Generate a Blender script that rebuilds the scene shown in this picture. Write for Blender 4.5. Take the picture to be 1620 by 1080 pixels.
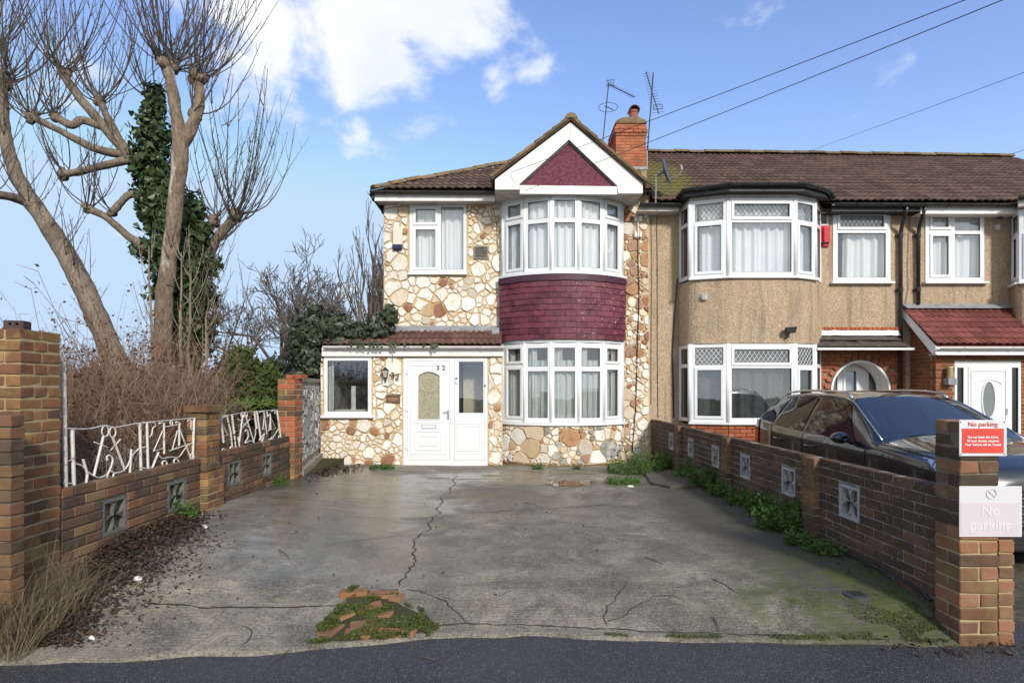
import bpy, bmesh, math, random
from mathutils import Vector, Matrix, Euler, noise
R = math.radians
rng = random.Random(7)
for _o in list(bpy.data.objects): bpy.data.objects.remove(_o)
scene = bpy.context.scene
COL = scene.collection

# ------------------------------------------------------------------ camera, world, sun, exposure
CAMZ = 1.53
FPX = 900.0
cam_data = bpy.data.cameras.new('camera'); cam_data.lens = 20.0; cam_data.sensor_width = 36.0
cam_data.shift_y = 72.0/1620.0; cam_data.clip_end = 3000.0; cam_data.clip_start = 0.05
cam = bpy.data.objects.new('camera', cam_data); COL.objects.link(cam)
cam.location = (0, 0, CAMZ); cam.rotation_euler = (R(90), 0, 0)
scene.camera = cam

SUN_EL, SUN_AZ = R(31), R(158)
sunpos = Vector((math.sin(SUN_AZ)*math.cos(SUN_EL), math.cos(SUN_AZ)*math.cos(SUN_EL), math.sin(SUN_EL)))
sd = bpy.data.lights.new('sun', 'SUN'); sd.energy = 2.2; sd.angle = R(7.0); sd.color = (1.0, 0.95, 0.88)
sun = bpy.data.objects.new('sun', sd); COL.objects.link(sun)
sun.rotation_euler = (-sunpos).to_track_quat('-Z', 'Y').to_euler(); sun.location = (8, -20, 20)

world = bpy.data.worlds.new('World'); scene.world = world; world.use_nodes = True
def build_world():
    nt = world.node_tree; N = nt.nodes; L = nt.links; N.clear()
    out = N.new('ShaderNodeOutputWorld'); bg = N.new('ShaderNodeBackground'); bg.inputs['Strength'].default_value = 0.12
    L.new(bg.outputs[0], out.inputs[0])
    sky = N.new('ShaderNodeTexSky'); sky.sky_type = 'NISHITA'; sky.sun_disc = False
    sky.sun_elevation = SUN_EL; sky.sun_rotation = SUN_AZ; sky.air_density = 1.15; sky.dust_density = 0.7; sky.ozone_density = 1.5
    tc = N.new('ShaderNodeTexCoord')
    nrm = N.new('ShaderNodeVectorMath'); nrm.operation = 'NORMALIZE'; L.new(tc.outputs['Generated'], nrm.inputs[0])
    # clouds: flattened direction space (streets of cumulus get thinner towards the horizon)
    sep = N.new('ShaderNodeSeparateXYZ'); L.new(nrm.outputs[0], sep.inputs[0])
    sc = N.new('ShaderNodeVectorMath'); sc.operation = 'MULTIPLY'; sc.inputs[1].default_value = (1, 1, 1.7); L.new(nrm.outputs[0], sc.inputs[0])
    def noi(scale, det, rough, off):
        a = N.new('ShaderNodeVectorMath'); a.operation = 'ADD'; a.inputs[1].default_value = off; L.new(sc.outputs[0], a.inputs[0])
        n = N.new('ShaderNodeTexNoise'); n.inputs['Scale'].default_value = scale; n.inputs['Detail'].default_value = det
        n.inputs['Roughness'].default_value = rough; n.inputs['Distortion'].default_value = 0.25; L.new(a.outputs[0], n.inputs['Vector']); return n.outputs[0]
    def mth(op, a, b=None, c=None, clamp=False):
        m = N.new('ShaderNodeMath'); m.operation = op; m.use_clamp = clamp
        for i, v in enumerate((a, b, c)):
            if v is None: continue
            if isinstance(v, (int, float)): m.inputs[i].default_value = v
            else: L.new(v, m.inputs[i])
        return m.outputs[0]
    fine = noi(5.5, 9, 0.58, (3.1, 0.4, 1.7))
    big = noi(1.35, 4, 0.5, (7.3, 2.2, 4.9))
    # cloud banks: each a soft lobe around a direction in the sky
    lobes = None
    for (px, py, rad, amp) in [(560, 60, .16, .62), (680, 35, .11, .55), (660, 150, .07, .46), (470, 70, .14, .58), (420, 20, .12, .5), (430, 150, .05, .45), (600, 120, .10, .46), (660, 175, .06, .40), (440, 40, .14, .42), (850, 118, .05, .44), (780, 138, .05, .42), (730, 60, .07, .40), (720, 185, .06, .26), (300, 5, .10, .30),
                              (390, 500, .09, .34), (535, 455, .045, .30), (60, 500, .10, .22), (650, 235, .03, .25), (100, -30, .2, .25)]:
        d = Vector(((px-810)/900, 1, (612-py)/900)).normalized()
        dist = N.new('ShaderNodeVectorMath'); dist.operation = 'DISTANCE'; dist.inputs[1].default_value = d; L.new(nrm.outputs[0], dist.inputs[0])
        g = mth('MULTIPLY', dist.outputs['Value'], 1/rad); g = mth('POWER', g, 2.0); g = mth('MULTIPLY', g, -1.0); g = mth('EXPONENT', g); g = mth('MULTIPLY', g, amp)
        lobes = g if lobes is None else mth('MAXIMUM', lobes, g)
    # broken cumulus everywhere else, thickened out of view behind the viewer for fill light
    back = mth('MULTIPLY_ADD', sep.outputs[1], -0.75, 0.0)
    gen = mth('MULTIPLY_ADD', big, 1.5, -0.62); gen = mth('ADD', gen, back); gen = mth('MINIMUM', gen, 0.5); gen = mth('MAXIMUM', gen, -0.2)
    cover = mth('ADD', mth('MAXIMUM', lobes, gen), mth('MULTIPLY_ADD', fine, 1.5, -0.98))
    mr = N.new('ShaderNodeMapRange'); mr.interpolation_type = 'SMOOTHSTEP'
    mr.inputs['From Min'].default_value = 0.0; mr.inputs['From Max'].default_value = 0.30; L.new(cover, mr.inputs['Value'])
    shade = noi(3.2, 6, 0.55, (0.4, 5.1, 1.2))
    cr = N.new('ShaderNodeValToRGB'); cr.color_ramp.elements[0].position = .3; cr.color_ramp.elements[1].position = .62
    cr.color_ramp.elements[0].color = (3.9, 4.3, 4.9, 1); cr.color_ramp.elements[1].color = (5.2, 5.25, 5.3, 1); L.new(shade, cr.inputs[0])
    hs = N.new('ShaderNodeHueSaturation'); hs.inputs['Saturation'].default_value = 1.12; hs.inputs['Value'].default_value = SKY_VAL; L.new(sky.outputs[0], hs.inputs['Color'])
    gm = N.new('ShaderNodeMixRGB'); gm.blend_type = 'DARKEN'; gm.inputs[0].default_value = 1.0; gm.inputs[2].default_value = (2.75, 3.65, 4.8, 1)
    mx = N.new('ShaderNodeMixRGB'); L.new(mr.outputs[0], mx.inputs[0]); tn = N.new('ShaderNodeMixRGB'); tn.blend_type = 'MULTIPLY'; tn.inputs[0].default_value = 1.0; tn.inputs[2].default_value = (1.08, .95, 1.06, 1); L.new(hs.outputs[0], tn.inputs[1]); L.new(tn.outputs[0], gm.inputs[1]); L.new(gm.outputs[0], mx.inputs[1]); L.new(cr.outputs[0], mx.inputs[2])
    L.new(mx.outputs[0], bg.inputs['Color'])
SKY_VAL = 1.18
build_world()
vs = scene.view_settings; vs.view_transform = 'Standard'; vs.look = 'None'; vs.exposure = 0.78; vs.gamma = 1.0; vs.use_curve_mapping = False
try:
    scene.cycles.use_denoising = True; scene.cycles.max_bounces = 8; scene.cycles.transparent_max_bounces = 12
    scene.cycles.sample_clamp_indirect = 6.0
except Exception: pass

# ------------------------------------------------------------------ helpers
def P(px, py, Y): return Vector(((px-810)*Y/FPX, Y, CAMZ-(py-612)*Y/FPX))
def PX(px, Y): return (px-810)*Y/FPX
def PZ(py, Y): return CAMZ-(py-612)*Y/FPX
def Q(px, py, X):
    Y = X*FPX/(px-810); return Vector((X, Y, CAMZ-(py-612)*Y/FPX))
def lerp(a, b, t): return a+(b-a)*t
def interp(knots, x):
    if x <= knots[0][0]: return knots[0][1]
    for (a, va), (b, vb) in zip(knots, knots[1:]):
        if x <= b: return lerp(va, vb, (x-a)/(b-a))
    return knots[-1][1]
WM = {}
def setparent(o, p):
    if p is not None:
        o.parent = p; o.matrix_parent_inverse = WM.get(p.name, Matrix()).inverted()
def empty(name, loc=(0, 0, 0)):
    o = bpy.data.objects.new(name, None); COL.objects.link(o); o.location = loc; o.empty_display_size = .1
    WM[o.name] = Matrix.Translation(loc); return o
def tag(o, label, cat, group=None, kind=None):
    if label: o['label'] = label
    if cat: o['category'] = cat
    if group: o['group'] = group
    if kind: o['kind'] = kind
    return o
def thing(name, loc, label, cat, group=None): return tag(empty(name, loc), label, cat, group)

class MB:
    def __init__(s): s.v = []; s.f = []
    def add(s, vs_, fs_):
        b = len(s.v); s.v.extend([tuple(x) for x in vs_]); s.f.extend([tuple(i+b for i in f) for f in fs_])
    def quad(s, a, b, c, d): s.add([a, b, c, d], [(0, 1, 2, 3)])
    def hexa(s, p):   # 8 pts: bottom 4 ccw, top 4 ccw
        s.add(p, [(0, 3, 2, 1), (4, 5, 6, 7), (0, 1, 5, 4), (1, 2, 6, 5), (2, 3, 7, 6), (3, 0, 4, 7)])
    def box(s, x0, x1, y0, y1, z0, z1):
        s.hexa([(x0, y0, z0), (x1, y0, z0), (x1, y1, z0), (x0, y1, z0), (x0, y0, z1), (x1, y0, z1), (x1, y1, z1), (x0, y1, z1)])
    def boxf(s, W, u0, u1, v0, v1, d0, d1):   # box in a frame function W(u,v,d)
        s.hexa([W(u0, v0, d1), W(u1, v0, d1), W(u1, v0, d0), W(u0, v0, d0), W(u0, v1, d1), W(u1, v1, d1), W(u1, v1, d0), W(u0, v1, d0)])
    def prism(s, poly, fn0, fn1):   # poly of 2D pts, mapped by fn0 (front) and fn1 (back)
        n = len(poly); a = [fn0(p) for p in poly]; b = [fn1(p) for p in poly]
        s.add(a+b, [tuple(range(n)), tuple(range(2*n-1, n-1, -1))]+[(i, n+i, n+(i+1) % n, (i+1) % n) for i in range(n)])
    def tube(s, pts, rad, sides=6, cap=True):
        pts = [Vector(p) for p in pts]; n = len(pts)
        if not isinstance(rad, (list, tuple)): rad = [rad]*n
        b = len(s.v); prev = None
        for i, p in enumerate(pts):
            t = (pts[min(i+1, n-1)]-pts[max(i-1, 0)])
            if t.length < 1e-9: t = Vector((0, 0, 1))
            t.normalize()
            if prev is None:
                ref = Vector((0, 0, 1)) if abs(t.z) < .9 else Vector((1, 0, 0))
                x = t.cross(ref).normalized()
            else:
                x = (prev - t*prev.dot(t))
                x = x.normalized() if x.length > 1e-6 else t.cross(Vector((0, 0, 1))).normalized()
            prev = x; y = t.cross(x)
            for k in range(sides):
                a = 2*math.pi*k/sides
                s.v.append(tuple(p+(x*math.cos(a)+y*math.sin(a))*rad[i]))
        for i in range(n-1):
            for k in range(sides):
                k2 = (k+1) % sides
                s.f.append((b+i*sides+k, b+i*sides+k2, b+(i+1)*sides+k2, b+(i+1)*sides+k))
        if cap:
            s.f.append(tuple(b+k for k in reversed(range(sides)))); s.f.append(tuple(b+(n-1)*sides+k for k in range(sides)))
    def grid(s, us, vs_, solid, W, d0, d1):
        nu, nv = len(us)-1, len(vs_)-1
        S = [[bool(solid((us[i]+us[i+1])/2, (vs_[j]+vs_[j+1])/2)) for j in range(nv)] for i in range(nu)]
        g = lambda i, j: 0 <= i < nu and 0 <= j < nv and S[i][j]
        for i in range(nu):
            for j in range(nv):
                if not S[i][j]: continue
                a, b_, c, d = us[i], us[i+1], vs_[j], vs_[j+1]
                s.quad(W(a, c, d1), W(b_, c, d1), W(b_, d, d1), W(a, d, d1))
                s.quad(W(b_, c, d0), W(a, c, d0), W(a, d, d0), W(b_, d, d0))
                if not g(i-1, j): s.quad(W(a, c, d0), W(a, c, d1), W(a, d, d1), W(a, d, d0))
                if not g(i+1, j): s.quad(W(b_, c, d1), W(b_, c, d0), W(b_, d, d0), W(b_, d, d1))
                if not g(i, j-1): s.quad(W(a, c, d0), W(b_, c, d0), W(b_, c, d1), W(a, c, d1))
                if not g(i, j+1): s.quad(W(a, d, d1), W(b_, d, d1), W(b_, d, d0), W(a, d, d0))
    def panel(s, rect, holes, W, d0, d1):   # rect (u0,u1,v0,v1) minus holes, extruded d0..d1
        us = sorted(set([rect[0], rect[1]]+[h[k] for h in holes for k in (0, 1) if rect[0] < h[k] < rect[1]]))
        vv = sorted(set([rect[2], rect[3]]+[h[k] for h in holes for k in (2, 3) if rect[2] < h[k] < rect[3]]))
        s.grid(us, vv, lambda u, v: not any(h[0] < u < h[1] and h[2] < v < h[3] for h in holes), W, d0, d1)
    def mesh(s, name, mat, smooth=False):
        me = bpy.data.meshes.new(name); me.from_pydata(s.v, [], s.f); me.update()
        if mat:
            me.materials.append(mat)
        if smooth: me.polygons.foreach_set('use_smooth', [True]*len(me.polygons))
        return me
    def obj(s, name, mat, parent=None, smooth=False, weld=False):
        me = s.mesh(name, mat, smooth)
        if weld:
            bm = bmesh.new(); bm.from_mesh(me); bmesh.ops.remove_doubles(bm, verts=bm.verts, dist=1e-5); bmesh.ops.recalc_face_normals(bm, faces=bm.faces); bm.to_mesh(me); bm.free()
        o = bpy.data.objects.new(name, me); COL.objects.link(o); setparent(o, parent); return o
def inst(name, me, parent, M4):
    o = bpy.data.objects.new(name, me); COL.objects.link(o); setparent(o, parent); o.matrix_basis = M4; return o
def bevel(o, w=.006, seg=2, ang=35):
    m = o.modifiers.new('bevel', 'BEVEL'); m.width = w; m.segments = seg; m.limit_method = 'ANGLE'; m.angle_limit = R(ang); return o
def frame2(A, B, z0=0.0):   # W(u,v,d): u metres from A to B (plan), v height above z0, d outwards (towards the street)
    A = Vector((A[0], A[1])); B = Vector((B[0], B[1])); u = (B-A).normalized(); n = Vector((u.y, -u.x))
    def W(a, v, d): return Vector((A.x+u.x*a+n.x*d, A.y+u.y*a+n.y*d, z0+v))
    return W, (B-A).length

# ------------------------------------------------------------------ materials
MATS = {}
class NT:
    def __init__(s, name):
        s.m = bpy.data.materials.new(name); s.m.use_nodes = True; s.nt = s.m.node_tree; s.N = s.nt.nodes; s.L = s.nt.links; s.N.clear()
        s.out = s.N.new('ShaderNodeOutputMaterial'); s.b = s.N.new('ShaderNodeBsdfPrincipled'); s.L.new(s.b.outputs[0], s.out.inputs[0])
        s.geo = None
    def pos(s):
        if s.geo is None: s.geo = s.N.new('ShaderNodeNewGeometry')
        return s.geo.outputs['Position']
    def put(s, v, inp):
        if isinstance(v, (int, float)): inp.default_value = v
        elif isinstance(v, (tuple, list)): inp.default_value = tuple(v)+((1,) if len(v) == 3 and len(inp.default_value) == 4 else ())
        else: s.L.new(v, inp)
    def noise(s, scale, det=5, rough=.55, vec=None, stretch=None, off=(0, 0, 0), dist=0.0, obj=False):
        vec = vec or s.pos()
        mp = s.N.new('ShaderNodeMapping'); mp.inputs['Scale'].default_value = stretch or (1, 1, 1); mp.inputs['Location'].default_value = off; s.L.new(vec, mp.inputs[0])
        n = s.N.new('ShaderNodeTexNoise'); n.inputs['Scale'].default_value = scale; n.inputs['Detail'].default_value = det; n.inputs['Roughness'].default_value = rough; n.inputs['Distortion'].default_value = dist
        s.L.new(mp.outputs[0], n.inputs['Vector']); return n.outputs[0]
    def voro(s, scale, feature='F1', out='Distance', vec=None):
        n = s.N.new('ShaderNodeTexVoronoi'); n.feature = feature; n.inputs['Scale'].default_value = scale; s.L.new(vec or s.pos(), n.inputs['Vector']); return n.outputs[out]
    def ramp(s, fac, stops, const=False):
        n = s.N.new('ShaderNodeValToRGB'); r = n.color_ramp; r.interpolation = 'CONSTANT' if const else 'LINEAR'
        while len(r.elements) < len(stops): r.elements.new(.5)
        for e, (p, c) in zip(r.elements, stops):
            e.position = p; e.color = (c, c, c, 1) if isinstance(c, (int, float)) else tuple(c)+(1,)
        s.L.new(fac, n.inputs[0]); return n.outputs[0]
    def mix(s, f, a, b, mode='MIX'):
        n = s.N.new('ShaderNodeMixRGB'); n.blend_type = mode; s.put(f, n.inputs[0]); s.put(a, n.inputs[1]); s.put(b, n.inputs[2]); return n.outputs[0]
    def math(s, op, a, b=0.0, clamp=False):
        n = s.N.new('ShaderNodeMath'); n.operation = op; n.use_clamp = clamp; s.put(a, n.inputs[0]); s.put(b, n.inputs[1]); return n.outputs[0]
    def rand(s): return s.N.new('ShaderNodeObjectInfo').outputs['Random']
    def bump(s, h, strength=.3, dist=.01):
        n = s.N.new('ShaderNodeBump'); n.inputs['Strength'].default_value = strength; n.inputs['Distance'].default_value = dist; s.L.new(h, n.inputs['Height'])
        s.L.new(n.outputs[0], s.b.inputs['Normal'])
    def fin(s, color, rough=.7, spec=.4, metal=0.0):
        s.put(color, s.b.inputs['Base Color']); s.put(rough, s.b.inputs['Roughness']); s.put(spec, s.b.inputs['Specular IOR Level']); s.put(metal, s.b.inputs['Metallic']); return s.m
def simple(name, c1, c2=None, scale=6, rough=.6, bump=0.0, bscale=40, spec=.4, metal=0, rnd=0.0, lo=.35, hi=.65, bdist=.01):
    if name in MATS: return MATS[name]
    t = NT(name); col = c1
    if c2 is not None: col = t.mix(t.ramp(t.noise(scale), [(lo, 0.0), (hi, 1.0)]), c1, c2)
    if rnd:
        f = t.math('MULTIPLY_ADD', t.rand(), 2*rnd);
        n = f.node; n.inputs[2].default_value = 1-rnd
        col = t.mix(1.0, col, f, 'MULTIPLY')
    if bump: t.bump(t.noise(bscale, 6, .6), bump, bdist)
    MATS[name] = t.fin(col, rough, spec, metal); return MATS[name]
def brickmat(name, cols, dirt=(.03, .027, .02), dirtamt=.45, lichen=None, lamt=.0, specks=0.0, rough=.85):
    t = NT(name); n = len(cols)
    base = t.ramp(t.rand(), [(i/n, c) for i, c in enumerate(cols)], True)
    base = t.mix(t.math('MULTIPLY', t.noise(28, 6, .65), .55), base, (.5, .42, .36), 'OVERLAY')
    d = t.ramp(t.noise(3.1, 6, .65, off=(3, 1, 5)), [(.40, 0.0), (.66, dirtamt)])
    c = t.mix(d, base, dirt)
    if lichen: c = t.mix(t.ramp(t.noise(4.2, 6, .7, off=(9, 2, 1)), [(.5, 0.0), (.68, lamt)]), c, lichen)
    if specks: c = t.mix(t.ramp(t.noise(38, 4, .7, off=(1, 8, 3)), [(.60, 0.0), (.70, specks)]), c, (.55, .52, .46))
    t.bump(t.noise(60, 6, .65), .5, .006)
    return t.fin(c, rough, .25)
def blob(t, cx, cy, rx, ry):
    mp = t.N.new('ShaderNodeMapping'); mp.inputs['Location'].default_value = (-cx/rx, -cy/ry, 0); mp.inputs['Scale'].default_value = (1/rx, 1/ry, 0); t.L.new(t.pos(), mp.inputs[0])
    ln = t.N.new('ShaderNodeVectorMath'); ln.operation = 'LENGTH'; t.L.new(mp.outputs[0], ln.inputs[0])
    g = t.math('POWER', ln.outputs['Value'], 2.0); g = t.math('MULTIPLY', g, -1.0); return t.math('EXPONENT', g)
def mat_concrete():
    t = NT('drive_concrete')
    big = t.noise(.75, 6, .6, dist=.6); fine = t.noise(70, 5, .7); brush = t.noise(5, 5, .6, stretch=(.6, 7, 1), dist=.8)
    med = t.noise(4.5, 7, .7, off=(4, 2, 0), dist=.4)
    c = t.mix(t.ramp(big, [(.40, 0.0), (.58, 1.0)]), (.185, .160, .112), (.36, .315, .235))
    c = t.mix(t.ramp(med, [(.38, 0.0), (.6, .5)]), c, (.19, .165, .105))
    c = t.mix(t.ramp(t.noise(2.2, 7, .72, off=(1, 9, 2), dist=.9), [(.44, 0.0), (.62, .85)]), c, (.085, .073, .05))
    c = t.mix(t.ramp(brush, [(.45, 0.0), (.75, .35)]), c, (.09, .085, .07))
    c = t.mix(t.ramp(t.noise(42, 6, .8, off=(3, 1, 2)), [(.38, .75), (.52, 0.0)]), c, (.055, .052, .042)); c = t.mix(t.ramp(fine, [(.5, 0.0), (.68, .7)]), c, (.40, .38, .32))
    c = t.mix(t.ramp(t.noise(120, 2, .5, off=(2, 2, 2)), [(.68, 0.0), (.74, .5)]), c, (.42, .39, .33))
    # wet film left of centre and a puddle towards the bay
    wet = t.math('ADD', blob(t, -1.75, 6.6, 1.35, 2.3), t.math('MULTIPLY', blob(t, -.9, 4.9, 1.0, .55), .7)); wet = t.math('ADD', wet, t.math('MULTIPLY', blob(t, .4, 9.3, 2.2, .9), .8)); wet = t.math('ADD', wet, t.math('MULTIPLY', blob(t, -2.9, 9.2, .8, 1.7), .7))
    wet = t.math('ADD', wet, t.math('MULTIPLY', t.noise(1.3, 6, .62, stretch=(1, 1.6, 1), off=(5, 5, 5), dist=.5), 2.2))
    w = t.ramp(t.math('MULTIPLY', wet, .5), [(.66, 0.0), (.90, 1.0)])
    # darker mottled margin along the right wall, moss at the front right corner
    ms = t.math('ADD', t.math('MULTIPLY', blob(t, 2.45, 4.1, .95, .7), 1.25), t.math('MULTIPLY', blob(t, 2.75, 6.5, .38, 2.6), .65))
    ms = t.math('MULTIPLY', ms, t.ramp(t.noise(5, 7, .7, off=(7, 7, 0)), [(.42, 0.0), (.60, 1.0)]))
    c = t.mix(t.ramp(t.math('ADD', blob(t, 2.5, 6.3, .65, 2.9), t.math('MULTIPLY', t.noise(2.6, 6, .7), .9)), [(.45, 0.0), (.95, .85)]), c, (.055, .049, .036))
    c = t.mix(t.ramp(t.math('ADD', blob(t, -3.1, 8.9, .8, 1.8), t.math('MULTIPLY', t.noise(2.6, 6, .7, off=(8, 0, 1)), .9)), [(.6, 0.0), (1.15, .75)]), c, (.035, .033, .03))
    c = t.mix(t.math('MULTIPLY', ms, .95), c, (.07, .085, .018))
    c = t.mix(t.math('MULTIPLY', t.ramp(t.noise(3.1, 6, .7, off=(2, 6, 1)), [(.44, 0.0), (.62, .8)]), blob(t, -1.5, 7.0, 1.7, 2.1)), c, (.20, .17, .075))
    c = t.mix(t.math('MULTIPLY', w, .30), c, (.07, .07, .068))
    rough = t.mix(w, (.80, .80, .80), (.24, .24, .24))
    h = t.math('ADD', t.math('MULTIPLY', fine, .35), t.math('MULTIPLY', brush, 1.0)); h = t.math('ADD', h, t.math('MULTIPLY', med, .7))
    h = t.math('ADD', h, t.math('MULTIPLY', t.noise(26, 6, .75, off=(1, 1, 1)), .6)); h = t.math('MULTIPLY', h, t.math('SUBTRACT', 1.0, t.math('MULTIPLY', w, .88))); t.bump(h, .7, .018)
    return t.fin(c, rough, .5)
def mat_tarmac():
    t = NT('tarmac'); f = t.noise(95, 4, .75); b = t.noise(1.1, 6, .6)
    c = t.mix(t.ramp(b, [(.35, 0.0), (.65, 1.0)]), (.028, .0265, .0265), (.046, .044, .045))
    c = t.mix(t.ramp(f, [(.56, 0.0), (.64, .85)]), c, (.20, .20, .20))
    v = t.voro(95); c = t.mix(t.ramp(v, [(.0, .5), (.45, 0.0)]), c, (.10, .10, .105))
    t.bump(t.math('ADD', f, t.math('MULTIPLY', v, -1.0)), .8, .008)
    return t.fin(c, t.ramp(b, [(.3, .75), (.7, .5)]), .5)
def mat_earth(name, c1, c2, c3):
    t = NT(name); c = t.mix(t.ramp(t.noise(1.6, 6, .65), [(.35, 0.0), (.65, 1.0)]), c1, c2)
    c = t.mix(t.ramp(t.noise(14, 5, .7), [(.45, 0.0), (.65, .8)]), c, c3); t.bump(t.noise(22, 6, .7), .8, .04); return t.fin(c, .95, .2)
M_CONC = mat_concrete(); M_TAR = mat_tarmac()
M_EARTH = mat_earth('garden_earth', (.05, .045, .025), (.09, .075, .04), (.06, .07, .02))
M_FIELD = mat_earth('field_grass', (.04, .055, .018), (.07, .075, .03), (.09, .08, .04))
M_GRAVEL = mat_earth('gravel_ground', (.10, .085, .06), (.16, .14, .10), (.05, .045, .035))

# ---------------- ground
KL = [(3.3, -.085), (3.7, .0), (4.1, .14), (4.6, .24), (6.2, .24), (8.6, .18), (10, .10), (11.7, -.01)]
KC = [(3.3, -.085), (3.75, -.065), (4.3, .02), (5.5, .09), (7.5, .10), (9, .08), (10, .045), (11.7, -.01)]
KR = [(3.3, -.085), (3.6, -.07), (3.9, .06), (4.4, .12), (5.6, .13), (7.5, .12), (9, .09), (10, .05), (11.7, -.01)]
def gz(x, y):
    c = interp(KC, y); l = interp(KL, y); r = interp(KR, y)
    if x < -.8: t = min(1, (-.8-x)/2.4); t = t*t*(3-2*t); return lerp(c, l, t)
    if x > .8: t = min(1, (x-.8)/2.0); t = t*t*(3-2*t); return lerp(c, r, t)
    return c
EDGE = [(-3.6, 3.30), (-2.35, 3.36), (-1.45, 3.47), (-1.1, 3.53), (-.68, 3.63), (-.3, 3.70), (.2, 3.70), (.75, 3.64), (1.9, 3.60), (2.7, 3.56), (3.3, 3.54)]
def edge_y(x): return interp(EDGE, x) + .012*math.sin(x*9.1) + .010*noise.noise((x*6, 0, 0)) + .02*noise.noise((x*1.7, 3, 0))
def build_ground():
    mb = MB(); mb.quad((-400, -60, -.20), (400, -60, -.20), (400, 1500, -.20), (-400, 1500, -.20)); tag(mb.obj('ground', M_FIELD), None, None, kind='structure')
    # tarmac footway and street the viewer stands on
    mb = MB(); nx = 160
    xs = [-40+80*i/nx for i in range(nx+1)]
    for i in range(nx): mb.quad((xs[i], -12, -.09), (xs[i+1], -12, -.09), (xs[i+1], 3.9, -.09), (xs[i], 3.9, -.09))
    tag(mb.obj('pavement', M_TAR), None, None, kind='structure')
    # driveway slab: a fine sheet with the fall of the ground and shallow trowel ridges
    mb = MB(); NX, NY = 190, 240
    for j in range(NY+1):
        for i in range(NX+1):
            x = lerp(-3.30, 2.86, i/NX); t = j/NY; y0 = edge_y(x); y = lerp(y0, 11.7, t**1.15)
            z = gz(x, y) + .006*noise.noise((x*1.8, y*1.8, 0)) + .004*noise.noise((x*2, y*9, 4))
            z = max(z, -.083) if t > 0 else -.093
            if t == 0: y -= .012
            mb.v.append((x, y, z))
    for j in range(NY):
        for i in range(NX):
            a = j*(NX+1)+i; mb.f.append((a, a+1, a+NX+2, a+NX+1))
    d = tag(mb.obj('driveway', M_CONC, smooth=True), None, None, kind='structure')
    # garden to the left (raised), neighbours' frontage to the right (a little lower)
    mb = MB(); mb.box(-60, -3.24, 3.62, 80, -.25, .16); tag(mb.obj('garden_ground', M_EARTH), None, None, kind='structure')
    mb = MB(); mb.box(2.87, 40, 3.6, 11.62, -.25, -.115); tag(mb.obj('neighbour_driveway', M_GRAVEL), None, None, kind='structure')
    return d
driveway = build_ground()
def gzs(x, y): return max(gz(x, y), -.083)
def ground_from_px(px, py):   # point on the drive under a picture position
    Y = 5.0
    for _ in range(30):
        X = (px-810)*Y/FPX; Y = FPX*(CAMZ-gzs(X, Y))/(py-612)
    return Vector(((px-810)*Y/FPX, Y, gzs((px-810)*Y/FPX, Y)))
M_CRACK = simple('crack_dirt', (.03, .026, .02), (.05, .045, .025), 12, .95)
def crack(pts, w=.012, jag=.02, moss=None):
    pts = [ground_from_px(*p) for p in pts]; fine = []
    for a, b in zip(pts, pts[1:]):
        n = max(2, int((b-a).length/.045))
        for i in range(n): fine.append(a.lerp(b, i/n))
    fine.append(pts[-1]); mb = MB(); prev = None
    for i, p in enumerate(fine):
        t = (fine[min(i+1, len(fine)-1)]-fine[max(0, i-1)]).normalized(); s = Vector((-t.y, t.x, 0))
        q = p + s*jag*(noise.noise(p*4.0)*1.4+rng.uniform(-.35, .35)); ww = w*rng.uniform(.35, 1.1)*(.25 if i in (0, len(fine)-1) else 1)
        a = q+s*ww/2; b = q-s*ww/2
        for v in (a, b): v.z = gzs(v.x, v.y)+.006*noise.noise((v.x*1.8, v.y*1.8, 0))+.004*noise.noise((v.x*2, v.y*9, 4))+.004
        if prev: mb.quad(prev[0], prev[1], b, a)
        prev = (a, b)
    mb.obj('crack', moss or M_CRACK, driveway)
M_CRACKM = simple('crack_moss', (.03, .035, .012), (.012, .011, .009), 9, .95)
crack([(722, 748), (716, 770), (700, 790), (690, 815), (664, 850), (655, 880), (650, 905), (640, 928)], .015, .05)
crack([(225, 957), (330, 961), (440, 961), (535, 957)], .014, .015, M_CRACKM)
crack([(690, 988), (760, 986), (850, 990), (960, 994), (1080, 1000), (1290, 1006)], .011, .02, M_CRACKM)
crack([(645, 930), (690, 945), (725, 965), (740, 985)], .010, .03)
crack([(1000, 920), (980, 935), (960, 965), (958, 990)], .010, .04)
crack([(958, 985), (1000, 962), (1045, 945), (1080, 948)], .009, .04)
crack([(700, 815), (760, 810), (850, 806), (990, 795)], .012, .012, M_CRACKM)
crack([(385, 1022), (400, 1010), (398, 1000), (380, 990)], .012, .03)
crack([(520, 860), (600, 850), (640, 846)], .008, .02)
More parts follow.
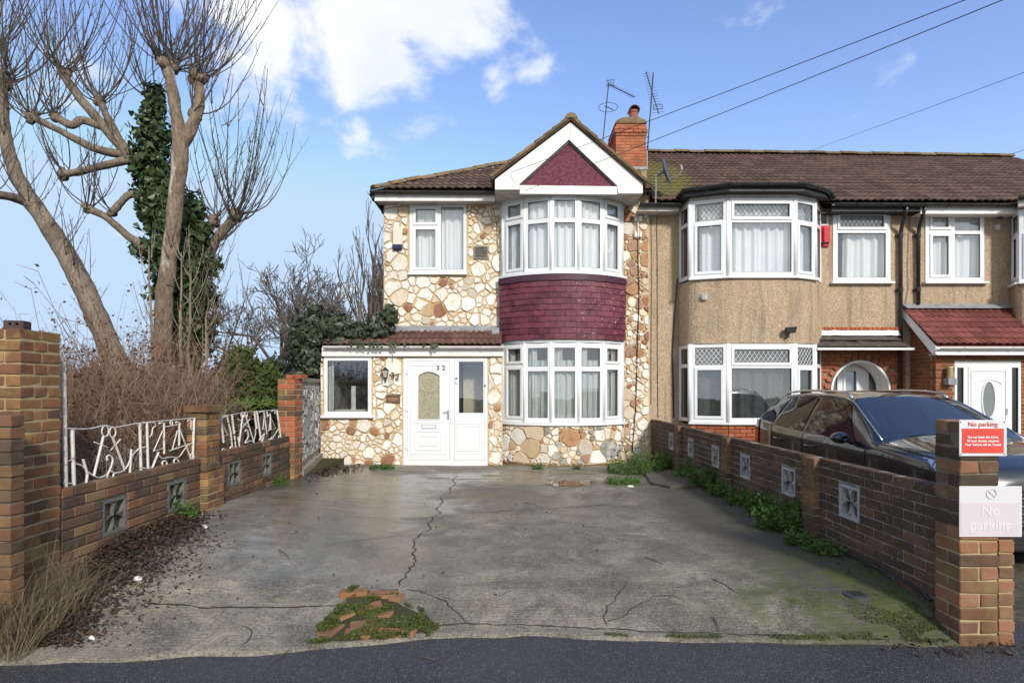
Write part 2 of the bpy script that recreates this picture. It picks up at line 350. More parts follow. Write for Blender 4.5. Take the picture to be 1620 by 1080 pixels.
# ------------------------------------------------------------------ bricks
BL, BH, BD = .215, .065, .1025
def chamfer_box(l, h, d, c, jit, r):
    mb = MB(); hx, hy, hz = l/2, d/2, h/2; V = []; idx = {}
    for sx in (-1, 1):
        for sy in (-1, 1):
            for sz in (-1, 1):
                j = [r.uniform(-jit, jit) for _ in range(3)]
                for ax in range(3):
                    p = [sx*hx+j[0], sy*hy+j[1], sz*hz+j[2]]
                    for k, s_ in enumerate((sx, sy, sz)):
                        if k != ax: p[k] -= s_*c
                    idx[(sx, sy, sz, ax)] = len(V); V.append(tuple(p))
    F = []
    for ax in range(3):
        o = [k for k in range(3) if k != ax]
        for s_ in (-1, 1):
            q = []
            for a, b in ((-1, -1), (1, -1), (1, 1), (-1, 1)):
                k = [0, 0, 0]; k[ax] = s_; k[o[0]] = a; k[o[1]] = b; q.append(idx[(k[0], k[1], k[2], ax)])
            F.append(tuple(q))
    for ax in range(3):     # edges running along ax
        o = [k for k in range(3) if k != ax]
        for a in (-1, 1):
            for b in (-1, 1):
                k0 = [0, 0, 0]; k1 = [0, 0, 0]
                for k, s_ in ((k0, -1), (k1, 1)): k[ax] = s_; k[o[0]] = a; k[o[1]] = b
                F.append((idx[(*k0, o[0])], idx[(*k1, o[0])], idx[(*k1, o[1])], idx[(*k0, o[1])]))
    for sx in (-1, 1):
        for sy in (-1, 1):
            for sz in (-1, 1): F.append(tuple(idx[(sx, sy, sz, a)] for a in range(3)))
    mb.v = V; mb.f = F; return mb
_bm = {}
def brick_mesh(mat, r=None):
    k = mat.name
    if k not in _bm:
        L_ = []
        for i in range(4):
            me = chamfer_box(BL, BH, BD, .005, .0032, random.Random(100+i)).mesh('brick', mat)
            bm = bmesh.new(); bm.from_mesh(me); bmesh.ops.recalc_face_normals(bm, faces=bm.faces); bm.to_mesh(me); bm.free(); L_.append(me)
        _bm[k] = L_
    return rng.choice(_bm[k])
def put_brick(parent, c, rotz, l, d, h, mat, jit=.0025):
    M4 = Matrix.Translation((c[0], c[1], c[2])) @ Matrix.Rotation(rotz+rng.uniform(-.006, .006), 4, 'Z') @ Matrix.Rotation(rng.uniform(-.008, .008), 4, 'Y') @ Matrix.Diagonal((l/BL, (d+rng.uniform(-jit, jit)*1.6)/BD, h/BH, 1))
    return inst('brick', brick_mesh(mat), parent, M4)
def wall_run(parent, A, B, z0, n, ch, mats, mortar, thick=.1, bl=.225, holes=(), maxobj=None, joint=.010, skip=None, core=True, mortar_name='mortar', rec=.012):
    W, L = frame2(A, B, 0); ang = math.atan2(B[1]-A[1], B[0]-A[0]); todo = []
    for i in range(n):
        zc = z0+i*ch+ch/2; u = -(bl/2 if i % 2 else 0.0)
        while u < L-.02:
            a, b = max(u, 0), min(u+bl, L); segs = [(a, b)]
            for (h0, h1, hz0, hz1) in holes:
                if hz0 < zc < hz1:
                    ns = []
                    for (p, q) in segs:
                        if q <= h0 or p >= h1: ns.append((p, q)); continue
                        if p < h0: ns.append((p, h0))
                        if q > h1: ns.append((h1, q))
                    segs = ns
            for (p, q) in segs:
                if q-p > .035 and not (skip and skip((p+q)/2, zc)): todo.append((p, q, zc))
            u += bl
    items = []
    for (p, q, zc) in todo:
        c = W((p+q)/2, zc, 0); items.append(((Vector((c.x, c.y, zc))-Vector((0, 0, CAMZ))).length, c, q-p-joint, zc))
    items.sort(key=lambda t: t[0]); rest = MB()
    for k, (dd, c, l, zc) in enumerate(items):
        m = rng.choice(mats)
        if maxobj is None or k < maxobj: put_brick(parent, (c.x, c.y, zc), ang, l, thick, ch-joint, m)
        else:
            ca, sa = math.cos(ang), math.sin(ang); p8 = []
            for sz in (-1, 1):
                for (sx, sy) in ((-1, -1), (1, -1), (1, 1), (-1, 1)):
                    x, y = sx*l/2, sy*thick/2; p8.append((c.x+x*ca-y*sa, c.y+x*sa+y*ca, zc+sz*(ch-joint)/2))
            rest.hexa(p8)
    if rest.v: tag(rest.obj('brickwork', mats[0], parent), None, None, kind='stuff')
    if core:
        mb = MB(); mb.panel((0.014, L-.014, z0+.002, z0+n*ch-joint*.6), [(h[0]-.0, h[1]+.0, h[2], h[3]) for h in holes], W, -thick/2+rec, thick/2-rec); mb.obj(mortar_name, mortar, parent)
def pier(parent, x0, x1, y0, y1, z0, n, ch, mats, mortar, joint=.010, start=0):
    for i in range(n):
        zc = z0+i*ch+ch/2
        if (i+start) % 2 == 0:    # strips along X
            ny = max(1, round((y1-y0)/.11)); dy = (y1-y0)/ny
            for k in range(ny):
                nx = max(1, round((x1-x0)/.225)); dx = (x1-x0)/nx
                for j in range(nx): put_brick(parent, (x0+dx*(j+.5), y0+dy*(k+.5), zc), 0, dx-joint, dy-joint*.3, ch-joint, rng.choice(mats), .004)
        else:
            nx = max(1, round((x1-x0)/.11)); dx = (x1-x0)/nx
            for j in range(nx):
                ny = max(1, round((y1-y0)/.225)); dy = (y1-y0)/ny
                for k in range(ny): put_brick(parent, (x0+dx*(j+.5), y0+dy*(k+.5), zc), R(90), dy-joint*.3, dx-joint, ch-joint, rng.choice(mats), .004)
    mb = MB(); mb.box(x0+.010, x1-.010, y0+.010, y1-.010, z0, z0+n*ch-joint); mb.obj('mortar', mortar, parent)

# ------------------------------------------------------------------ crazy-paving stones (cells of an irregular tiling, each its own slab)
def clip_poly(poly, a, b, c):   # keep a*x+b*y<=c
    out = []; n = len(poly)
    for i in range(n):
        p, q = poly[i], poly[(i+1) % n]; dp = a*p[0]+b*p[1]-c; dq = a*q[0]+b*q[1]-c
        if dp <= 0: out.append(p)
        if (dp < 0 < dq) or (dq < 0 < dp):
            t = dp/(dp-dq); out.append((p[0]+(q[0]-p[0])*t, p[1]+(q[1]-p[1])*t))
    return out
def area(p): return .5*sum(p[i][0]*p[(i+1) % len(p)][1]-p[(i+1) % len(p)][0]*p[i][1] for i in range(len(p)))
def inset(poly, d):
    res = [tuple(p) for p in poly]; n = len(poly)
    for i in range(n):
        p, q = poly[i], poly[(i+1) % n]; ex, ey = q[0]-p[0], q[1]-p[1]; l = math.hypot(ex, ey)
        if l < 1e-6: continue
        nx, ny = ey/l, -ex/l    # outward for ccw
        res = clip_poly(res, nx, ny, nx*p[0]+ny*p[1]-d*rng.uniform(.45, 1.9))
        if len(res) < 3: return []
    return res
def cells(u0, u1, v0, v1, size, holes=(), seed=1, sizefn=None):
    r = random.Random(seed); pts = []; tries = 0
    while tries < 6000:
        tries += 1; p = (r.uniform(u0-.02, u1+.02), r.uniform(v0-.02, v1+.02)); s_ = (sizefn(*p) if sizefn else size)*r.choice((.5, .62, .8, 1.0, 1.2, 1.45, 1.7))
        if all((p[0]-q[0])**2+(p[1]-q[1])**2 > (max(s_, q[2])*.62)**2 for q in pts): pts.append((p[0], p[1], s_))
    out = []
    for i, p in enumerate(pts):
        poly = [(u0, v0), (u1, v0), (u1, v1), (u0, v1)]
        for j, q in enumerate(pts):
            if i == j: continue
            dx, dy = q[0]-p[0], q[1]-p[1]
            if dx*dx+dy*dy > 1.0: continue
            k = (q[0]**2+q[1]**2-p[0]**2-p[1]**2-(q[2]**2-p[2]**2)*.35)/2
            poly = clip_poly(poly, dx, dy, k)
            if len(poly) < 3: break
        if len(poly) < 3: continue
        for h in holes:
            if min(x for x, y in poly) < h[1] and max(x for x, y in poly) > h[0] and min(y for x, y in poly) < h[3] and max(y for x, y in poly) > h[2]:
                c = [clip_poly(poly, 1, 0, h[0]), clip_poly(poly, -1, 0, -h[1]), clip_poly(poly, 0, 1, h[2]), clip_poly(poly, 0, -1, -h[3])]
                c = [x for x in c if len(x) > 2]; poly = max(c, key=area) if c else []
            if len(poly) < 3: break
        if len(poly) < 3 or area(poly) < .0012: continue
        out.append(poly)
    return out
def stone(parent, poly, Wf, mat, joint=.011, h=.028):
    p = inset(poly, joint)
    if len(p) < 3 or area(p) < .0008: return
    q = []
    for i in range(len(p)):     # merge tiny edges, cut the corners
        a, b = p[i], p[(i+1) % len(p)]
        if math.hypot(a[0]-b[0], a[1]-b[1]) < .012: continue
        k = rng.uniform(.02, .12); q += [(lerp(a[0], b[0], k), lerp(a[1], b[1], k)), (lerp(a[0], b[0], 1-k), lerp(a[1], b[1], 1-k))]
    if len(q) < 5: return
    q2 = []
    for i in range(len(q)):     # broken, slightly concave or bulging edges
        a, b = q[i], q[(i+1) % len(q)]; L_ = math.hypot(b[0]-a[0], b[1]-a[1]); q2.append(a)
        if L_ > .05: m_ = rng.uniform(.35, .65); k = rng.uniform(-.09, .07)*L_; q2.append((lerp(a[0], b[0], m_)+(b[1]-a[1])/L_*k, lerp(a[1], b[1], m_)-(b[0]-a[0])/L_*k))
    q = q2
    q = [(x+rng.uniform(-.003, .003), y+rng.uniform(-.003, .003)) for x, y in q]
    cx = sum(x for x, y in q)/len(q); cy = sum(y for x, y in q)/len(q); hh = h*rng.uniform(.6, 1.25); tx, ty = rng.uniform(-.12, .12), rng.uniform(-.12, .12)
    top = []
    for x, y in q:
        d = math.hypot(x-cx, y-cy) or 1; k = max(0, 1-.009/d); top.append((cx+(x-cx)*k, cy+(y-cy)*k))
    n = len(q); mb = MB()
    ring0 = [Wf(x, y, -.004) for x, y in q]; ring1 = [Wf(x, y, hh*.55) for x, y in q]; ring2 = [Wf(x, y, hh+tx*(x-cx)+ty*(y-cy)) for x, y in top]
    F = []
    for i in range(n):
        j = (i+1) % n; F += [(i, j, n+j, n+i), (n+i, n+j, 2*n+j, 2*n+i)]
    F.append(tuple(2*n+i for i in range(n))); mb.add(ring0+ring1+ring2, F)
    return mb.obj('stone', mat, parent)
def stonemat(name, cols, stain=(.42, .22, .08), samt=.35, dark=.0):
    t = NT(name); n = len(cols)
    c = t.ramp(t.rand(), [(i/n, k) for i, k in enumerate(cols)], True)
    c = t.mix(t.ramp(t.noise(9, 7, .7, dist=.8), [(.50, 0.0), (.66, samt)]), c, stain)
    c = t.mix(t.ramp(t.noise(22, 6, .7, off=(2, 3, 1)), [(.44, 0.0), (.7, .35)]), c, (.46, .43, .38))
    if dark: c = t.mix(t.ramp(t.noise(6, 6, .7, off=(5, 1, 9)), [(.42, 0.0), (.62, dark)]), c, (.10, .10, .085))
    t.bump(t.noise(30, 7, .7), .7, .012); return t.fin(c, .8, .3)
M_STONE = stonemat('stone_cream', [(.80, .77, .70), (.76, .74, .67), (.83, .81, .76), (.74, .70, .62), (.76, .68, .54), (.82, .79, .73), (.70, .67, .61)], (.55, .34, .13), samt=.55)
M_STONEB = stonemat('stone_buff', [(.60, .48, .33), (.52, .38, .22), (.66, .56, .42), (.55, .5, .42)])
M_STONER = stonemat('stone_rust', [(.36, .16, .065), (.42, .22, .10), (.28, .12, .06), (.34, .20, .13)], (.2, .08, .04), .6)
M_STONEG = stonemat('stone_grey', [(.42, .42, .38), (.50, .49, .45), (.36, .36, .33), (.55, .53, .48)], (.12, .12, .09), .7, .75)
M_OCHRE = simple('mortar_ochre', (.46, .31, .15), (.58, .47, .31), 2.2, .95, .5, 60)
M_GREYM = simple('mortar_grey', (.33, .30, .24), (.20, .19, .15), 4.0, .95, .5, 60)
def stone_mat_pick(rust=.1, buff=.12, grey=0.0):
    k = rng.random()
    return M_STONER if k < rust else M_STONEB if k < rust+buff else M_STONEG if k < rust+buff+grey else M_STONE

M_MORTAR = simple('mortar_sand', (.30, .24, .14), (.20, .155, .09), 5, .95, .4, 70)
M_MORTARD = simple('mortar_dark', (.20, .165, .115), (.12, .10, .07), 5, .95, .4, 70)
M_MORTARL = simple('mortar_light', (.31, .24, .125), (.40, .31, .17), 5, .95, .4, 70)
M_BK_LEFT = brickmat('brick_mixed', [(0.107, 0.071, 0.049), (0.148, 0.083, 0.053), (0.120, 0.081, 0.055), (0.259, 0.123, 0.067), (0.176, 0.096, 0.060), (0.240, 0.156, 0.086), (0.111, 0.077, 0.055), (0.203, 0.114, 0.071), (0.139, 0.092, 0.063), (0.185, 0.096, 0.059), (0.102, 0.073, 0.052), (0.157, 0.092, 0.059)], dirtamt=.45, lichen=(.13, .125, .06), lamt=.4)
M_BK_RIGHT = brickmat('brick_dark', [(0.090, 0.059, 0.039), (0.122, 0.073, 0.047), (0.074, 0.053, 0.036), (0.153, 0.087, 0.053), (0.099, 0.066, 0.045)], dirtamt=.55, specks=.45)
M_BK_PIER = brickmat('brick_brown', [(0.277, 0.142, 0.063), (0.231, 0.110, 0.053), (0.305, 0.160, 0.074), (0.194, 0.096, 0.051), (0.259, 0.119, 0.055)], dirtamt=.5, lichen=(.36, .27, .09), lamt=.6)
M_BK_PIERM = brickmat('brick_brown_dark', [(0.203, 0.110, 0.061), (0.157, 0.083, 0.049), (0.231, 0.123, 0.067), (0.129, 0.077, 0.049), (0.185, 0.092, 0.052)], dirtamt=.45, lichen=(.20, .18, .07), lamt=.55)
M_BK_RPIERD = brickmat('brick_sooty', [(0.102, 0.066, 0.043), (0.156, 0.090, 0.057), (0.084, 0.060, 0.043), (0.132, 0.084, 0.057)], dirtamt=.6, specks=.15)
M_BK_RPIER = brickmat('brick_warm', [(0.301, 0.150, 0.073), (0.231, 0.114, 0.064), (0.347, 0.160, 0.073), (0.174, 0.097, 0.059), (0.277, 0.137, 0.078), (0.197, 0.102, 0.064)], dirtamt=.3, lichen=(.30, .24, .12), lamt=.35, specks=.2)
M_BK_RED = brickmat('brick_red', [(.36, .115, .055), (.40, .13, .065), (.32, .10, .05), (.43, .15, .075)], dirtamt=.2)
M_BK_PORCH = brickmat('brick_russet', [(0.242, 0.085, 0.040), (0.297, 0.104, 0.048), (0.209, 0.078, 0.038), (0.264, 0.094, 0.044), (0.176, 0.068, 0.036)], dirtamt=.15)
M_BK_CHIM = brickmat('brick_orange', [(.42, .135, .065), (.46, .16, .08), (.38, .12, .058), (.33, .12, .065)], dirtamt=.28)
# ------------------------------------------------------------------ house materials
M_UPVC = simple('upvc_white', (.74, .75, .76), (.70, .71, .71), 2.0, .32, spec=.5)
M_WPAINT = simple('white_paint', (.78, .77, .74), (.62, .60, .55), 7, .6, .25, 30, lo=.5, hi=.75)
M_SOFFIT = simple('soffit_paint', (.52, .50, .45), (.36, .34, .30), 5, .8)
M_GUTB = simple('gutter_brown', (.045, .036, .032), (.03, .026, .024), 5, .35)
M_GUTK = simple('gutter_black', (.018, .018, .019), (.035, .035, .034), 6, .3)
M_LEAD = simple('lead_grey', (.28, .29, .30), (.20, .20, .21), 6, .5)
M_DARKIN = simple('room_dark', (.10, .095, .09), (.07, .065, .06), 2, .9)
M_CHROME = simple('brushed_metal', (.6, .6, .6), None, rough=.25, metal=1.0)
M_BLACK = simple('black_plastic', (.02, .02, .022), None, rough=.4)
M_DKGLASS = simple('dark_gap', (.02, .02, .02), None, rough=.6)
def mat_glass(name, tint, refl, rough=.012):
    t = NT(name); t.N.remove(t.b)
    tr = t.N.new('ShaderNodeBsdfTransparent'); tr.inputs[0].default_value = tint+(1,)
    gl = t.N.new('ShaderNodeBsdfGlossy'); gl.inputs['Roughness'].default_value = rough
    wob = t.N.new('ShaderNodeBump'); wob.inputs['Strength'].default_value = .05; wob.inputs['Distance'].default_value = .02; t.L.new(t.noise(2.2, 2), wob.inputs['Height']); t.L.new(wob.outputs[0], gl.inputs['Normal'])
    t.pos(); dt = t.N.new('ShaderNodeVectorMath'); dt.operation = 'DOT_PRODUCT'; t.L.new(t.geo.outputs['Normal'], dt.inputs[0]); t.L.new(t.geo.outputs['Incoming'], dt.inputs[1])
    f = t.math('POWER', t.math('SUBTRACT', 1.0, t.math('ABSOLUTE', dt.outputs['Value'])), 5.0); f = t.math('ADD', f, .04+refl, True)
    mx = t.N.new('ShaderNodeMixShader'); t.L.new(f, mx.inputs[0]); t.L.new(tr.outputs[0], mx.inputs[1]); t.L.new(gl.outputs[0], mx.inputs[2]); t.L.new(mx.outputs[0], t.out.inputs[0])
    return t.m
M_GLASS = mat_glass('window_glass', (.95, .965, .965), .11)
M_GLASSO = mat_glass('obscure_glass', (.62, .62, .5), .06, .25)
M_GOLD = simple('frosted_gold', (.40, .37, .25), (.24, .225, .15), 26, .18, .8, 34, spec=.8)
def mat_curtain(name, c, c2):
    t = NT(name); col = t.mix(t.ramp(t.noise(9, 4, .6, stretch=(5, 5, .4)), [(.35, 0.0), (.65, 1.0)]), c, c2); return t.fin(col, .9, .1)
M_NET = mat_curtain('net_curtain', (.93, .93, .93), (.84, .85, .86))
M_NETG = mat_curtain('net_curtain_grey', (.68, .70, .67), (.48, .51, .49))
M_DRAPE = mat_curtain('drape_cream', (.55, .50, .40), (.42, .38, .30))
def mat_pebble():
    t = NT('pebble_dash'); v = t.N.new('ShaderNodeTexVoronoi'); v.inputs['Scale'].default_value = 78; t.L.new(t.pos(), v.inputs['Vector'])
    sep = t.N.new('ShaderNodeSeparateColor'); t.L.new(v.outputs['Color'], sep.inputs[0])
    c = t.ramp(sep.outputs[0], [(0, (.28, .19, .125)), (.18, (.46, .335, .225)), (.42, (.54, .41, .29)), (.62, (.60, .47, .34)), (.80, (.67, .57, .45)), (.92, (.34, .24, .16))], True)
    c = t.mix(t.ramp(v.outputs['Distance'], [(.25, 0.0), (.6, .5)]), c, (.36, .25, .145))
    d = t.ramp(t.noise(1.3, 6, .65, stretch=(1, 1, .45), dist=.4), [(.46, 0.0), (.68, .35)]); c = t.mix(d, c, (.26, .19, .12))
    c = t.mix(t.ramp(t.noise(2.6, 6, .7, stretch=(2, 1, .3), off=(4, 4, 1)), [(.50, 0.0), (.68, .55)]), c, (.15, .125, .095)); c = t.mix(t.ramp(t.noise(4.5, 5, .6, stretch=(2.5, 1, .12), off=(1, 4, 8)), [(.56, 0.0), (.70, .40)]), c, (.13, .115, .09))
    t.bump(t.math('MULTIPLY', v.outputs['Distance'], -1.0), .55, .014); return t.fin(c, .9, .25)
M_PEBBLE = mat_pebble()
def mat_maroon(name):
    t = NT(name); c = t.mix(t.ramp(t.noise(7, 6, .65), [(.35, 0.0), (.65, 1.0)]), (.088, .017, .030), (.13, .030, .046))
    f = t.math('MULTIPLY', t.rand(), .6); f = t.math('ADD', f, .70); c = t.mix(1.0, c, f, 'MULTIPLY'); c = t.mix(t.ramp(t.noise(1.7, 5, .6, off=(3, 7, 1)), [(.42, 0.0), (.68, .5)]), c, (.22, .075, .09))
    chip = t.math('MULTIPLY', t.ramp(t.noise(17, 5, .75, stretch=(1, 1, 1.6)), [(.625, 0.0), (.64, 1.0)]), 1.0)
    mk = t.N.new('ShaderNodeSeparateXYZ'); t.L.new(t.pos(), mk.inputs[0])
    side = t.ramp(t.math('MULTIPLY', mk.outputs[0], .4), [(.35, 0.15), (.62, 1.0)])
    c = t.mix(t.math('MULTIPLY', chip, side), c, (.62, .58, .55)); t.bump(t.noise(35, 5, .6), .25, .006); return t.fin(c, .62, .3)
M_MAROON = mat_maroon('maroon_tile_paint')
def mat_maroon_render():
    t = NT('maroon_render'); c = t.mix(t.ramp(t.noise(16, 6, .7), [(.38, 0.0), (.66, 1.0)]), (.095, .016, .03), (.20, .065, .085))
    t.bump(t.noise(45, 6, .7), .8, .012); return t.fin(c, .75, .3)
M_MARR = mat_maroon_render()
def mat_tile(name, c1, c2, lichen=.35, moss=False):
    t = NT(name); c = t.mix(t.ramp(t.noise(6, 6, .65), [(.35, 0.0), (.65, 1.0)]), c1, c2)
    f = t.math('ADD', t.math('MULTIPLY', t.rand(), .6), .7); c = t.mix(1.0, c, f, 'MULTIPLY')
    c = t.mix(t.ramp(t.noise(11, 6, .75, off=(3, 0, 0)), [(.56, 0.0), (.66, lichen)]), c, (.26, .19, .13))
    c = t.mix(t.ramp(t.noise(26, 3, .6, off=(1, 5, 0)), [(.70, 0.0), (.76, lichen*1.4)]), c, (.5, .46, .38))
    if moss:
        b = t.math('ADD', blob(t, 3.1, 13.2, 1.15, 2.2), t.math('MULTIPLY', t.noise(5, 6, .7), .8)); c = t.mix(t.ramp(b, [(.86, 0.0), (1.18, .8)]), c, t.mix(t.noise(14), (.07, .065, .02), (.24, .21, .05)))
    t.bump(t.noise(40, 5, .65), .5, .01); return t.fin(c, .85, .3)
M_TILE = mat_tile('roof_tile_brown', (.088, .052, .037), (.132, .080, .057), moss=True)
M_TILEP = mat_tile('porch_tile_brown', (.105, .052, .040), (.15, .078, .06), .3)
M_TILER = mat_tile('porch_tile_red', (.15, .043, .034), (.20, .062, .048), .1)
M_TILEM = mat_tile('verge_tile_mossy', (.12, .085, .045), (.20, .14, .07), .5)

# ------------------------------------------------------------------ windows
def window(parent, A, B, z0, z1, lights, sill=True, curtain=None, lead=(), lmat=None, name='window', fr=None, sillw=.05, cd=-.16, frame_mat=None, glass=None, open_gap=0.0):
    W, L = frame2(A, B, z0); H = z1-z0
    rc = [(a*L, b*L, c*H, d*H, s) for (a, b, c, d, s) in lights]
    mb = MB(); mb.panel((0, L, 0, H), [r[:4] for r in rc], W, -.07, 0.0)
    w = bevel(mb.obj(name, frame_mat or M_UPVC, parent, weld=True), .005)
    for k, (a, b, c, d, s) in enumerate(rc):
        g = [a, b, c, d]
        if s:
            t = .042; m2 = MB(); m2.panel((a-.012, b+.012, c-.012, d+.012), [(a+t, b-t, c+t, d-t)], W, -.05, .020); bevel(m2.obj('sash', M_UPVC, w, weld=True), .006); g = [a+t, b-t, c+t, d-t]
        # slim black gasket round the pane
        m4 = MB(); m4.panel((g[0]-.002, g[1]+.002, g[2]-.002, g[3]+.002), [(g[0]+.007, g[1]-.007, g[2]+.007, g[3]-.007)], W, -.03, -.012); m4.obj('gasket', M_BLACK, w)
        m3 = MB(); m3.boxf(W, g[0]-.004, g[1]+.004, g[2]-.004, g[3]+.004, -.034, -.028); m3.obj('pane', glass or M_GLASS, w)
        if k in lead:
            ml = MB(); cw, chh = .085, .115; gw, gh = g[1]-g[0], g[3]-g[2]; nn = max(2, round(gw/cw)); sx = gw/nn; ny = max(1, round(gh/chh)); sy = gh/ny
            def seg(p, q):
                p3, q3 = W(p[0], p[1], -.022), W(q[0], q[1], -.022); ml.tube([p3, q3], .0045, 4)
            for i in range(-ny, nn+1):
                for sgn in (1, -1):
                    # diagonals clipped to the pane
                    pts = []
                    x0_ = g[0]+i*sx if sgn > 0 else g[1]-i*sx
                    p = (x0_, g[2]); q = (x0_+sgn*sx*ny, g[3])
                    poly = [p, q]
                    def cl(p, q):
                        (xa, ya), (xb, yb) = p, q; lo, hi = 0.0, 1.0
                        dx = xb-xa
                        for bound, sg in ((g[0], 1), (g[1], -1)):
                            va, vb = sg*(xa-bound), sg*(xb-bound)
                            if va < 0 and vb < 0: return None
                            if va < 0: lo = max(lo, -va/(vb-va))
                            elif vb < 0: hi = min(hi, va/(va-vb))
                        if hi-lo < .03: return None
                        return ((xa+dx*lo, ya+(yb-ya)*lo), (xa+dx*hi, ya+(yb-ya)*hi))
                    r_ = cl(p, q)
                    if r_: seg(*r_)
            ml.obj('leading', lmat or M_LEAD, w)
    if sill:
        m5 = MB(); m5.boxf(W, -sillw, L+sillw, -.045, -.001, -.06, .075); bevel(m5.obj('sill', M_UPVC, w), .008)
    if curtain:
        for (cu0, cu1, cv0, cv1, mat, dens) in curtain:
            m6 = MB(); n = max(8, int((cu1-cu0)*L*70)); ph = rng.uniform(0, 6); prev = None
            for i in range(n+1):
                u = lerp(cu0, cu1, i/n)*L; x = u*dens
                d = cd+.028*math.sin(x*1.0+ph+.8*math.sin(x*.37+ph))+.012*math.sin(x*2.3+1)
                a, b = W(u, cv0*H, d), W(u+.01*math.sin(x), cv1*H, d*.9)
                if prev: m6.quad(prev[0], a, b, prev[1])
                prev = (a, b)
            m6.obj('curtain', mat, w, smooth=True)
    return w
FULLNET = lambda d=38: [(.0, 1.0, .0, 1.0, M_NET, d)]

# roof tile with two rolls, shared mesh
def tile_mesh(mat, w=.30, l=.37, key=''):
    k = 'tile'+mat.name+key
    if k in _bm: return _bm[k]
    mb = MB(); n = 8; prof = []
    for i in range(n+1):
        x = -w/2-.01+(w+.02)*i/n; f = (i/n*2) % 1.0; prof.append((x, .026*max(0, math.sin(math.pi*min(1, f*1.15)))**1.2))
    for (y, dz) in ((0, .024), (l, 0.0)):
        for (x, h) in prof: mb.v.append((x, y, h+dz))
    for (x, h) in prof: mb.v.append((x, .004, h+.024-.020))
    for i in range(n):
        mb.f.append((i, i+1, n+2+i, n+1+i)); mb.f.append((2*(n+1)+i, 2*(n+1)+i+1, i+1, i))
    _bm[k] = mb.mesh('tile', mat); return _bm[k]
def tile_roof(parent, x0, x1, e0, e1, r0, r1, ye, yr, mat, wt=.30, gauge=.31, clip=None, under=M_GUTB, maxobj=290):
    """front slope from eave (y=ye) to ridge (y=yr); e0/e1 eave heights and r0/r1 ridge heights at x0/x1"""
    nx = max(1, round((x1-x0)/wt)); dx = (x1-x0)/nx; sl = math.hypot(yr-ye, (r0-e0)); ny = max(1, round(sl/gauge)); me = tile_mesh(mat, wt)
    cnt = 0; rest = MB()
    for j in range(ny):
        for i in range(nx):
            x = x0+dx*(i+.5); fx = (x-x0)/(x1-x0); t = j/ny; ze = lerp(e0, e1, fx); zr = lerp(r0, r1, fx)
            y = lerp(ye, yr, t); z = lerp(ze, zr, t)+.012*noise.noise((x*.8, y*.8, 3))
            if clip and not clip(x, y): continue
            pitch = math.atan2(zr-ze, yr-ye); yaw = math.atan2(lerp(e1, r1, t)-lerp(e0, r0, t), x1-x0)
            M4 = Matrix.Translation((x, y, z+.012)) @ Matrix.Rotation(-yaw, 4, 'Y') @ Matrix.Rotation(pitch+rng.uniform(-.008, .008), 4, 'X') @ Matrix.Rotation(rng.uniform(-.012, .012), 4, 'Z') @ Matrix.Diagonal((dx/wt, sl/ny*1.2/.37, 1, 1))
            if cnt < maxobj: inst('tile', me, parent, M4)
            else:
                rest.add([M4 @ v.co for v in me.vertices], [tuple(p.vertices) for p in me.polygons])
            cnt += 1
    if rest.v: tag(rest.obj('tile_field', mat, parent), None, None, kind='stuff')
def ridge_tiles(parent, a, b, mat, r=.12, l=.42, name='ridge_tile'):
    a, b = Vector(a), Vector(b); n = max(1, round((b-a).length/l)); d = (b-a).normalized(); s = d.cross(Vector((0, 0, 1))).normalized(); up = s.cross(d)
    for i in range(n):
        p = a.lerp(b, i/n); q = a.lerp(b, (i+.97)/n); mb = MB(); k = 8; j = rng.uniform(-.012, .012)
        for (c, rr) in ((p, r), (q, r*.96)):
            for m in range(k+1):
                an = math.pi*m/k; mb.v.append(tuple(c+s*math.cos(an)*rr+up*(math.sin(an)*rr*.8+j)))
        for m in range(k): mb.f.append((m, m+1, k+2+m, k+1+m))
        mb.f.append(tuple(range(k+1))); mb.f.append(tuple(range(2*k+1, k, -1)))
        mb.obj(name, mat, parent)
def gutter(parent, pts, mat, r=.058, name='gutter', brackets=True):
    """half-round gutter along a polyline, open at the top"""
    mb = MB(); pts = [Vector(p) for p in pts]; k = 8; rings = []
    for i, p in enumerate(pts):
        t = (pts[min(i+1, len(pts)-1)]-pts[max(i-1, 0)]); t.z = 0; t.normalize(); s = Vector((t.y, -t.x, 0)); ring = []
        for (rr, seq) in ((r, range(k+1)), (r-.006, range(k, -1, -1))):
            for m in seq:
                an = math.pi*m/k; ring.append(p+s*math.cos(an)*rr-Vector((0, 0, 1))*math.sin(an)*rr)
        rings.append(ring)
    n = len(rings[0])
    for ring in rings: mb.v.extend([tuple(x) for x in ring])
    for i in range(len(rings)-1):
        for m in range(n): m2 = (m+1) % n; mb.f.append((i*n+m, i*n+m2, (i+1)*n+m2, (i+1)*n+m))
    mb.f.append(tuple(range(n))); mb.f.append(tuple((len(rings)-1)*n+m for m in range(n)))
    g = mb.obj(name, mat, parent, smooth=False)
    if brackets:
        for a, b in zip(pts, pts[1:]):
            m = max(1, int((b-a).length/.85))
            for i in range(m):
                c = a.lerp(b, (i+.5)/m); t = (b-a).normalized(); mk = MB(); s = Vector((t.y, -t.x, 0)).normalized(); R2 = r+.006
                arc = [c+s*math.cos(math.pi*q/6)*R2-Vector((0, 0, 1))*math.sin(math.pi*q/6)*R2 for q in range(7)]
                mk.tube(arc, .009, 5); mk.obj('bracket', mat, g)
    return g

YM, YP = 11.6, 11.0      # main facade plane and porch plane
X32L, X32R = PX(607, YM), PX(1028, YM)
Z = lambda py, Y=YM: PZ(py, Y)

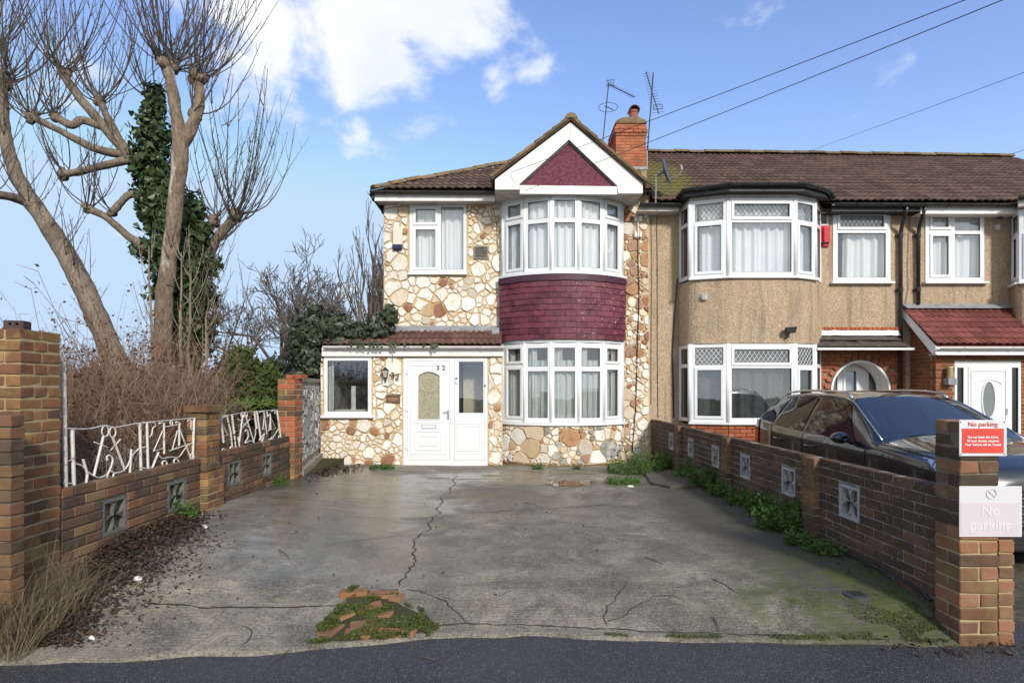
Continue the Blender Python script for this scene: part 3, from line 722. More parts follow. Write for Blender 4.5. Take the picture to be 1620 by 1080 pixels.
# ================================================================== number 32: stone-clad end house
h32 = thing('end_terrace_house', (0.1, YM, 0), 'stone-clad end house with maroon tiled bay and white front door', 'house')
EAVE32 = Z(309, YM)
bayc = PX(893, 11.0); bR = 1.69; bhalf = R(45); bay_yc = 10.93+bR      # bay arc
def arc(theta, r=bR): return (bayc+r*math.sin(theta), bay_yc-r*math.cos(theta))
BW = 1.16
ub0 = (bayc-BW)-X32L; ub1 = (bayc+BW)-X32L
Wm, Lm = frame2((X32L, YM), (X32R, YM), 0)
wx0, wx1, wz0, wz1 = PX(648, YM)-X32L, PX(738, YM)-X32L, Z(432), Z(323)
holes = [(wx0, wx1, wz0, wz1), (ub0, ub1, .1, 5.35), (.35, 1.9, .0, 2.1)]
mb = MB(); mb.panel((0, Lm, -.1, EAVE32), holes, Wm, -.25, 0)
wall32 = mb.obj('wall', M_OCHRE, h32)
mb = MB(); mb.box(X32L+.004, X32L+.25, YM+.26, 19.6, -.1, EAVE32-.02); mb.box(X32L+.25, X32R, 19.35, 19.6, -.1, EAVE32-.02); mb.box(X32R-.12, X32R-.004, YM+.26, 19.35, -.1, EAVE32+.6); mb.obj('side_wall', M_PEBBLE, h32)
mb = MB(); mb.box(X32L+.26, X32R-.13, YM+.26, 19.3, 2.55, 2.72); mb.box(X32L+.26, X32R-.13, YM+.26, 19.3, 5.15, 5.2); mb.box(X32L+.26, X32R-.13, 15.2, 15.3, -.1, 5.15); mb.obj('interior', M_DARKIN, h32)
# stones of the main wall: left field, and the strip beyond the bay
sfn = lambda u, v: .235 if v < 3.85 else .19
vent_h = (PX(749, YM)-X32L-.0, PX(772, YM)-X32L, Z(411), Z(389))
for poly in cells(0.0, ub0+.02, Z(519), EAVE32-.03, .2, [(wx0-.02, wx1+.02, wz0-.06, wz1+.01), vent_h], 11, sfn):
    c = sum(p[0] for p in poly)/len(poly); stone(wall32, poly, Wm, stone_mat_pick(.06, .20 if c > 1.7 else .10), .012)
for poly in cells(ub1-.02, Lm-.02, .02, EAVE32-.1, .2, [], 12, lambda u, v: .17):
    v = sum(p[1] for p in poly)/len(poly); stone(wall32, poly, Wm, stone_mat_pick(.42 if 2.2 < v < 4.6 else .12, .3, .0), .010)
window(wall32 if False else h32, (PX(648, YM), YM-.015), (PX(738, YM), YM-.015), wz0, wz1, [(.075, .49, .70, .955, 1), (.075, .49, .05, .655, 1), (.555, .945, .05, .955, 0)], curtain=[(0, 1, 0, 1, M_NET, 34)], sill=True, sillw=.02)
# air vent
mb = MB(); x0, x1, z0, z1 = PX(750, YM), PX(772, YM), Z(410), Z(390)
mb.panel((0, x1-x0, 0, z1-z0), [(.025, x1-x0-.025, .025, z1-z0-.025)], frame2((x0, YM-.02), (x1, YM-.02), z0)[0], -.03, .012); v = mb.obj('air_vent', simple('vent_grey', (.22, .21, .19), (.15, .14, .12), 9, .6), h32)
for k in range(6):
    m2 = MB(); zz = z0+.035+k*(z1-z0-.06)/6; m2.hexa([(x0+.02, YM-.026, zz), (x1-.02, YM-.026, zz), (x1-.02, YM-.008, zz+.016), (x0+.02, YM-.008, zz+.016), (x0+.02, YM-.03, zz+.008), (x1-.02, YM-.03, zz+.008), (x1-.02, YM-.01, zz+.024), (x0+.02, YM-.01, zz+.024)]); m2.obj('slat', MATS['vent_grey'], v)
# ---- bay
ths = [-45, -27, -9, 9, 27, 45]; ths = [R(a) for a in ths]
ZB = [(Z(668, 11.1), Z(542, 11.1)), (Z(432, 11.1), Z(312, 11.1))]
for fl in (0, 1):
    z0, z1 = ZB[fl]
    for i in range(5):
        A, B = arc(ths[i]), arc(ths[i+1]); edge = i in (0, 4)
        li = [(.20, .80, .75, .95, 1), (.20, .80, .06, .70, 1)] if edge else [(.13, .87, .70, .93, 0), (.13, .87, .06, .64, 0)]
        if edge:
            li = [(.16, .90, .745, .955, 1), (.16, .90, .05, .69, 1)]
            if i == 4: li = [(1-b, 1-a, c, d, s) for (a, b, c, d, s) in li]
        cu = [(0, 1, 0, 1, M_NET, 36)] if fl else [(0, 1, 0.0, .78, M_NETG, 44), (.0, .42, .0, 1.0, M_NETG, 40)] + ([(.55, 1.0, .0, 1.0, M_DRAPE, 50)] if i in (0, 4) else [])
        if edge: cu = [((a if i else a-.28 if a < .1 else a), (b+.28 if i and b > .9 else b), c, d, m_, e) for (a, b, c, d, m_, e) in cu]
        window(h32, A, B, z0, z1, li, sill=False, curtain=cu, cd=-.11)
    # posts at the facet joints and a continuous curved sill / head
    for i, th in enumerate(ths):
        p = arc(th, bR+.002); m2 = MB(); m2.tube([(p[0], p[1]+.03, z0), (p[0], p[1]+.03, z1)], .038, 8); m2.obj('bay_post', M_UPVC, h32, smooth=True)
    for (nm, r0, r1, za, zb, mt) in (('bay_sill', bR-.12, bR+.07, z0-.05, z0-.001, M_UPVC), ('bay_head', bR-.12, bR+.012, z1+.001, z1+.05, M_UPVC)):
        m2 = MB(); n = 20; aa = R(47.5)
        for k in range(n+1):
            th = lerp(-aa, aa, k/n)
            for (r_, zz) in ((r0, za), (r1, za), (r1, zb), (r0, zb)): p = arc(th, r_); m2.v.append((p[0], p[1], zz))
        for k in range(n):
            for q in range(4): m2.f.append((k*4+q, k*4+(q+1) % 4, k*4+4+(q+1) % 4, k*4+4+q))
        m2.f += [(0, 1, 2, 3), (n*4+3, n*4+2, n*4+1, n*4)]; m2.obj(nm, mt, h32, weld=True)
def curved_wall(r, th, z0, z1, mat, name, thick=.16):
    m2 = MB(); n = 24
    for k in range(n+1):
        t = lerp(-th, th, k/n)
        for (r_, zz) in ((r-thick, z0), (r, z0), (r, z1), (r-thick, z1)): p = arc(t, r_); m2.v.append((p[0], p[1], zz))
    for k in range(n):
        for q in range(4): m2.f.append((k*4+q, k*4+(q+1) % 4, k*4+4+(q+1) % 4, k*4+4+q))
    m2.f += [(0, 1, 2, 3), (n*4+3, n*4+2, n*4+1, n*4)]
    return m2.obj(name, mat, h32, weld=True)
# maroon tile hanging
za, zb = ZB[0][1]+.055, ZB[1][0]-.052
apron = curved_wall(bR+.02, R(46.5), za, zb, M_MAROON, 'bay_apron')
nc = 11; chh = (zb-za)/nc; aR = bR+.045; tw = .205; thmax = R(47)
for j in range(nc):
    th = -thmax - (.5*tw/aR if j % 2 else 0)
    while th < thmax-.01:
        a, b = max(th, -thmax), min(th+tw/aR, thmax); th += tw/aR
        if b-a < .02: continue
        mid = (a+b)/2; p = arc(mid, aR+rng.uniform(-.002, .003)); w_ = (b-a)*aR-.004
        key = 'mtile'
        if key not in _bm:
            m2 = MB(); m2.hexa([(-.5, -.012, 0), (.5, -.012, 0), (.5, .004, 0), (-.5, .004, 0), (-.5, .006, 1), (.5, .006, 1), (.5, .016, 1), (-.5, .016, 1)]); _bm[key] = m2.mesh('tile', M_MAROON)
        ov = 1.18 if j < nc-1 else .98
        inst('tile', _bm[key], apron, Matrix.Translation((p[0], p[1], za+j*chh+rng.uniform(-.003, .003))) @ Matrix.Rotation(mid, 4, 'Z') @ Matrix.Rotation(rng.uniform(-.006, .006), 4, 'Y') @ Matrix.Diagonal((w_, 1, chh*ov, 1)))
M_MARD = simple('maroon_band', (.045, .014, .028), (.07, .022, .04), 8, .6)
m2 = MB(); n = 24
for k in range(n+1):
    t = lerp(-R(47.5), R(47.5), k/n)
    for (r_, zz) in ((bR+.03, zb-.115+.006*math.sin(k*1.7)), (bR+.072, zb-.12+.006*math.sin(k*1.7)), (bR+.055, zb-.001), (bR+.03, zb-.001)): p = arc(t, r_); m2.v.append((p[0], p[1], zz))
for k in range(n):
    for q in range(4): m2.f.append((k*4+q, k*4+(q+1) % 4, k*4+4+(q+1) % 4, k*4+4+q))
m2.obj('apron_flashing', M_MARD, h32)
# stone-clad bay base with a brick plinth course
base = curved_wall(bR+.01, R(47), -.08, ZB[0][0]-.052, M_OCHRE, 'bay_base')
Wb = lambda u, v, d: Vector((*arc(u/bR, bR+.01+d), v))
for poly in cells(-bR*R(46), bR*R(46), .05, ZB[0][0]-.06, .22, [], 21): stone(base, poly, Wb, stone_mat_pick(.10, .30, .22), .009)
for k in range(11):
    th = lerp(-R(43), R(43), (k+.5)/11); p = arc(th, bR+.03); put_brick(base, (p[0], p[1], .012), th, .20, .10, .05, M_BK_PIERM)
# ---- gable over the bay
YG = 10.80
gy = lambda y: (lambda p: Vector((PX(p[0], YG), y, PZ(p[1], YG))))
def gpoly(name, poly, y0, y1, mat, parent=h32):
    m2 = MB(); m2.prism(poly, gy(y0), gy(y1)); return m2.obj(name, mat, parent, weld=True)
gab = gpoly('gable_panel', [(897, 214), (815, 299), (985, 301)], YG+.07, YG+.10, M_MARR)
bevel(gpoly('barge_board', [(903, 193), (783, 284), (783, 300), (822, 300), (822, 291), (900, 221)], YG, YG+.06, M_WPAINT), .006)
bevel(gpoly('barge_board', [(903.2, 193), (900.2, 221), (976, 293), (978, 306), (1017, 306), (1017, 290)], YG+.001, YG+.06, M_WPAINT), .006)
gpoly('gable_beam', [(822.4, 292.5), (975.6, 294.5), (977, 307), (822.4, 306)], YG+.015, YG+.068, M_WPAINT)
for seg in ([(900, 221), (822, 291), (826, 291), (900, 224.5)], [(900, 221), (900, 224.5), (972, 293), (976, 293)]):
    gpoly('panel_trim', seg, YG+.045, YG+.085, M_GUTB)
m2 = MB(); xa, xb = PX(783, YG), PX(1017, YG); zs = PZ(302, YG)
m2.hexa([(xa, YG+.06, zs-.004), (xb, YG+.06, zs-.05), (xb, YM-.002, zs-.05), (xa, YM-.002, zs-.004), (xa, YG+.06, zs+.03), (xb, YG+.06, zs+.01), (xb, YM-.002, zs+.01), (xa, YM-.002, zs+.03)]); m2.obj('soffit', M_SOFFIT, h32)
m2 = MB(); m2.box(PX(783, YG)+.002, PX(785.5, YG), YG+.062, YM-.004, zs+.032, zs+.16); m2.box(PX(1014.5, YG), PX(1017, YG)-.002, YG+.062, YM-.004, zs+.012, zs+.12); m2.obj('gable_side', M_WPAINT, h32)
apex = gy(YG-.05)((903, 187)); gl_ = gy(YG-.05)((777, 282)); gr_ = gy(YG-.05)((1022, 290))
YB = 13.75
m2 = MB()
for foot, sg in ((gl_, -1), (gr_, 1)):
    a0, f0 = apex, foot; a1 = Vector((apex.x, YB, apex.z)); f1 = Vector((foot.x, YB, foot.z)); dn = Vector((0, 0, -.05))
    m2.hexa([f0+dn, a0+dn, a1+dn, f1+dn, f0, a0, a1, f1] if sg < 0 else [a0+dn, f0+dn, f1+dn, a1+dn, a0, f0, f1, a1])
groof = m2.obj('gable_roof', M_TILE, h32)
for foot in (gl_, gr_):       # stepped verge tiles
    n = 9; d = (apex-foot)
    for k in range(n):
        a = foot+d*(k/n); b = foot+d*((k+1.12)/n) if k < n-1 else apex+Vector((0, 0, .01)); up = Vector((-d.z, 0, d.x)).normalized()
        if up.z < 0: up = -up
        m2 = MB(); t0, t1 = up*.055, up*.035; e = rng.uniform(-.01, .01); y0, y1 = YG-.075+e, YG+.33
        pts = [a-up*.015, b-up*.015, b+t1, a+t0]
        m2.prism([(p.x, p.z) for p in pts], lambda q: Vector((q[0], y0, q[1])), lambda q: Vector((q[0], y1, q[1]))); bevel(m2.obj('verge_tile', M_TILEM, groof, weld=True), .012)
ridge_tiles(groof, apex+Vector((0, -.03, -.02)), (apex.x, YB, apex.z-.02), M_TILEM, .12)
# ---- main roof of number 32 (hipped at the open end)
YE, YR = 11.28, 15.6; ZR0 = PZ(243, YR)
XE = PX(588, YE); EZ = PZ(301, YE); hipx = lambda y: XE+(y-YE)*1.0
roof32 = None
m2 = MB(); rx0 = hipx(YR)
m2.add([(XE, YE, EZ), (X32R, YE, EZ), (X32R, YR, ZR0), (rx0, YR, ZR0), (XE, 19.9, EZ), (X32R, 19.9, EZ)], [(0, 1, 2, 3), (0, 3, 4), (3, 2, 5, 4)])
roof32 = m2.obj('roof', M_TILE, h32)
gx0 = gl_.x-.05
EZR = PZ(321, YE)
tile_roof(roof32, XE, X32R+.02, EZ, EZ, ZR0, ZR0, YE-.04, YR, M_TILE, clip=lambda x, y: x > hipx(y)+.12)
ridge_tiles(roof32, (XE+.03, YE-.02, EZ+.03), (rx0, YR, ZR0+.04), M_TILEM, .10, .40, 'hip_tile')
ridge_tiles(roof32, (rx0, YR, ZR0+.03), (X32R, YR, ZR0+.03), M_TILEM, .12)
m2 = MB(); m2.box(XE+.05, xa-.01, YE+.03, YE+.055, EZ-.20, EZ-.012); m2.obj('fascia', M_WPAINT, h32)
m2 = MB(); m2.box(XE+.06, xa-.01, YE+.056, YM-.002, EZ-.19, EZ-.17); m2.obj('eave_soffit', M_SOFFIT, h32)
m2 = MB(); m2.box(XE+.0, XE+.045, YE+.0, 19.8, EZ-.16, EZ-.012); m2.obj('side_fascia', M_GUTK, h32)
gutter(h32, [(XE-.02, YE-.035, EZ-.03), (xa-.02, YE-.035, EZ-.045)], M_GUTB, .055)
gutter(h32, [(XE-.035, YE-.02, EZ-.03), (XE-.035, 19.8, EZ-.04)], M_GUTK, .055)
# chimney
cx0, cx1, cy0, cy1 = PX(974, 13.7), PX(1025, 13.7)-.04, 13.7, 14.7
zc0, zc1 = PZ(268, 13.7), PZ(196, 13.7)
ch = None
m2 = MB(); m2.box(cx0+.008, cx1-.008, cy0+.008, cy1-.008, zc0-.5, zc1-.01); ch = m2.obj('chimney', M_MORTAR, h32)
n = 15; hc = (zc1-zc0)/n
for i in range(n):
    out = .035 if i in (12, 13) else .015 if i == 11 else 0.0
    zc = zc0+(i+.5)*hc; L1 = cx1-cx0+2*out; L2 = cy1-cy0+2*out; s_ = i % 2
    cuts = [0, .5, 1] if False else None
    def run(L_, shift):
        u = -shift; r_ = []
        while u < L_-.03:
            a, b = max(0, u), min(L_, u+.225)
            if b-a > .04: r_.append((a, b))
            u += .225
        return r_
    for (a, b) in run(L1, .11*s_): put_brick(ch, (cx0-out+(a+b)/2, cy0-out+.05, zc), 0, b-a-.01, .1, hc-.009, M_BK_CHIM)
    for (a, b) in run(L2-.1, .11*(1-s_)): put_brick(ch, (cx0-out+.05, cy0-out+.1+(a+b)/2, zc), R(90), b-a-.01, .1, hc-.009, M_BK_CHIM)
    m3 = MB(); m3.box(cx0-out+.1, cx1+out-.004, cy0-out+.1, cy1+out, zc-hc/2, zc+hc/2-.001)
    if out: m3.obj('corbel', M_BK_CHIM, ch)
m2 = MB(); m2.prism([(cx0-.03, zc1), (cx1+.03, zc1), (cx1-.02, zc1+.10), (cx1-.18, zc1+.17), (cx0+.2, zc1+.17), (cx0+.03, zc1+.10)], lambda q: Vector((q[0], cy0-.02, q[1])), lambda q: Vector((q[0], cy1+.03, q[1])))
bevel(m2.obj('flaunching', M_TILEM, ch, weld=True), .03)
pc = Vector((PX(1003, 14.0), 14.05, zc1+.12)); m2 = MB(); prof = [(.135, 0), (.13, .06), (.115, .1), (.11, .28), (.125, .30), (.125, .34), (.10, .36), (.085, .34), (.085, .0)]
for (r_, h_) in prof:
    for k in range(16): an = 2*math.pi*k/16; m2.v.append((pc.x+r_*math.cos(an), pc.y+r_*math.sin(an), pc.z+h_))
for j in range(len(prof)-1):
    for k in range(16): k2 = (k+1) % 16; m2.f.append((j*16+k, j*16+k2, (j+1)*16+k2, (j+1)*16+k))
pot = m2.obj('chimney_pot', simple('terracotta', (.33, .11, .065), (.24, .085, .05), 9, .8), ch, smooth=False)
m2 = MB()     # hood cowl on the pot: half barrel
for k in range(9):
    an = math.pi*k/8
    for (r_, yy) in ((.135, -.14), (.135, .14), (.115, .14), (.115, -.14)): m2.v.append((pc.x+r_*math.cos(an), pc.y+yy, pc.z+.33+r_*math.sin(an)*.9))
for k in range(8):
    for q in range(4): m2.f.append((k*4+q, k*4+(q+1) % 4, k*4+4+(q+1) % 4, k*4+4+q))
m2.obj('cowl', simple('cowl_brown', (.10, .035, .03), (.07, .03, .028), 9, .6), ch)
m2 = MB(); m2.box(cx0+.12, cx1+.03, cy0-.035, cy0-.012, zc0-.10, zc0+.05); m2.box(cx1+.004, cx1+.03, cy0-.012, cy1, zc0-.02, zc0+.45); m2.obj('flashing', M_LEAD, ch)

# ---- lean-to porch
PXL, PXR = PX(507, YP), PX(795, YP)
Wp, Lp = frame2((PXL, YP), (PXR, YP), 0); zp = lambda py: PZ(py, YP)
pw = (PX(513, YP)-PXL, PX(588, YP)-PXL, zp(657), zp(564)); dr = (PX(638, YP)-PXL, PX(771, YP)-PXL, zp(738), zp(566))
m2 = MB(); m2.panel((0, Lp, -.08, zp(562)), [pw, dr], Wp, -.11, 0); porch = m2.obj('porch_wall', M_OCHRE, h32)
m2 = MB(); m2.box(PXL+.003, PXL+.11, YP+.112, 14.0, -.08, 2.20); m2.box(PXL+.112, X32L-.004, 13.9, 14.0, -.08, 2.2); m2.box(PXR-.08, PXR-.004, YP+.112, YM-.004, -.08, 2.2); m2.obj('porch_side', M_GREYM, h32)
m2 = MB(); m2.box(PXL+.112, X32L-.01, YM+.02, 13.89, 2.22, 2.30); m2.obj('side_roof', M_GUTK, h32)
m2 = MB(); m2.box(PXL+.12, PXR-.09, YP+.115, YM-.26, -.07, -.03); m2.box(PXL+.13, X32L-.02, 12.9, 12.95, -.07, 2.1); m2.obj('porch_floor', M_DARKIN, h32)
number_h = (PX(612, YP)-PXL, PX(632, YP)-PXL, zp(637), zp(624))
for poly in cells(0, Lp, .02, zp(564), .17, [(pw[0]-.015, pw[1]+.02, pw[2]-.05, pw[3]+.2), (dr[0]-.012, dr[1]+.012, -1, 5), number_h], 33, lambda u, v: .16 if v < 1.15 else .21):
    stone(porch, poly, Wp, stone_mat_pick(.05, .09), .012)
window(h32, (PX(513, YP), YP-.02), (PX(588, YP), YP-.02), pw[2], pw[3], [(.075, .925, .07, .93, 0)], sill=True, curtain=[(.02, .16, 0, 1, M_NETG, 50)])
# things behind that window: a white post and a low cabinet
m2 = MB(); xx = PX(561, 11.5); m2.tube([(xx, 11.42, .3), (xx, 11.42, 1.55)], .05, 10); m2.box(xx-.35, xx+.3, 11.35, 11.5, .3, 1.08); m2.obj('interior_post', M_WPAINT, h32)
# front door
D0, D1 = dr[0], dr[1]; DW = D1-D0; zb0, zt = dr[2], dr[3]; HH = zt-zb0
Wd = frame2((PXL+D0, YP-.01), (PXL+D1, YP-.01), zb0)[0]
k_ = DW/133.0    # metres per picture pixel on the door
def dp(px, py): return ((px-638)*k_, (738-py)*HH/172.0)
m2 = MB(); lf = (*[dp(645, 0)[0], dp(712, 0)[0]], dp(0, 727)[1], dp(0, 571)[1]); sp = (dp(719, 0)[0], dp(766, 0)[0], dp(0, 728)[1], dp(0, 570)[1])
m2.panel((0, DW, 0, HH), [lf, sp], Wd, -.075, 0); dfr = bevel(m2.obj('door_frame', M_UPVC, h32, weld=True), .006)
m2 = MB(); m2.boxf(Wd, -.04, DW+.06, -.05, -.001, -.1, .06); bevel(m2.obj('threshold', M_UPVC, dfr), .008)
# leaf with an arched glazed opening: ring of quads around the arch
def arch_pts(x0, x1, y0, ys, rise, n=14):
    pts = [(x0, y0), (x1, y0), (x1, ys)]
    for i in range(1, n): t = i/n; x = lerp(x1, x0, t); pts.append((x, ys+rise*math.sin(math.pi*t)**.8))
    pts.append((x0, ys)); return pts
ax0, ax1, ay0, ays = dp(662, 0)[0], dp(695.5, 0)[0], dp(0, 663)[1], dp(0, 595)[1]; rise = dp(0, 588)[1]-dp(0, 595)[1]+.0
inner = arch_pts(ax0, ax1, ay0, ays, rise)
def to_rect(p):
    cx, cy = (ax0+ax1)/2, (ay0+ays)/2; x, y = p[0]-cx, p[1]-cy; sx = ((lf[1]-.003-cx) if x > 0 else (cx-lf[0]-.003))/max(1e-6, abs(x)); sy = ((lf[3]-.003-cy) if y > 0 else (cy-lf[2]-.003))/max(1e-6, abs(y)); s_ = min(sx, sy); return (cx+x*s_, cy+y*s_)
outer = [to_rect(p) for p in inner]
def ringfaces(m, inn, out, W, d0, d1):
    n = len(inn); a = [W(*p, d1) for p in inn]; b = [W(*p, d1) for p in out]; c = [W(*p, d0) for p in inn]; d = [W(*p, d0) for p in out]
    m.add(a+b+c+d, [(i, (i+1) % n, n+(i+1) % n, n+i) for i in range(n)]+[(2*n+i, 2*n+(i+1) % n, (i+1) % n, i) for i in range(n)]+[(n+i, n+(i+1) % n, 3*n+(i+1) % n, 3*n+i) for i in range(n)]+[(3*n+i, 3*n+(i+1) % n, 2*n+(i+1) % n, 2*n+i) for i in range(n)])
m2 = MB(); e_ = .003
m2.boxf(Wd, lf[0]+e_, lf[1]-e_, lf[2]+e_, ay0, -.055, .006); m2.boxf(Wd, lf[0]+e_, ax0, ay0, lf[3]-e_, -.055, .006); m2.boxf(Wd, ax1, lf[1]-e_, ay0, lf[3]-e_, -.055, .006)
crv = [p for p in inner[2:]]
for p, q in zip(crv, crv[1:]):
    m2.hexa([Wd(q[0], q[1], .006), Wd(p[0], p[1], .006), Wd(p[0], p[1], -.055), Wd(q[0], q[1], -.055), Wd(q[0], lf[3]-e_, .006), Wd(p[0], lf[3]-e_, .006), Wd(p[0], lf[3]-e_, -.055), Wd(q[0], lf[3]-e_, -.055)])
door = m2.obj('door', M_UPVC, h32)
m2 = MB(); m2.add([Wd(p[0], p[1], -.014) for p in inner], [tuple(range(len(inner)))]); m2.add([Wd(p[0], p[1], -.022) for p in inner], [tuple(range(len(inner)))]); m2.obj('pane', M_GOLD, door)
m2 = MB(); ringfaces(m2, inner, [((p[0]-(ax0+ax1)/2)*1.10+(ax0+ax1)/2, (p[1]-(ay0+ays)/2)*1.045+(ay0+ays)/2) for p in inner], Wd, .0, .020); bevel(m2.obj('moulding', M_UPVC, door), .004)
def rectring(x0, x1, y0, y1, t, d0, d1, parent, name='moulding', mat=M_UPVC, W=Wd):
    m = MB(); m.panel((x0, x1, y0, y1), [(x0+t, x1-t, y0+t, y1-t)], W, d0, d1); return bevel(m.obj(name, mat, parent, weld=True), .003)
for (a, b, c, d) in ((650, 707, 718, 578), (657, 699, 711, 682), (664, 692, 705, 689)):
    p, q = dp(a, c), dp(b, d); rectring(p[0], q[0], p[1], q[1], .012, .004, .015, door)
p, q = dp(655, 668), dp(701, 666.5); m2 = MB(); m2.boxf(Wd, p[0], q[0], p[1], q[1], .004, .014); m2.obj('moulding', M_UPVC, door)
# decorative cames in the arched light
M_CAME = simple('came_brass', (.55, .52, .38), None, rough=.3, metal=.3); m2 = MB(); acx = (ax0+ax1)/2
def ring2(cx, cy, rx, ry, rr=.005, a0=0, a1=2*math.pi, n=18): m2.tube([Wd(cx+rx*math.cos(lerp(a0, a1, i/n)), cy+ry*math.sin(lerp(a0, a1, i/n)), -.010) for i in range(n+1)], rr, 5)
wA = ax1-ax0; ring2(acx, ays-.14, .40*wA, .40*wA, .008); ring2(acx, ays-.14, .26*wA, .26*wA, .005)
for k in range(8): an = k*math.pi/4; ring2(acx+.30*wA*math.cos(an), ays-.14+.30*wA*math.sin(an), .09*wA, .09*wA, .004, n=10)
for k in range(6): an = k*math.pi/3+.3; ring2(acx+.13*wA*math.cos(an), ays-.14+.13*wA*math.sin(an), .08*wA, .08*wA, .004, n=9)
for sx in (-1, 1):
    for q in (.18, .30): ring2(acx+sx*.23*wA, ay0+.33, q*.6*wA, .16, .005, 0, math.pi, 12); m2.tube([Wd(acx+sx*.23*wA-q*.6*wA, ay0+.33, -.01), Wd(acx+sx*.23*wA-q*.6*wA, ay0+.12, -.01)], .005, 5); m2.tube([Wd(acx+sx*.23*wA+q*.6*wA, ay0+.33, -.01), Wd(acx+sx*.23*wA+q*.6*wA, ay0+.12, -.01)], .005, 5)
for k in range(5): ring2(ax0+wA*(k+.5)/5, ay0+.06, .08*wA, .03, .004, n=9)
m2.obj('came', M_CAME, door)
# letterbox, handle, hinges, digits
p, q = dp(667.5, 677.5), dp(690, 671); rectring(p[0], q[0], p[1], q[1], .008, .004, .018, door, 'letterbox', M_CHROME)
m2 = MB(); m2.boxf(Wd, p[0]+.01, q[0]-.01, p[1]+.01, q[1]-.01, .004, .013); m2.obj('letter_flap', M_UPVC, door)
m2 = MB(); p = dp(709.2, 655); m2.boxf(Wd, p[0]-.016, p[0]+.016, p[1]-.10, p[1]+.08, .004, .016); m2.tube([Wd(p[0], p[1]+.045, .01), Wd(p[0], p[1]+.045, .05), Wd(p[0]-.09, p[1]+.048, .052)], .009, 8); m2.obj('handle', M_CHROME, door)
for py in (589, 648, 708):
    m2 = MB(); p = dp(643.5, py); m2.boxf(Wd, p[0]-.018, p[0]+.018, p[1]-.028, p[1]+.028, .0, .02); m2.tube([Wd(p[0]+.01, p[1]-.03, .018), Wd(p[0]+.01, p[1]+.03, .018)], .009, 8); m2.obj('hinge', M_UPVC, door)
def text(body, loc, size, mat, parent, rot=(R(90), 0, 0), name='lettering', ext=.003, align='CENTER', bold=0.0):
    cu = bpy.data.curves.new(name, 'FONT'); cu.body = body; cu.size = size; cu.align_x = align; cu.align_y = 'CENTER'; cu.extrude = ext; cu.offset = bold; cu.materials.append(mat)
    tmp = bpy.data.objects.new(name, cu); COL.objects.link(tmp); me = bpy.data.meshes.new_from_object(tmp); bpy.data.objects.remove(tmp)
    if not me.materials: me.materials.append(mat)
    return inst(name, me, parent, Matrix.Translation(loc) @ Euler(rot).to_matrix().to_4x4())
M_DIGIT = simple('digit_dark', (.05, .05, .05), None, rough=.35)
text('3', Wd(*dp(693, 582), .012), .125, M_DIGIT, door, name='house_number', bold=.002); text('2', Wd(*dp(702, 582), .012), .125, M_DIGIT, door, name='house_number', bold=.002)
# side light beside the door
a, b = dp(726, 653), dp(764.5, 572)
m2 = MB(); m2.panel((sp[0]+.003, sp[1]-.003, sp[2]+.003, sp[3]-.003), [(a[0], b[0], a[1], b[1])], Wd, -.055, .006); sl_ = bevel(m2.obj('side_panel', M_UPVC, h32, weld=True), .005)
m2 = MB(); m2.boxf(Wd, a[0]-.004, b[0]+.004, a[1]-.004, b[1]+.004, -.03, -.024); m2.obj('pane', M_GLASS, sl_)
for (x0, x1, y0, y1) in ((722, 763, 713, 669), (725, 760, 709, 673)):
    p, q = dp(x0, y0), dp(x1, y1); rectring(p[0], q[0], p[1], q[1], .012, .004, .014, sl_)
m2 = MB(); p = dp(767.5, 610); m2.boxf(Wd, p[0]-.01, p[0]+.01, p[1]-.02, p[1]+.02, -.001, .014); m2.obj('bell_push', M_BLACK, dfr)
m2 = MB(); p = dp(722.5, 602); m2.boxf(Wd, p[0]-.02, p[0]+.02, p[1]-.05, p[1]+.03, .005, .03); m2.obj('door_bell', M_UPVC, sl_); m2 = MB(); m2.boxf(Wd, p[0]-.02, p[0]+.02, p[1]+.032, p[1]+.055, .005, .028); m2.obj('bell_camera', M_BLACK, sl_)
# warm stone inner wall seen through the side light
m2 = MB(); xx = PX(745, 11.55); m2.box(xx-.15, xx+.5, 11.52, 11.58, -.05, 2.15); m2.obj('inner_wall', M_STONEB, h32)
# porch roof: fascia, white gutter, tiles, lead flashing
zg = PZ(549, 10.88)
m2 = MB(); m2.box(PXL+.05, PXR+.02, YP-.075, YP-.05, zp(564)+.006, zp(550)); m2.obj('fascia', M_WPAINT, h32)
m2 = MB(); m2.box(PXL+.05, PXR+.02, YP-.049, YP-.002, zp(563.5)+.008, zp(562)+.012); m2.obj('eave_soffit', M_WPAINT, h32)
M_GUTW = simple('gutter_white', (.74, .73, .70), (.60, .58, .53), 4, .4); gutter(h32, [(PXL+.10, YP-.14, zg+.02), (PXR+.05, YP-.14, zg+.015)], M_GUTW, .052)
zt1 = PZ(521, YM); x1r = PX(788, YM)
m2 = MB(); m2.add([(PXL+.08, YP-.10, zg+.02), (PXR-.01, YP-.10, zg+.02), (x1r, YM-.002, zt1-.02), (PXL+.08, YM-.002, zt1-.02)], [(0, 1, 2, 3)]); proof = m2.obj('porch_roof', M_TILEP, h32)
tile_roof(proof, PXL+.08, PXR-.03, zg+.03, zg+.03, zt1-.01, zt1-.01, YP-.12, YM-.03, M_TILEP, .24, .24)
m2 = MB(); xs = [X32L+.0+i*(x1r-X32L)/14 for i in range(15)]
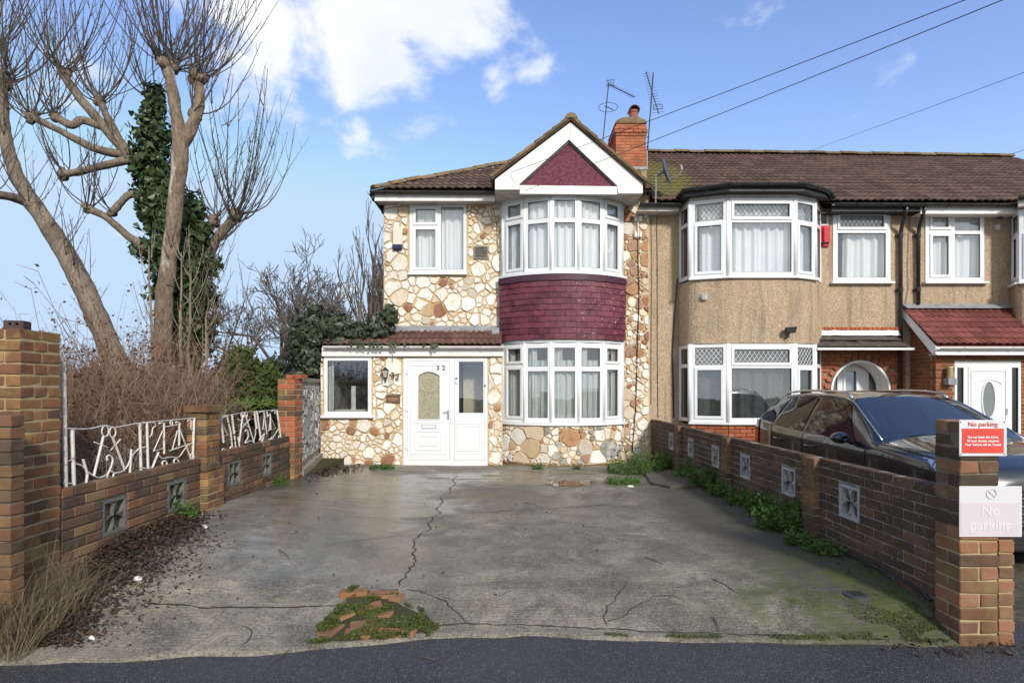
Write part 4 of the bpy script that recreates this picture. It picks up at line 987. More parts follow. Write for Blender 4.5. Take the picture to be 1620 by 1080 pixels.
for i in range(14):
    j0, j1 = .012*math.sin(i*2.1), .012*math.sin(i*2.1+2.1); m2.hexa([(xs[i], YM-.19, zt1-.055+j0), (xs[i+1], YM-.19, zt1-.055+j1), (xs[i+1], YM-.024, zt1+.03), (xs[i], YM-.024, zt1+.03), (xs[i], YM-.19, zt1-.045+j0), (xs[i+1], YM-.19, zt1-.045+j1), (xs[i+1], YM-.03, zt1+.075), (xs[i], YM-.03, zt1+.075)])
m2.obj('flashing', M_LEAD, h32)
m2 = MB(); m2.hexa([(x1r-.12, YM-.32, zt1-.13), (x1r+.03, YM-.32, zt1-.13), (x1r+.03, YM-.21, zt1-.04), (x1r-.12, YM-.21, zt1-.04), (x1r-.12, YM-.33, zt1-.10), (x1r+.03, YM-.33, zt1-.10), (x1r+.03, YM-.2, zt1+.02), (x1r-.12, YM-.2, zt1+.02)]); m2.obj('flashing', M_LEAD, h32)
# wall post box
m2 = MB(); p = (PX(611, YP)-PXL, PX(633.5, YP)-PXL, zp(637), zp(624)); M_BRZ = simple('bronze_brown', (.10, .06, .04), (.16, .10, .06), 20, .45); m2.panel(p, [(p[0]+.04, p[1]-.04, p[2]+.045, p[3]-.045)], Wp, -.01, .035); pb = bevel(m2.obj('post_box', M_BRZ, h32, weld=True), .006)
m2 = MB(); m2.boxf(Wp, p[0]+.04, p[1]-.04, p[2]+.045, p[3]-.045, -.01, .02); m2.obj('letter_flap', simple('bronze_light', (.28, .15, .08), None, rough=.4), pb)
M_DIGB = simple('digit_brown', (.09, .05, .035), None, rough=.5)
text('3', Wp(PX(622.5, YP)-PXL, zp(594), .060), .16, M_DIGB, h32, rot=(R(90), R(-6), 0), name='house_number', bold=.003); text('2', Wp(PX(629.3, YP)-PXL, zp(596.5), .060), .16, M_DIGB, h32, rot=(R(90), R(10), 0), name='house_number', bold=.003)
# loose cables and the insulator rack on the strip beside the bay
def cable(parent, pts, r, mat, name='cable'):
    m = MB(); m.tube(pts, r, 6); return m.obj(name, mat, parent, smooth=True)
cable(h32, [P(1010, 330, YM-.03), P(1009, 400, YM-.03), P(1011, 470, YM-.035), P(1008, 560, YM-.03), P(1006, 640, YM-.03), P(1000, 715, YM-.04)], .010, M_BLACK)
m2 = MB(); m2.tube([P(1009.5, 338, YM-.045), P(1009.5, 376, YM-.045)], .012, 6)
for py in (346, 371):
    for sx in (-4, 4): m2.tube([P(1009.5, py, YM-.045), P(1009.5+sx, py, YM-.045)], .012, 6); m2.tube([P(1009.5+sx, py-4, YM-.05), P(1009.5+sx, py+4, YM-.05)], .030, 8)
m2.obj('insulator_rack', M_WPAINT, h32)
cable(h32, [P(778, 322, YM-.035), P(785, 350, YM-.035), P(788, 395, YM-.05)], .005, M_BLACK)
# ================================================================== number 34: pebble-dashed neighbour
X34R = PX(1440, YM); X36R = X34R+5.6
h34 = thing('terraced_house', (5.4, YM, 0), 'pebble-dashed house with leaded white bay and arched red brick porch', 'house')
h36 = thing('terraced_house', (10.5, YM, 0), 'pebble-dashed house at the picture edge with red tiled brick porch', 'house')
EZN = PZ(320, YE); ZR1 = PZ(251, YR)
ridge_z = lambda x: lerp(ZR0, ZR1, min(1, max(0, (x-PX(1040, YR))/(PX(1620, YR)-PX(1040, YR)))))
# ---- 34 walls
W4, L4 = frame2((X32R, YM), (X34R, YM), 0); u4 = lambda px: PX(px, YM)-X32R
BP = [(PX(1074, YM), YM), (PX(1092, 11.10), 11.10), (PX(1152, 10.88), 10.88), (PX(1258, 10.88), 10.88), (PX(1290, 11.12), 11.12), (PX(1292, YM)+.10, YM)]
arch_u0, arch_u1, arch_spring, arch_top = u4(1317), u4(1405), Z(617), Z(566)
sw = (u4(1317), u4(1408), Z(446), Z(333))
m2 = MB(); m2.panel((0.004, L4, -.15, 5.17), [(u4(1080), u4(1286), .6, 5.0), sw, (u4(1294), L4-.10, -.2, Z(542))], W4, -.25, 0)
wall34 = m2.obj('wall', M_PEBBLE, h34)
m2 = MB(); m2.box(X32R+.01, X34R, 19.35, 19.6, -.1, 5.1); m2.box(X34R-.12, X34R-.004, YM+.26, 19.34, -.1, 5.6); m2.obj('rear_wall', M_PEBBLE, h34)
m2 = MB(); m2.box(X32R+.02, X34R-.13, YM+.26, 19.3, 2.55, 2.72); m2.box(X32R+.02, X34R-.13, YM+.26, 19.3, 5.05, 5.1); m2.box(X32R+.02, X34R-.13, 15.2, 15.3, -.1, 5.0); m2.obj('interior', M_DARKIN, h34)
window(h34, (PX(1317, YM), YM-.02), (PX(1408, YM), YM-.02), sw[2], sw[3], [(.085, .915, .735, .955, 1), (.085, .915, .06, .68, 0)], lead=(0,), curtain=[(.0, 1, .72, 1.0, M_NET, 30), (.25, 1.0, .05, .72, M_NET, 24)])
# ---- 34 bay
zl0, zl1 = PZ(668, 10.88), PZ(543, 10.88); zu0, zu1 = PZ(437, 10.88), PZ(313, 10.88)
for (z0, z1, up) in ((zl0, zl1, 0), (zu0, zu1, 1)):
    for i in range(5):
        A, B = BP[i], BP[i+1]; L_ = math.hypot(B[0]-A[0], B[1]-A[1])
        if i in (0, 4): li = [(.18, .82, .75, .95, 0), (.18, .82, .05, .70, 0)]; ld = ()
        elif i == 2: li = [(.055, .945, .73, .95, 1), (.055, .945, .055, .685, 0)]; ld = (0,)
        else: li = [(.13, .87, .73, .95, 0), (.13, .87, .05, .69, 1)]; ld = (0,)
        cu = {1: [(0, 1, 0, 1, M_NET, 30)] if i in (2, ) else [(.25, .95, 0, 1, M_NET, 26)], 0: [(.0, 1, .0, 1, simple('blind_dark', (.10, .11, .11), (.06, .07, .07), 6, .8), 20)] if i in (1, 2) else None}[up]
        window(h34, A, B, z0, z1, li, sill=i in (1, 2, 3), lead=ld, lmat=None if up else M_WPAINT, curtain=cu, sillw=.03)
        m2 = MB(); m2.tube([(B[0], B[1]+.03, z0), (B[0], B[1]+.03, z1)], .045, 8)
        if i < 4: m2.obj('bay_post', M_UPVC, h34, smooth=True)
def bay_wall(pts, z0, z1, mat, parent, name, thick=.15, out=.0):
    m = MB()
    n = len(pts); A_ = []
    for i, p in enumerate(pts):
        a = Vector(pts[max(0, i-1)]); b = Vector(pts[min(n-1, i+1)]); t = (b-a).normalized(); nn = Vector((t.y, -t.x)); A_.append((Vector(p)+nn*out, Vector(p)-nn*thick))
    for i in range(n-1):
        (o0, i0), (o1, i1) = A_[i], A_[i+1]; m.hexa([(o0.x, o0.y, z0), (o1.x, o1.y, z0), (i1.x, i1.y, z0), (i0.x, i0.y, z0), (o0.x, o0.y, z1), (o1.x, o1.y, z1), (i1.x, i1.y, z1), (i0.x, i0.y, z1)])
    return m.obj(name, mat, parent, weld=True)
def roundpts(pts, k=.16, n=5):      # soften the corners of the rendered apron
    out = [pts[0]]
    for i in range(1, len(pts)-1):
        p, a, b = Vector(pts[i]), Vector(pts[i-1]), Vector(pts[i+1]); q0 = p+(a-p).normalized()*min(k, (a-p).length*.45); q1 = p+(b-p).normalized()*min(k, (b-p).length*.45)
        for j in range(n+1): t = j/n; out.append(tuple((1-t)**2*q0+2*t*(1-t)*p+t*t*q1))
    return out+[pts[-1]]
bay_wall(roundpts(BP), zl1+.002, zu0-.047, M_PEBBLE, h34, 'bay_apron', out=.02)
bb = bay_wall(BP, -.15, zl0-.047, M_MORTAR, h34, 'bay_base', out=-.006)
for i in (1, 2):
    A, B = BP[i], BP[i+1]; wall_run(bb, A, B, zl0-.05-4*.075, 4, .075, [M_BK_RED], M_MORTAR, .05, core=False)
# flat bay roof with black fascia and gutter
BR = [(BP[0][0]-.10, YM-.26), (BP[1][0]-.16, BP[1][1]-.10), (BP[2][0]-.06, BP[2][1]-.20), (BP[3][0]+.06, BP[3][1]-.20), (BP[4][0]+.14, BP[4][1]-.10), (BP[5][0]+.06, YM-.26)]
zr_ = zu1+.05
m2 = MB(); n = len(BR); m2.add([(x, y, zr_+.012) for x, y in BR]+[(x, y, zr_+.16) for x, y in BR], [tuple(range(n)), tuple(range(n, 2*n))]+[(i, (i+1) % n, n+(i+1) % n, n+i) for i in range(n)]); m2.obj('bay_roof', simple('fascia_black', (.022, .022, .022), (.06, .058, .055), 14, .5, lo=.55, hi=.7), h34, weld=True)
m2 = MB(); hd = [(p[0], p[1]) for p in BP]; m2.add([(x, y-.02 if 0 < i < 5 else y, zu1+.002) for i, (x, y) in enumerate(hd)]+[(x, y-.02 if 0 < i < 5 else y, zr_+.01) for i, (x, y) in enumerate(hd)], [tuple(range(6)), tuple(range(6, 12))]+[(i, (i+1) % 6, 6+(i+1) % 6, 6+i) for i in range(6)]); m2.obj('bay_head', M_SOFFIT, h34, weld=True)
gutter(h34, [(x, y-.05, zr_+.14+(.0 if 0 < i < 5 else -.05)) for i, (x, y) in enumerate(BR)], M_GUTK, .06)
# ---- 34 roof
m2 = MB(); m2.add([(X32R, YE, EZN-.02), (X34R, YE, EZN-.02), (X34R, YR, ridge_z(X34R)-.02), (X32R, YR, ridge_z(X32R)-.02), (X32R, 19.9, EZN), (X34R, 19.9, EZN)], [(0, 1, 2, 3), (3, 2, 5, 4)]); roof34 = m2.obj('roof', M_TILE, h34)
tile_roof(roof34, X32R+.02, X34R, EZN, EZN, ridge_z(X32R), ridge_z(X34R), YE-.04, YR, M_TILE)
ridge_tiles(roof34, (X32R, YR, ridge_z(X32R)+.03), (X34R, YR, ridge_z(X34R)+.03), M_TILEM, .12)
for (x0, x1) in ((X32R-.3, BR[0][0]+.02), (BR[5][0]-.02, X34R-.02)):
    gutter(h34, [(x0, YE-.045, EZN-.035), (x1, YE-.045, EZN-.045)], M_GUTK, .058)
    m2 = MB(); m2.box(x0, x1, YE+.02, YE+.045, EZN-.17, EZN-.015); m2.box(x0, x1, YE+.046, YM-.003, EZN-.165, EZN-.15); m2.obj('fascia', MATS['fascia_black'] if x0 > 5 else M_SOFFIT, h34)
# ---- 34 arched brick porch: recessed, so the wall stops at the canopy and brickwork fills in with an arch
pw0, pw1 = u4(1294), L4-.10; zA = Z(542)
def arch_hole(u, z):
    cx = (arch_u0+arch_u1)/2; rr = (arch_u1-arch_u0)/2
    return abs(u-cx) < rr+.18 and (z < arch_spring or (u-cx)**2+(z-arch_spring)**2 < (rr+.17)**2) if z > arch_spring-.04 else arch_u0-.01 < u < arch_u1+.01
Pa, Pb = W4(pw0, 0, 0), W4(pw1, 0, 0); off = pw0
wall_run(h34, (Pa.x, Pa.y+.03), (Pb.x, Pb.y+.03), zA-34*.075, 34, .075, [M_BK_RED], M_MORTAR, .10, skip=lambda u, z: arch_hole(u+off, z), core=False)
m2 = MB(); cx = (arch_u0+arch_u1)/2; rr = (arch_u1-arch_u0)/2; n = 24      # mortar backing with the arch cut out, radial fan
outl = []
ins = [(cx+rr*math.cos(math.pi*i/n), arch_spring+rr*math.sin(math.pi*i/n)) for i in range(n+1)]
def ray(p):
    x, y = p[0]-cx, p[1]-arch_spring; sx = ((pw1-cx) if x > 0 else (cx-pw0))/max(1e-6, abs(x)); sy = (zA-.01-arch_spring)/max(1e-6, abs(y)); s_ = min(sx, sy); return (cx+x*s_, arch_spring+y*s_)
outr = [ray(p) for p in ins]
for i in range(n): m2.quad(W4(*ins[i], .012-.03), W4(*ins[i+1], -.018), W4(*outr[i+1], -.018), W4(*outr[i], -.018))
for (a, b) in ((pw0, cx-rr), (cx+rr, pw1)): m2.quad(W4(a, -.1, -.018), W4(b, -.1, -.018), W4(b, arch_spring, -.018), W4(a, arch_spring, -.018))
for c in ((pw0, zA-.01), (pw1, zA-.01)):
    q = [p for p in outr if abs(p[0]-c[0]) < 1e-4 or abs(p[1]-c[1]) < 1e-4]; q.sort(key=lambda p: math.hypot(p[0]-c[0], p[1]-c[1]))
    e1 = [p for p in q if abs(p[0]-c[0]) < 1e-4]; e2 = [p for p in q if abs(p[1]-c[1]) < 1e-4]
    if e1 and e2: m2.add([W4(*e1[0], -.018), W4(*c, -.018), W4(*e2[0], -.018)], [(0, 1, 2)])
m2.obj('mortar', M_MORTAR, h34)
# white rendered reveal and ring of arch bricks
m2 = MB(); pts = [(cx+rr, -.1)]+ins+[(cx-rr, -.1)]
for i in range(len(pts)-1):
    a, b = pts[i], pts[i+1]; m2.quad(W4(*a, -.012), W4(*b, -.012), W4(*b, -.38), W4(*a, -.38))
    ka, kb = [((p[0]-cx)*1.07+cx, (p[1]-arch_spring)*1.07+arch_spring if p[1] > arch_spring else p[1]) for p in (a, b)]
    m2.quad(W4(*a, .024), W4(*ka, .024), W4(*kb, .024), W4(*b, .024)); m2.quad(W4(*a, .024), W4(*b, .024), W4(*b, -.02), W4(*a, -.02)); m2.quad(W4(*ka, .024), W4(*kb, .024), W4(*kb, -.04), W4(*ka, -.04))
m2.obj('arch_reveal', M_WPAINT, h34)
for k in range(15):
    an = math.pi*(k+.5)/15; r_ = rr+.075+.035; c = W4(cx+r_*math.cos(an), arch_spring+r_*math.sin(an), -.025)
    inst('brick', brick_mesh(M_BK_RED), h34, Matrix.Translation(c) @ Matrix.Rotation(-(an), 4, 'Y') @ Matrix.Diagonal((.105/BL, .105/BD, .082/BH, 1)))
# inner door of 34
window(h34, (PX(1316, 12.0), 12.02), (PX(1412, 12.0), 12.02), .0, 2.12, [(.02, .10, .1, .97, 0), (.20, .44, .30, .90, 1), (.62, .93, .10, .95, 0)], sill=False, name='inner_door', glass=M_GLASS)
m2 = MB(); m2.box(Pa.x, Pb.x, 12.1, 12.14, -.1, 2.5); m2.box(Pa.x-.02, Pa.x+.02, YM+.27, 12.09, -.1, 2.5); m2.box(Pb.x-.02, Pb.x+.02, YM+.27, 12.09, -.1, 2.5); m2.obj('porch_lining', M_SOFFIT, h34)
# brick band and worn tiled canopy
wall_run(h34, (PX(1294, YM), YM-.03), (PX(1422, YM), YM-.03), Z(525), 1, .10, [M_BK_RED], M_MORTAR, .06, bl=.09, core=False)
m2 = MB(); x0, x1 = PX(1290, 11.2), PX(1441, 11.2); m2.hexa([(x0, 11.12, PZ(553, 11.12)), (x1, 11.12, PZ(553, 11.12)), (x1, YM-.002, Z(550)), (x0, YM-.002, Z(550)), (x0, 11.12, PZ(549, 11.12)), (x1, 11.12, PZ(550, 11.12)), (x1-.15, YM-.002, Z(533)), (x0, YM-.002, Z(529))])
can = m2.obj('canopy', simple('canopy_dark', (.05, .042, .035), (.10, .085, .065), 9, .8), h34)
for i in range(8):
    for j in range(2):
        xx = lerp(x0, x1-.1, (i+.5)/8); yy = lerp(11.10, YM-.05, j/2); zz = lerp(PZ(549, 11.12), Z(530), j/2)+.012; w_ = (x1-x0)/8
        inst('slate', _bm.setdefault('slate', (lambda m: (m.hexa([(-.5, 0, 0), (.5, 0, 0), (.5, 1, -.01), (-.5, 1, -.01), (-.5, 0, .018), (.5, 0, .018), (.5, 1, .008), (-.5, 1, .008)]), m.mesh('slate', MATS['canopy_dark']))[1])(MB())), can, Matrix.Translation((xx, yy, zz)) @ Matrix.Rotation(rng.uniform(-.03, .03), 4, 'Z') @ Matrix.Rotation(.42+rng.uniform(-.03, .03), 4, 'X') @ Matrix.Diagonal((w_*.97, .32, 1, 1)))
m2 = MB(); m2.box(x0-.02, x1, 11.08, 11.118, PZ(553.5, 11.1), PZ(550, 11.1)); m2.obj('canopy_edge', M_WPAINT, can)
m2 = MB(); n = 16; xs = [lerp(PX(1293, YM), PX(1420, YM), i/n) for i in range(n+1)]; js = [.02*noise.noise((i*.9, 1, 0)) for i in range(n+1)]
for i in range(n): m2.hexa([(xs[i], YM-.10+js[i], Z(531)+js[i]), (xs[i+1], YM-.10+js[i+1], Z(531)+js[i+1]), (xs[i+1], YM-.002, Z(529)), (xs[i], YM-.002, Z(529)), (xs[i], YM-.06, Z(523)+js[i]), (xs[i+1], YM-.06, Z(523)+js[i+1]), (xs[i+1], YM-.002, Z(522)), (xs[i], YM-.002, Z(522))])
m2.obj('canopy_flashing', M_WPAINT, h34, weld=True)
# vents, downpipes
def round_vent(px, py, parent):
    c = P(px, py, YM-.0 if px > 1285 else 11.05); m = MB(); y = (YM if px > 1285 else 10.88+.0)
    if px < 1285: t_ = (px-1092)/(1152-1092); y = lerp(11.10, 10.88, t_)-.03 if px < 1152 else 10.85
    c = P(px, py, y); prof = [(.07, .0), (.07, .035), (.055, .045), (.045, .03), (.0, .028)]
    for (r_, d) in prof:
        for k in range(14): a = 2*math.pi*k/14; m.v.append((c.x+r_*math.cos(a), y-d, c.z+r_*math.sin(a)))
    for j in range(len(prof)-1):
        for k in range(14): k2 = (k+1) % 14; m.f.append((j*14+k, j*14+k2, (j+1)*14+k2, (j+1)*14+k))
    v_ = m.obj('round_vent', M_SOFFIT, parent)
    m = MB(); m.box(c.x-.005, c.x+.005, y-.05, y-.03, c.z-.045, c.z+.045); m.box(c.x-.03, c.x-.02, y-.05, y-.03, c.z-.04, c.z+.04); m.box(c.x+.02, c.x+.03, y-.05, y-.03, c.z-.04, c.z+.04); m.obj('slat', M_WPAINT, v_)
round_vent(1114, 470, h34); round_vent(1292, 470, h34)
def downpipe(parent, px, z_top, z_bot, mat, name='downpipe'):
    x = PX(px, YM-.07); m = MB(); m.tube([(x-.06, YE-.02, z_top), (x-.06, YE+.04, z_top-.14), (x, YM-.09, z_top-.36), (x, YM-.07, z_top-.48), (x, YM-.07, z_bot)], .036, 10); o = m.obj(name, mat, parent, smooth=True)
    for zz in [z_top-.5-1.1*k for k in range(5)]:
        if zz > z_bot+.05: m = MB(); m.tube([(x, YM-.07, zz-.035), (x, YM-.07, zz+.035)], .046, 10); m.box(x-.07, x+.07, YM-.045, YM-.003, zz-.02, zz+.02); m.obj('pipe_clip', mat, o)
downpipe(h34, 1425, EZN-.09, -.05, M_GUTK)
# floodlight, grille vent (fixed to the house)
x, z = PX(1299, YM), Z(346); m2 = MB(); m2.panel((0, .26, 0, .27), [(.025, .235, .025, .245)], frame2((PX(1289, YM), YM-.01), (PX(1311, YM), YM-.01), Z(357))[0], -.02, .015); vg = m2.obj('air_vent', M_UPVC, h34)
for k in range(6):
    m3 = MB(); zz = Z(357)+.035+k*.036; m3.hexa([(PX(1290, YM), YM-.03, zz), (PX(1310, YM), YM-.03, zz), (PX(1310, YM), YM-.004, zz+.012), (PX(1290, YM), YM-.004, zz+.012), (PX(1290, YM), YM-.03, zz+.008), (PX(1310, YM), YM-.03, zz+.008), (PX(1310, YM), YM-.004, zz+.02), (PX(1290, YM), YM-.004, zz+.02)]); m3.obj('slat', MATS['vent_grey'], vg)
cable(h34, [P(1035, 335, YM-.012), P(1039, 345, YM-.014), P(1040, 420, YM-.016), P(1040, 560, YM-.014), P(1041, 660, YM-.016)], .005, M_BLACK)
cable(h34, [P(1030, 345, YM-.012), P(1031, 430, YM-.012), P(1030, 560, YM-.014), P(1030, 640, YM-.014)], .004, M_BLACK)
cable(h34, [P(1439, 345, YM-.02), P(1436, 420, YM-.02), P(1437, 455, YM-.02), P(1431, 490, YM-.03)], .005, M_BRZ)
cable(h34, [P(1072, 440, YM-.05), P(1067, 500, YM-.03), P(1064, 560, YM-.03), P(1066, 660, YM-.03)], .013, M_BLACK)

# ================================================================== number 36
u6 = lambda px: PX(px, YM)-X34R
W6, L6 = frame2((X34R, YM), (X36R, YM), 0)
sw6 = (u6(1463), u6(1556), Z(446), Z(334)); b6 = PX(1600, YM)
m2 = MB(); m2.panel((0.003, L6, -.15, 5.17), [sw6, (b6-X34R+.1, b6-X34R+2.2, .6, 5.0), (PX(1520, YM)-X34R, PX(1600, YM)-X34R, -.2, 2.1)], W6, -.25, 0); m2.obj('wall', M_PEBBLE, h36)
m2 = MB(); m2.box(X34R+.01, X36R, 19.35, 19.6, -.1, 5.1); m2.box(X36R-.12, X36R-.002, YM+.26, 19.34, -.1, 5.6); m2.obj('rear_wall', M_PEBBLE, h36)
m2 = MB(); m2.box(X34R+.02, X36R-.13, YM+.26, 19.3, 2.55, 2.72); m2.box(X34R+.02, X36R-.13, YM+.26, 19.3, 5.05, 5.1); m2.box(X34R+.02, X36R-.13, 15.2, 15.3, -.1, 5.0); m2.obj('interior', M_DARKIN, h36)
window(h36, (PX(1463, YM), YM-.02), (PX(1556, YM), YM-.02), sw6[2], sw6[3], [(.08, .42, .74, .94, 1), (.08, .42, .07, .67, 1), (.50, .93, .72, .95, 0), (.50, .93, .06, .67, 0)], curtain=[(0, 1, 0, 1, M_NET, 22)])
C6 = [(b6, YM), (PX(1612, 11.15), 11.15), (PX(1665, 10.9), 10.9), (PX(1740, 10.9), 10.9), (PX(1790, 11.15), 11.15), (PX(1795, YM), YM)]
z60, z61 = PZ(447, 11.2), PZ(333, 11.2)
for i in range(5):
    window(h36, C6[i], C6[i+1], z60, z61, [(.15, .87, .72, .95, 0), (.15, .87, .06, .66, 1)], sill=True, curtain=[(0, 1, 0, 1, M_NETG, 24)], sillw=.02)
    window(h36, C6[i], C6[i+1], .85, 2.4, [(.15, .87, .72, .95, 0), (.15, .87, .06, .66, 1)], sill=True, curtain=[(0, 1, 0, 1, M_NETG, 24)], sillw=.02)
bay_wall(roundpts(C6), 2.41, z60-.047, M_PEBBLE, h36, 'bay_apron', out=.02); bay_wall(C6, -.15, .80, M_PEBBLE, h36, 'bay_base', out=.0)
m2 = MB(); n = 6; q = [(x+(-.12 if i < 3 else .12), y-.12 if 0 < i < 5 else y-.26) for i, (x, y) in enumerate(C6)]; m2.add([(x, y, z61+.02) for x, y in q]+[(x, y, z61+.18) for x, y in q], [tuple(range(n)), tuple(range(n, 2*n))]+[(i, (i+1) % n, n+(i+1) % n, n+i) for i in range(n)]); m2.obj('bay_roof', M_SOFFIT, h36, weld=True)
gutter(h36, [(x, y-.05, z61+.20+(.0 if 0 < i < 5 else -.06)) for i, (x, y) in enumerate(q)], M_GUTK, .06)
m2 = MB(); m2.add([(X34R, YE, EZN-.02), (X36R, YE, EZN-.02), (X36R, YR, ridge_z(X36R)-.02), (X34R, YR, ridge_z(X34R)-.02), (X34R, 19.9, EZN), (X36R, 19.9, EZN)], [(0, 1, 2, 3), (3, 2, 5, 4)]); roof36 = m2.obj('roof', M_TILE, h36)
tile_roof(roof36, X34R, X36R, EZN, EZN, ridge_z(X34R), ridge_z(X36R), YE-.04, YR, M_TILE)
ridge_tiles(roof36, (X34R, YR, ridge_z(X34R)+.03), (X36R, YR, ridge_z(X36R)+.03), M_TILEM, .12)
gutter(h36, [(X34R-.02, YE-.05, EZN-.045), (q[0][0], YE-.05, EZN-.055)], M_GUTK, .058)
m2 = MB(); m2.box(X34R+.0, q[0][0]+.05, YE+.02, YE+.045, EZN-.22, EZN-.02); m2.box(X34R, q[0][0]+.05, YE+.046, YM-.003, EZN-.21, EZN-.19); m2.obj('fascia', M_WPAINT, h36)
downpipe(h36, 1453, EZN-.09, Z(482), M_GUTK)
round_vent(1577, 360, h36)
m2 = MB(); m2.box(PX(1575, YM), PX(1585, YM), YM-.05, YM-.002, Z(346), Z(336)); bevel(m2.obj('camera_box', M_BLACK, h36), .01)
# porch extension of 36
Y6 = 10.9; PL = PX(1480, Y6); PR = PL+2.3
zt6 = 2.27
pl6 = M_BK_PORCH
wall_run(h36, (PL+.05, YM-.003), (PL+.05, Y6+.108), zt6-34*.075, 42, .075, [pl6], M_MORTARL, .10, skip=lambda u, z: z > zt6+(YM-.003-u-Y6)*1.2-.02 or z < .5, mortar_name='mortar', rec=.008, core=False)
m2 = MB(); m2.prism([(YM-.004, -.1), (Y6+.11, -.1), (Y6+.11, zt6), (YM-.004, zt6+.78)], lambda p: Vector((PL+.008, p[0], p[1])), lambda p: Vector((PL+.09, p[0], p[1]))); m2.obj('mortar', M_MORTARL, h36, weld=True)
d60, d61 = PX(1510, Y6)-PL, PX(1615, Y6)-PL; zd = PZ(571, Y6)
wall_run(h36, (PL, Y6+.05), (PR, Y6+.05), zt6-32*.075, 32, .075, [pl6], M_MORTARL, .10, holes=[(d60, d61, -.3, zd)], rec=.008)
window(h36, (PL+d60, Y6-.005), (PL+d61, Y6-.005), -.02, zd-.003, [(.04, .135, .03, .94, 0), (.865, .96, .03, .94, 0)], sill=False, name='porch_frame', glass=M_GLASSO)
Wd6 = frame2((PL+d60, Y6-.005), (PL+d61, Y6-.005), 0)[0]; LW = d61-d60
m2 = MB(); m2.boxf(Wd6, .20*LW, .80*LW, .05, zd-.10, -.02, .012); dd = bevel(m2.obj('door', M_UPVC, h36), .006)
rectring(.235*LW, .765*LW, .12, zd-.18, .014, .008, .024, dd, W=Wd6)
ov = lambda cx, cz, rx, rz, n=26: [(cx+rx*math.cos(2*math.pi*i/n), cz+rz*math.sin(2*math.pi*i/n)*(1 if True else 1)) for i in range(n)]
oc = (.50*LW, PZ(632, Y6)); e0 = ov(*oc, .115, .34); e1 = ov(*oc, .14, .375); m2 = MB(); ringfaces(m2, e0, e1, Wd6, .010, .028); bevel(m2.obj('moulding', M_UPVC, dd), .004)
m2 = MB(); m2.add([Wd6(*p, .014) for p in e0], [tuple(range(len(e0)))]); m2.obj('pane', simple('obscure_pane', (.16, .19, .19), (.22, .25, .25), 60, .25), dd)
m2 = MB(); m2.tube([Wd6(.30*LW+i*.40*LW/14, PZ(606, Y6)+.09*math.sin(math.pi*i/14)**.7-.02, .015) for i in range(15)], .010, 6); m2.obj('moulding', M_UPVC, dd)
m2 = MB(); m2.tube([Wd6(.765*LW, 1.0, .03), Wd6(.765*LW, 1.12, .03)], .012, 6); m2.obj('handle', M_CHROME, dd)
# tiled lean-to roof
ye6, yr6 = Y6-.22, YM-.01; ze6, zr6 = PZ(547, ye6), Z(489); xl6 = PL-.14
m2 = MB(); m2.hexa([(xl6, ye6, ze6-.03), (PR+.3, ye6, ze6-.03), (PR+.3, yr6, zr6-.05), (xl6, yr6, zr6-.05), (xl6, ye6, ze6-.005), (PR+.3, ye6, ze6-.005), (PR+.3, yr6, zr6-.01), (xl6, yr6, zr6-.01)]); r6 = m2.obj('porch_roof', M_TILER, h36)
tile_roof(r6, xl6-.02, PR+.3, ze6+.01, ze6+.01, zr6+.01, zr6+.01, ye6-.04, yr6, M_TILER, .29, .19)
m2 = MB(); m2.prism([(ye6, ze6-.16), (ye6, ze6-.01), (yr6, zr6-.0), (yr6, zr6-.16), (ye6+.10, ze6-.14)], lambda p: Vector((xl6-.02, p[0], p[1])), lambda p: Vector((xl6+.005, p[0], p[1]))); m2.obj('barge_board', M_UPVC, h36, weld=True)
m2 = MB(); m2.box(xl6+.006, PR+.3, ye6+.0, ye6+.025, ze6-.17, ze6-.032); m2.box(xl6+.006, PR+.3, ye6+.026, Y6-.002, ze6-.165, ze6-.15); m2.obj('fascia', M_UPVC, h36)
gutter(h36, [(xl6, ye6-.05, ze6-.02), (PR+.3, ye6-.05, ze6-.02)], simple('gutter_clean_white', (.78, .78, .77), None, rough=.35), .05)
m2 = MB(); n = 12; xs = [lerp(xl6-.02, b6+.05, i/n) for i in range(n+1)]
for i in range(n): m2.hexa([(xs[i], yr6-.14, zr6-.09+.09), (xs[i+1], yr6-.14, zr6), (xs[i+1], yr6, zr6+.05), (xs[i], yr6, zr6+.05), (xs[i], yr6-.14, zr6+.012), (xs[i+1], yr6-.14, zr6+.012), (xs[i+1], yr6-.01, zr6+.11+.01*math.sin(i*2)), (xs[i], yr6-.01, zr6+.11+.01*math.sin(i*2-2))])
m2.obj('flashing', M_LEAD, h36)
# lantern beside the door of 36
lan = thing('porch_lantern', P(1500, 600, Y6-.02), 'small brass ribbed wall lantern beside the oval-glass door', 'lamp')
c = P(1500, 603, Y6-.04); m2 = MB(); m2.box(c.x-.07, c.x+.09, Y6-.14, Y6-.002, c.z-.07, c.z+.06); bevel(m2.obj('base', M_LEAD, lan), .01)
for k in range(5): m2 = MB(); m2.tube([(c.x, Y6-.09, c.z+.07+k*.042), (c.x, Y6-.09, c.z+.095+k*.042)], .062-.002*k, 12); m2.obj('ring', simple('brass_dull', (.45, .36, .18), None, rough=.35, metal=.7), lan)
m2 = MB(); m2.tube([(c.x, Y6-.09, c.z+.05), (c.x, Y6-.09, c.z+.28)], .04, 10); m2.obj('glass', simple('lamp_glass', (.7, .62, .4), None, rough=.2), lan)
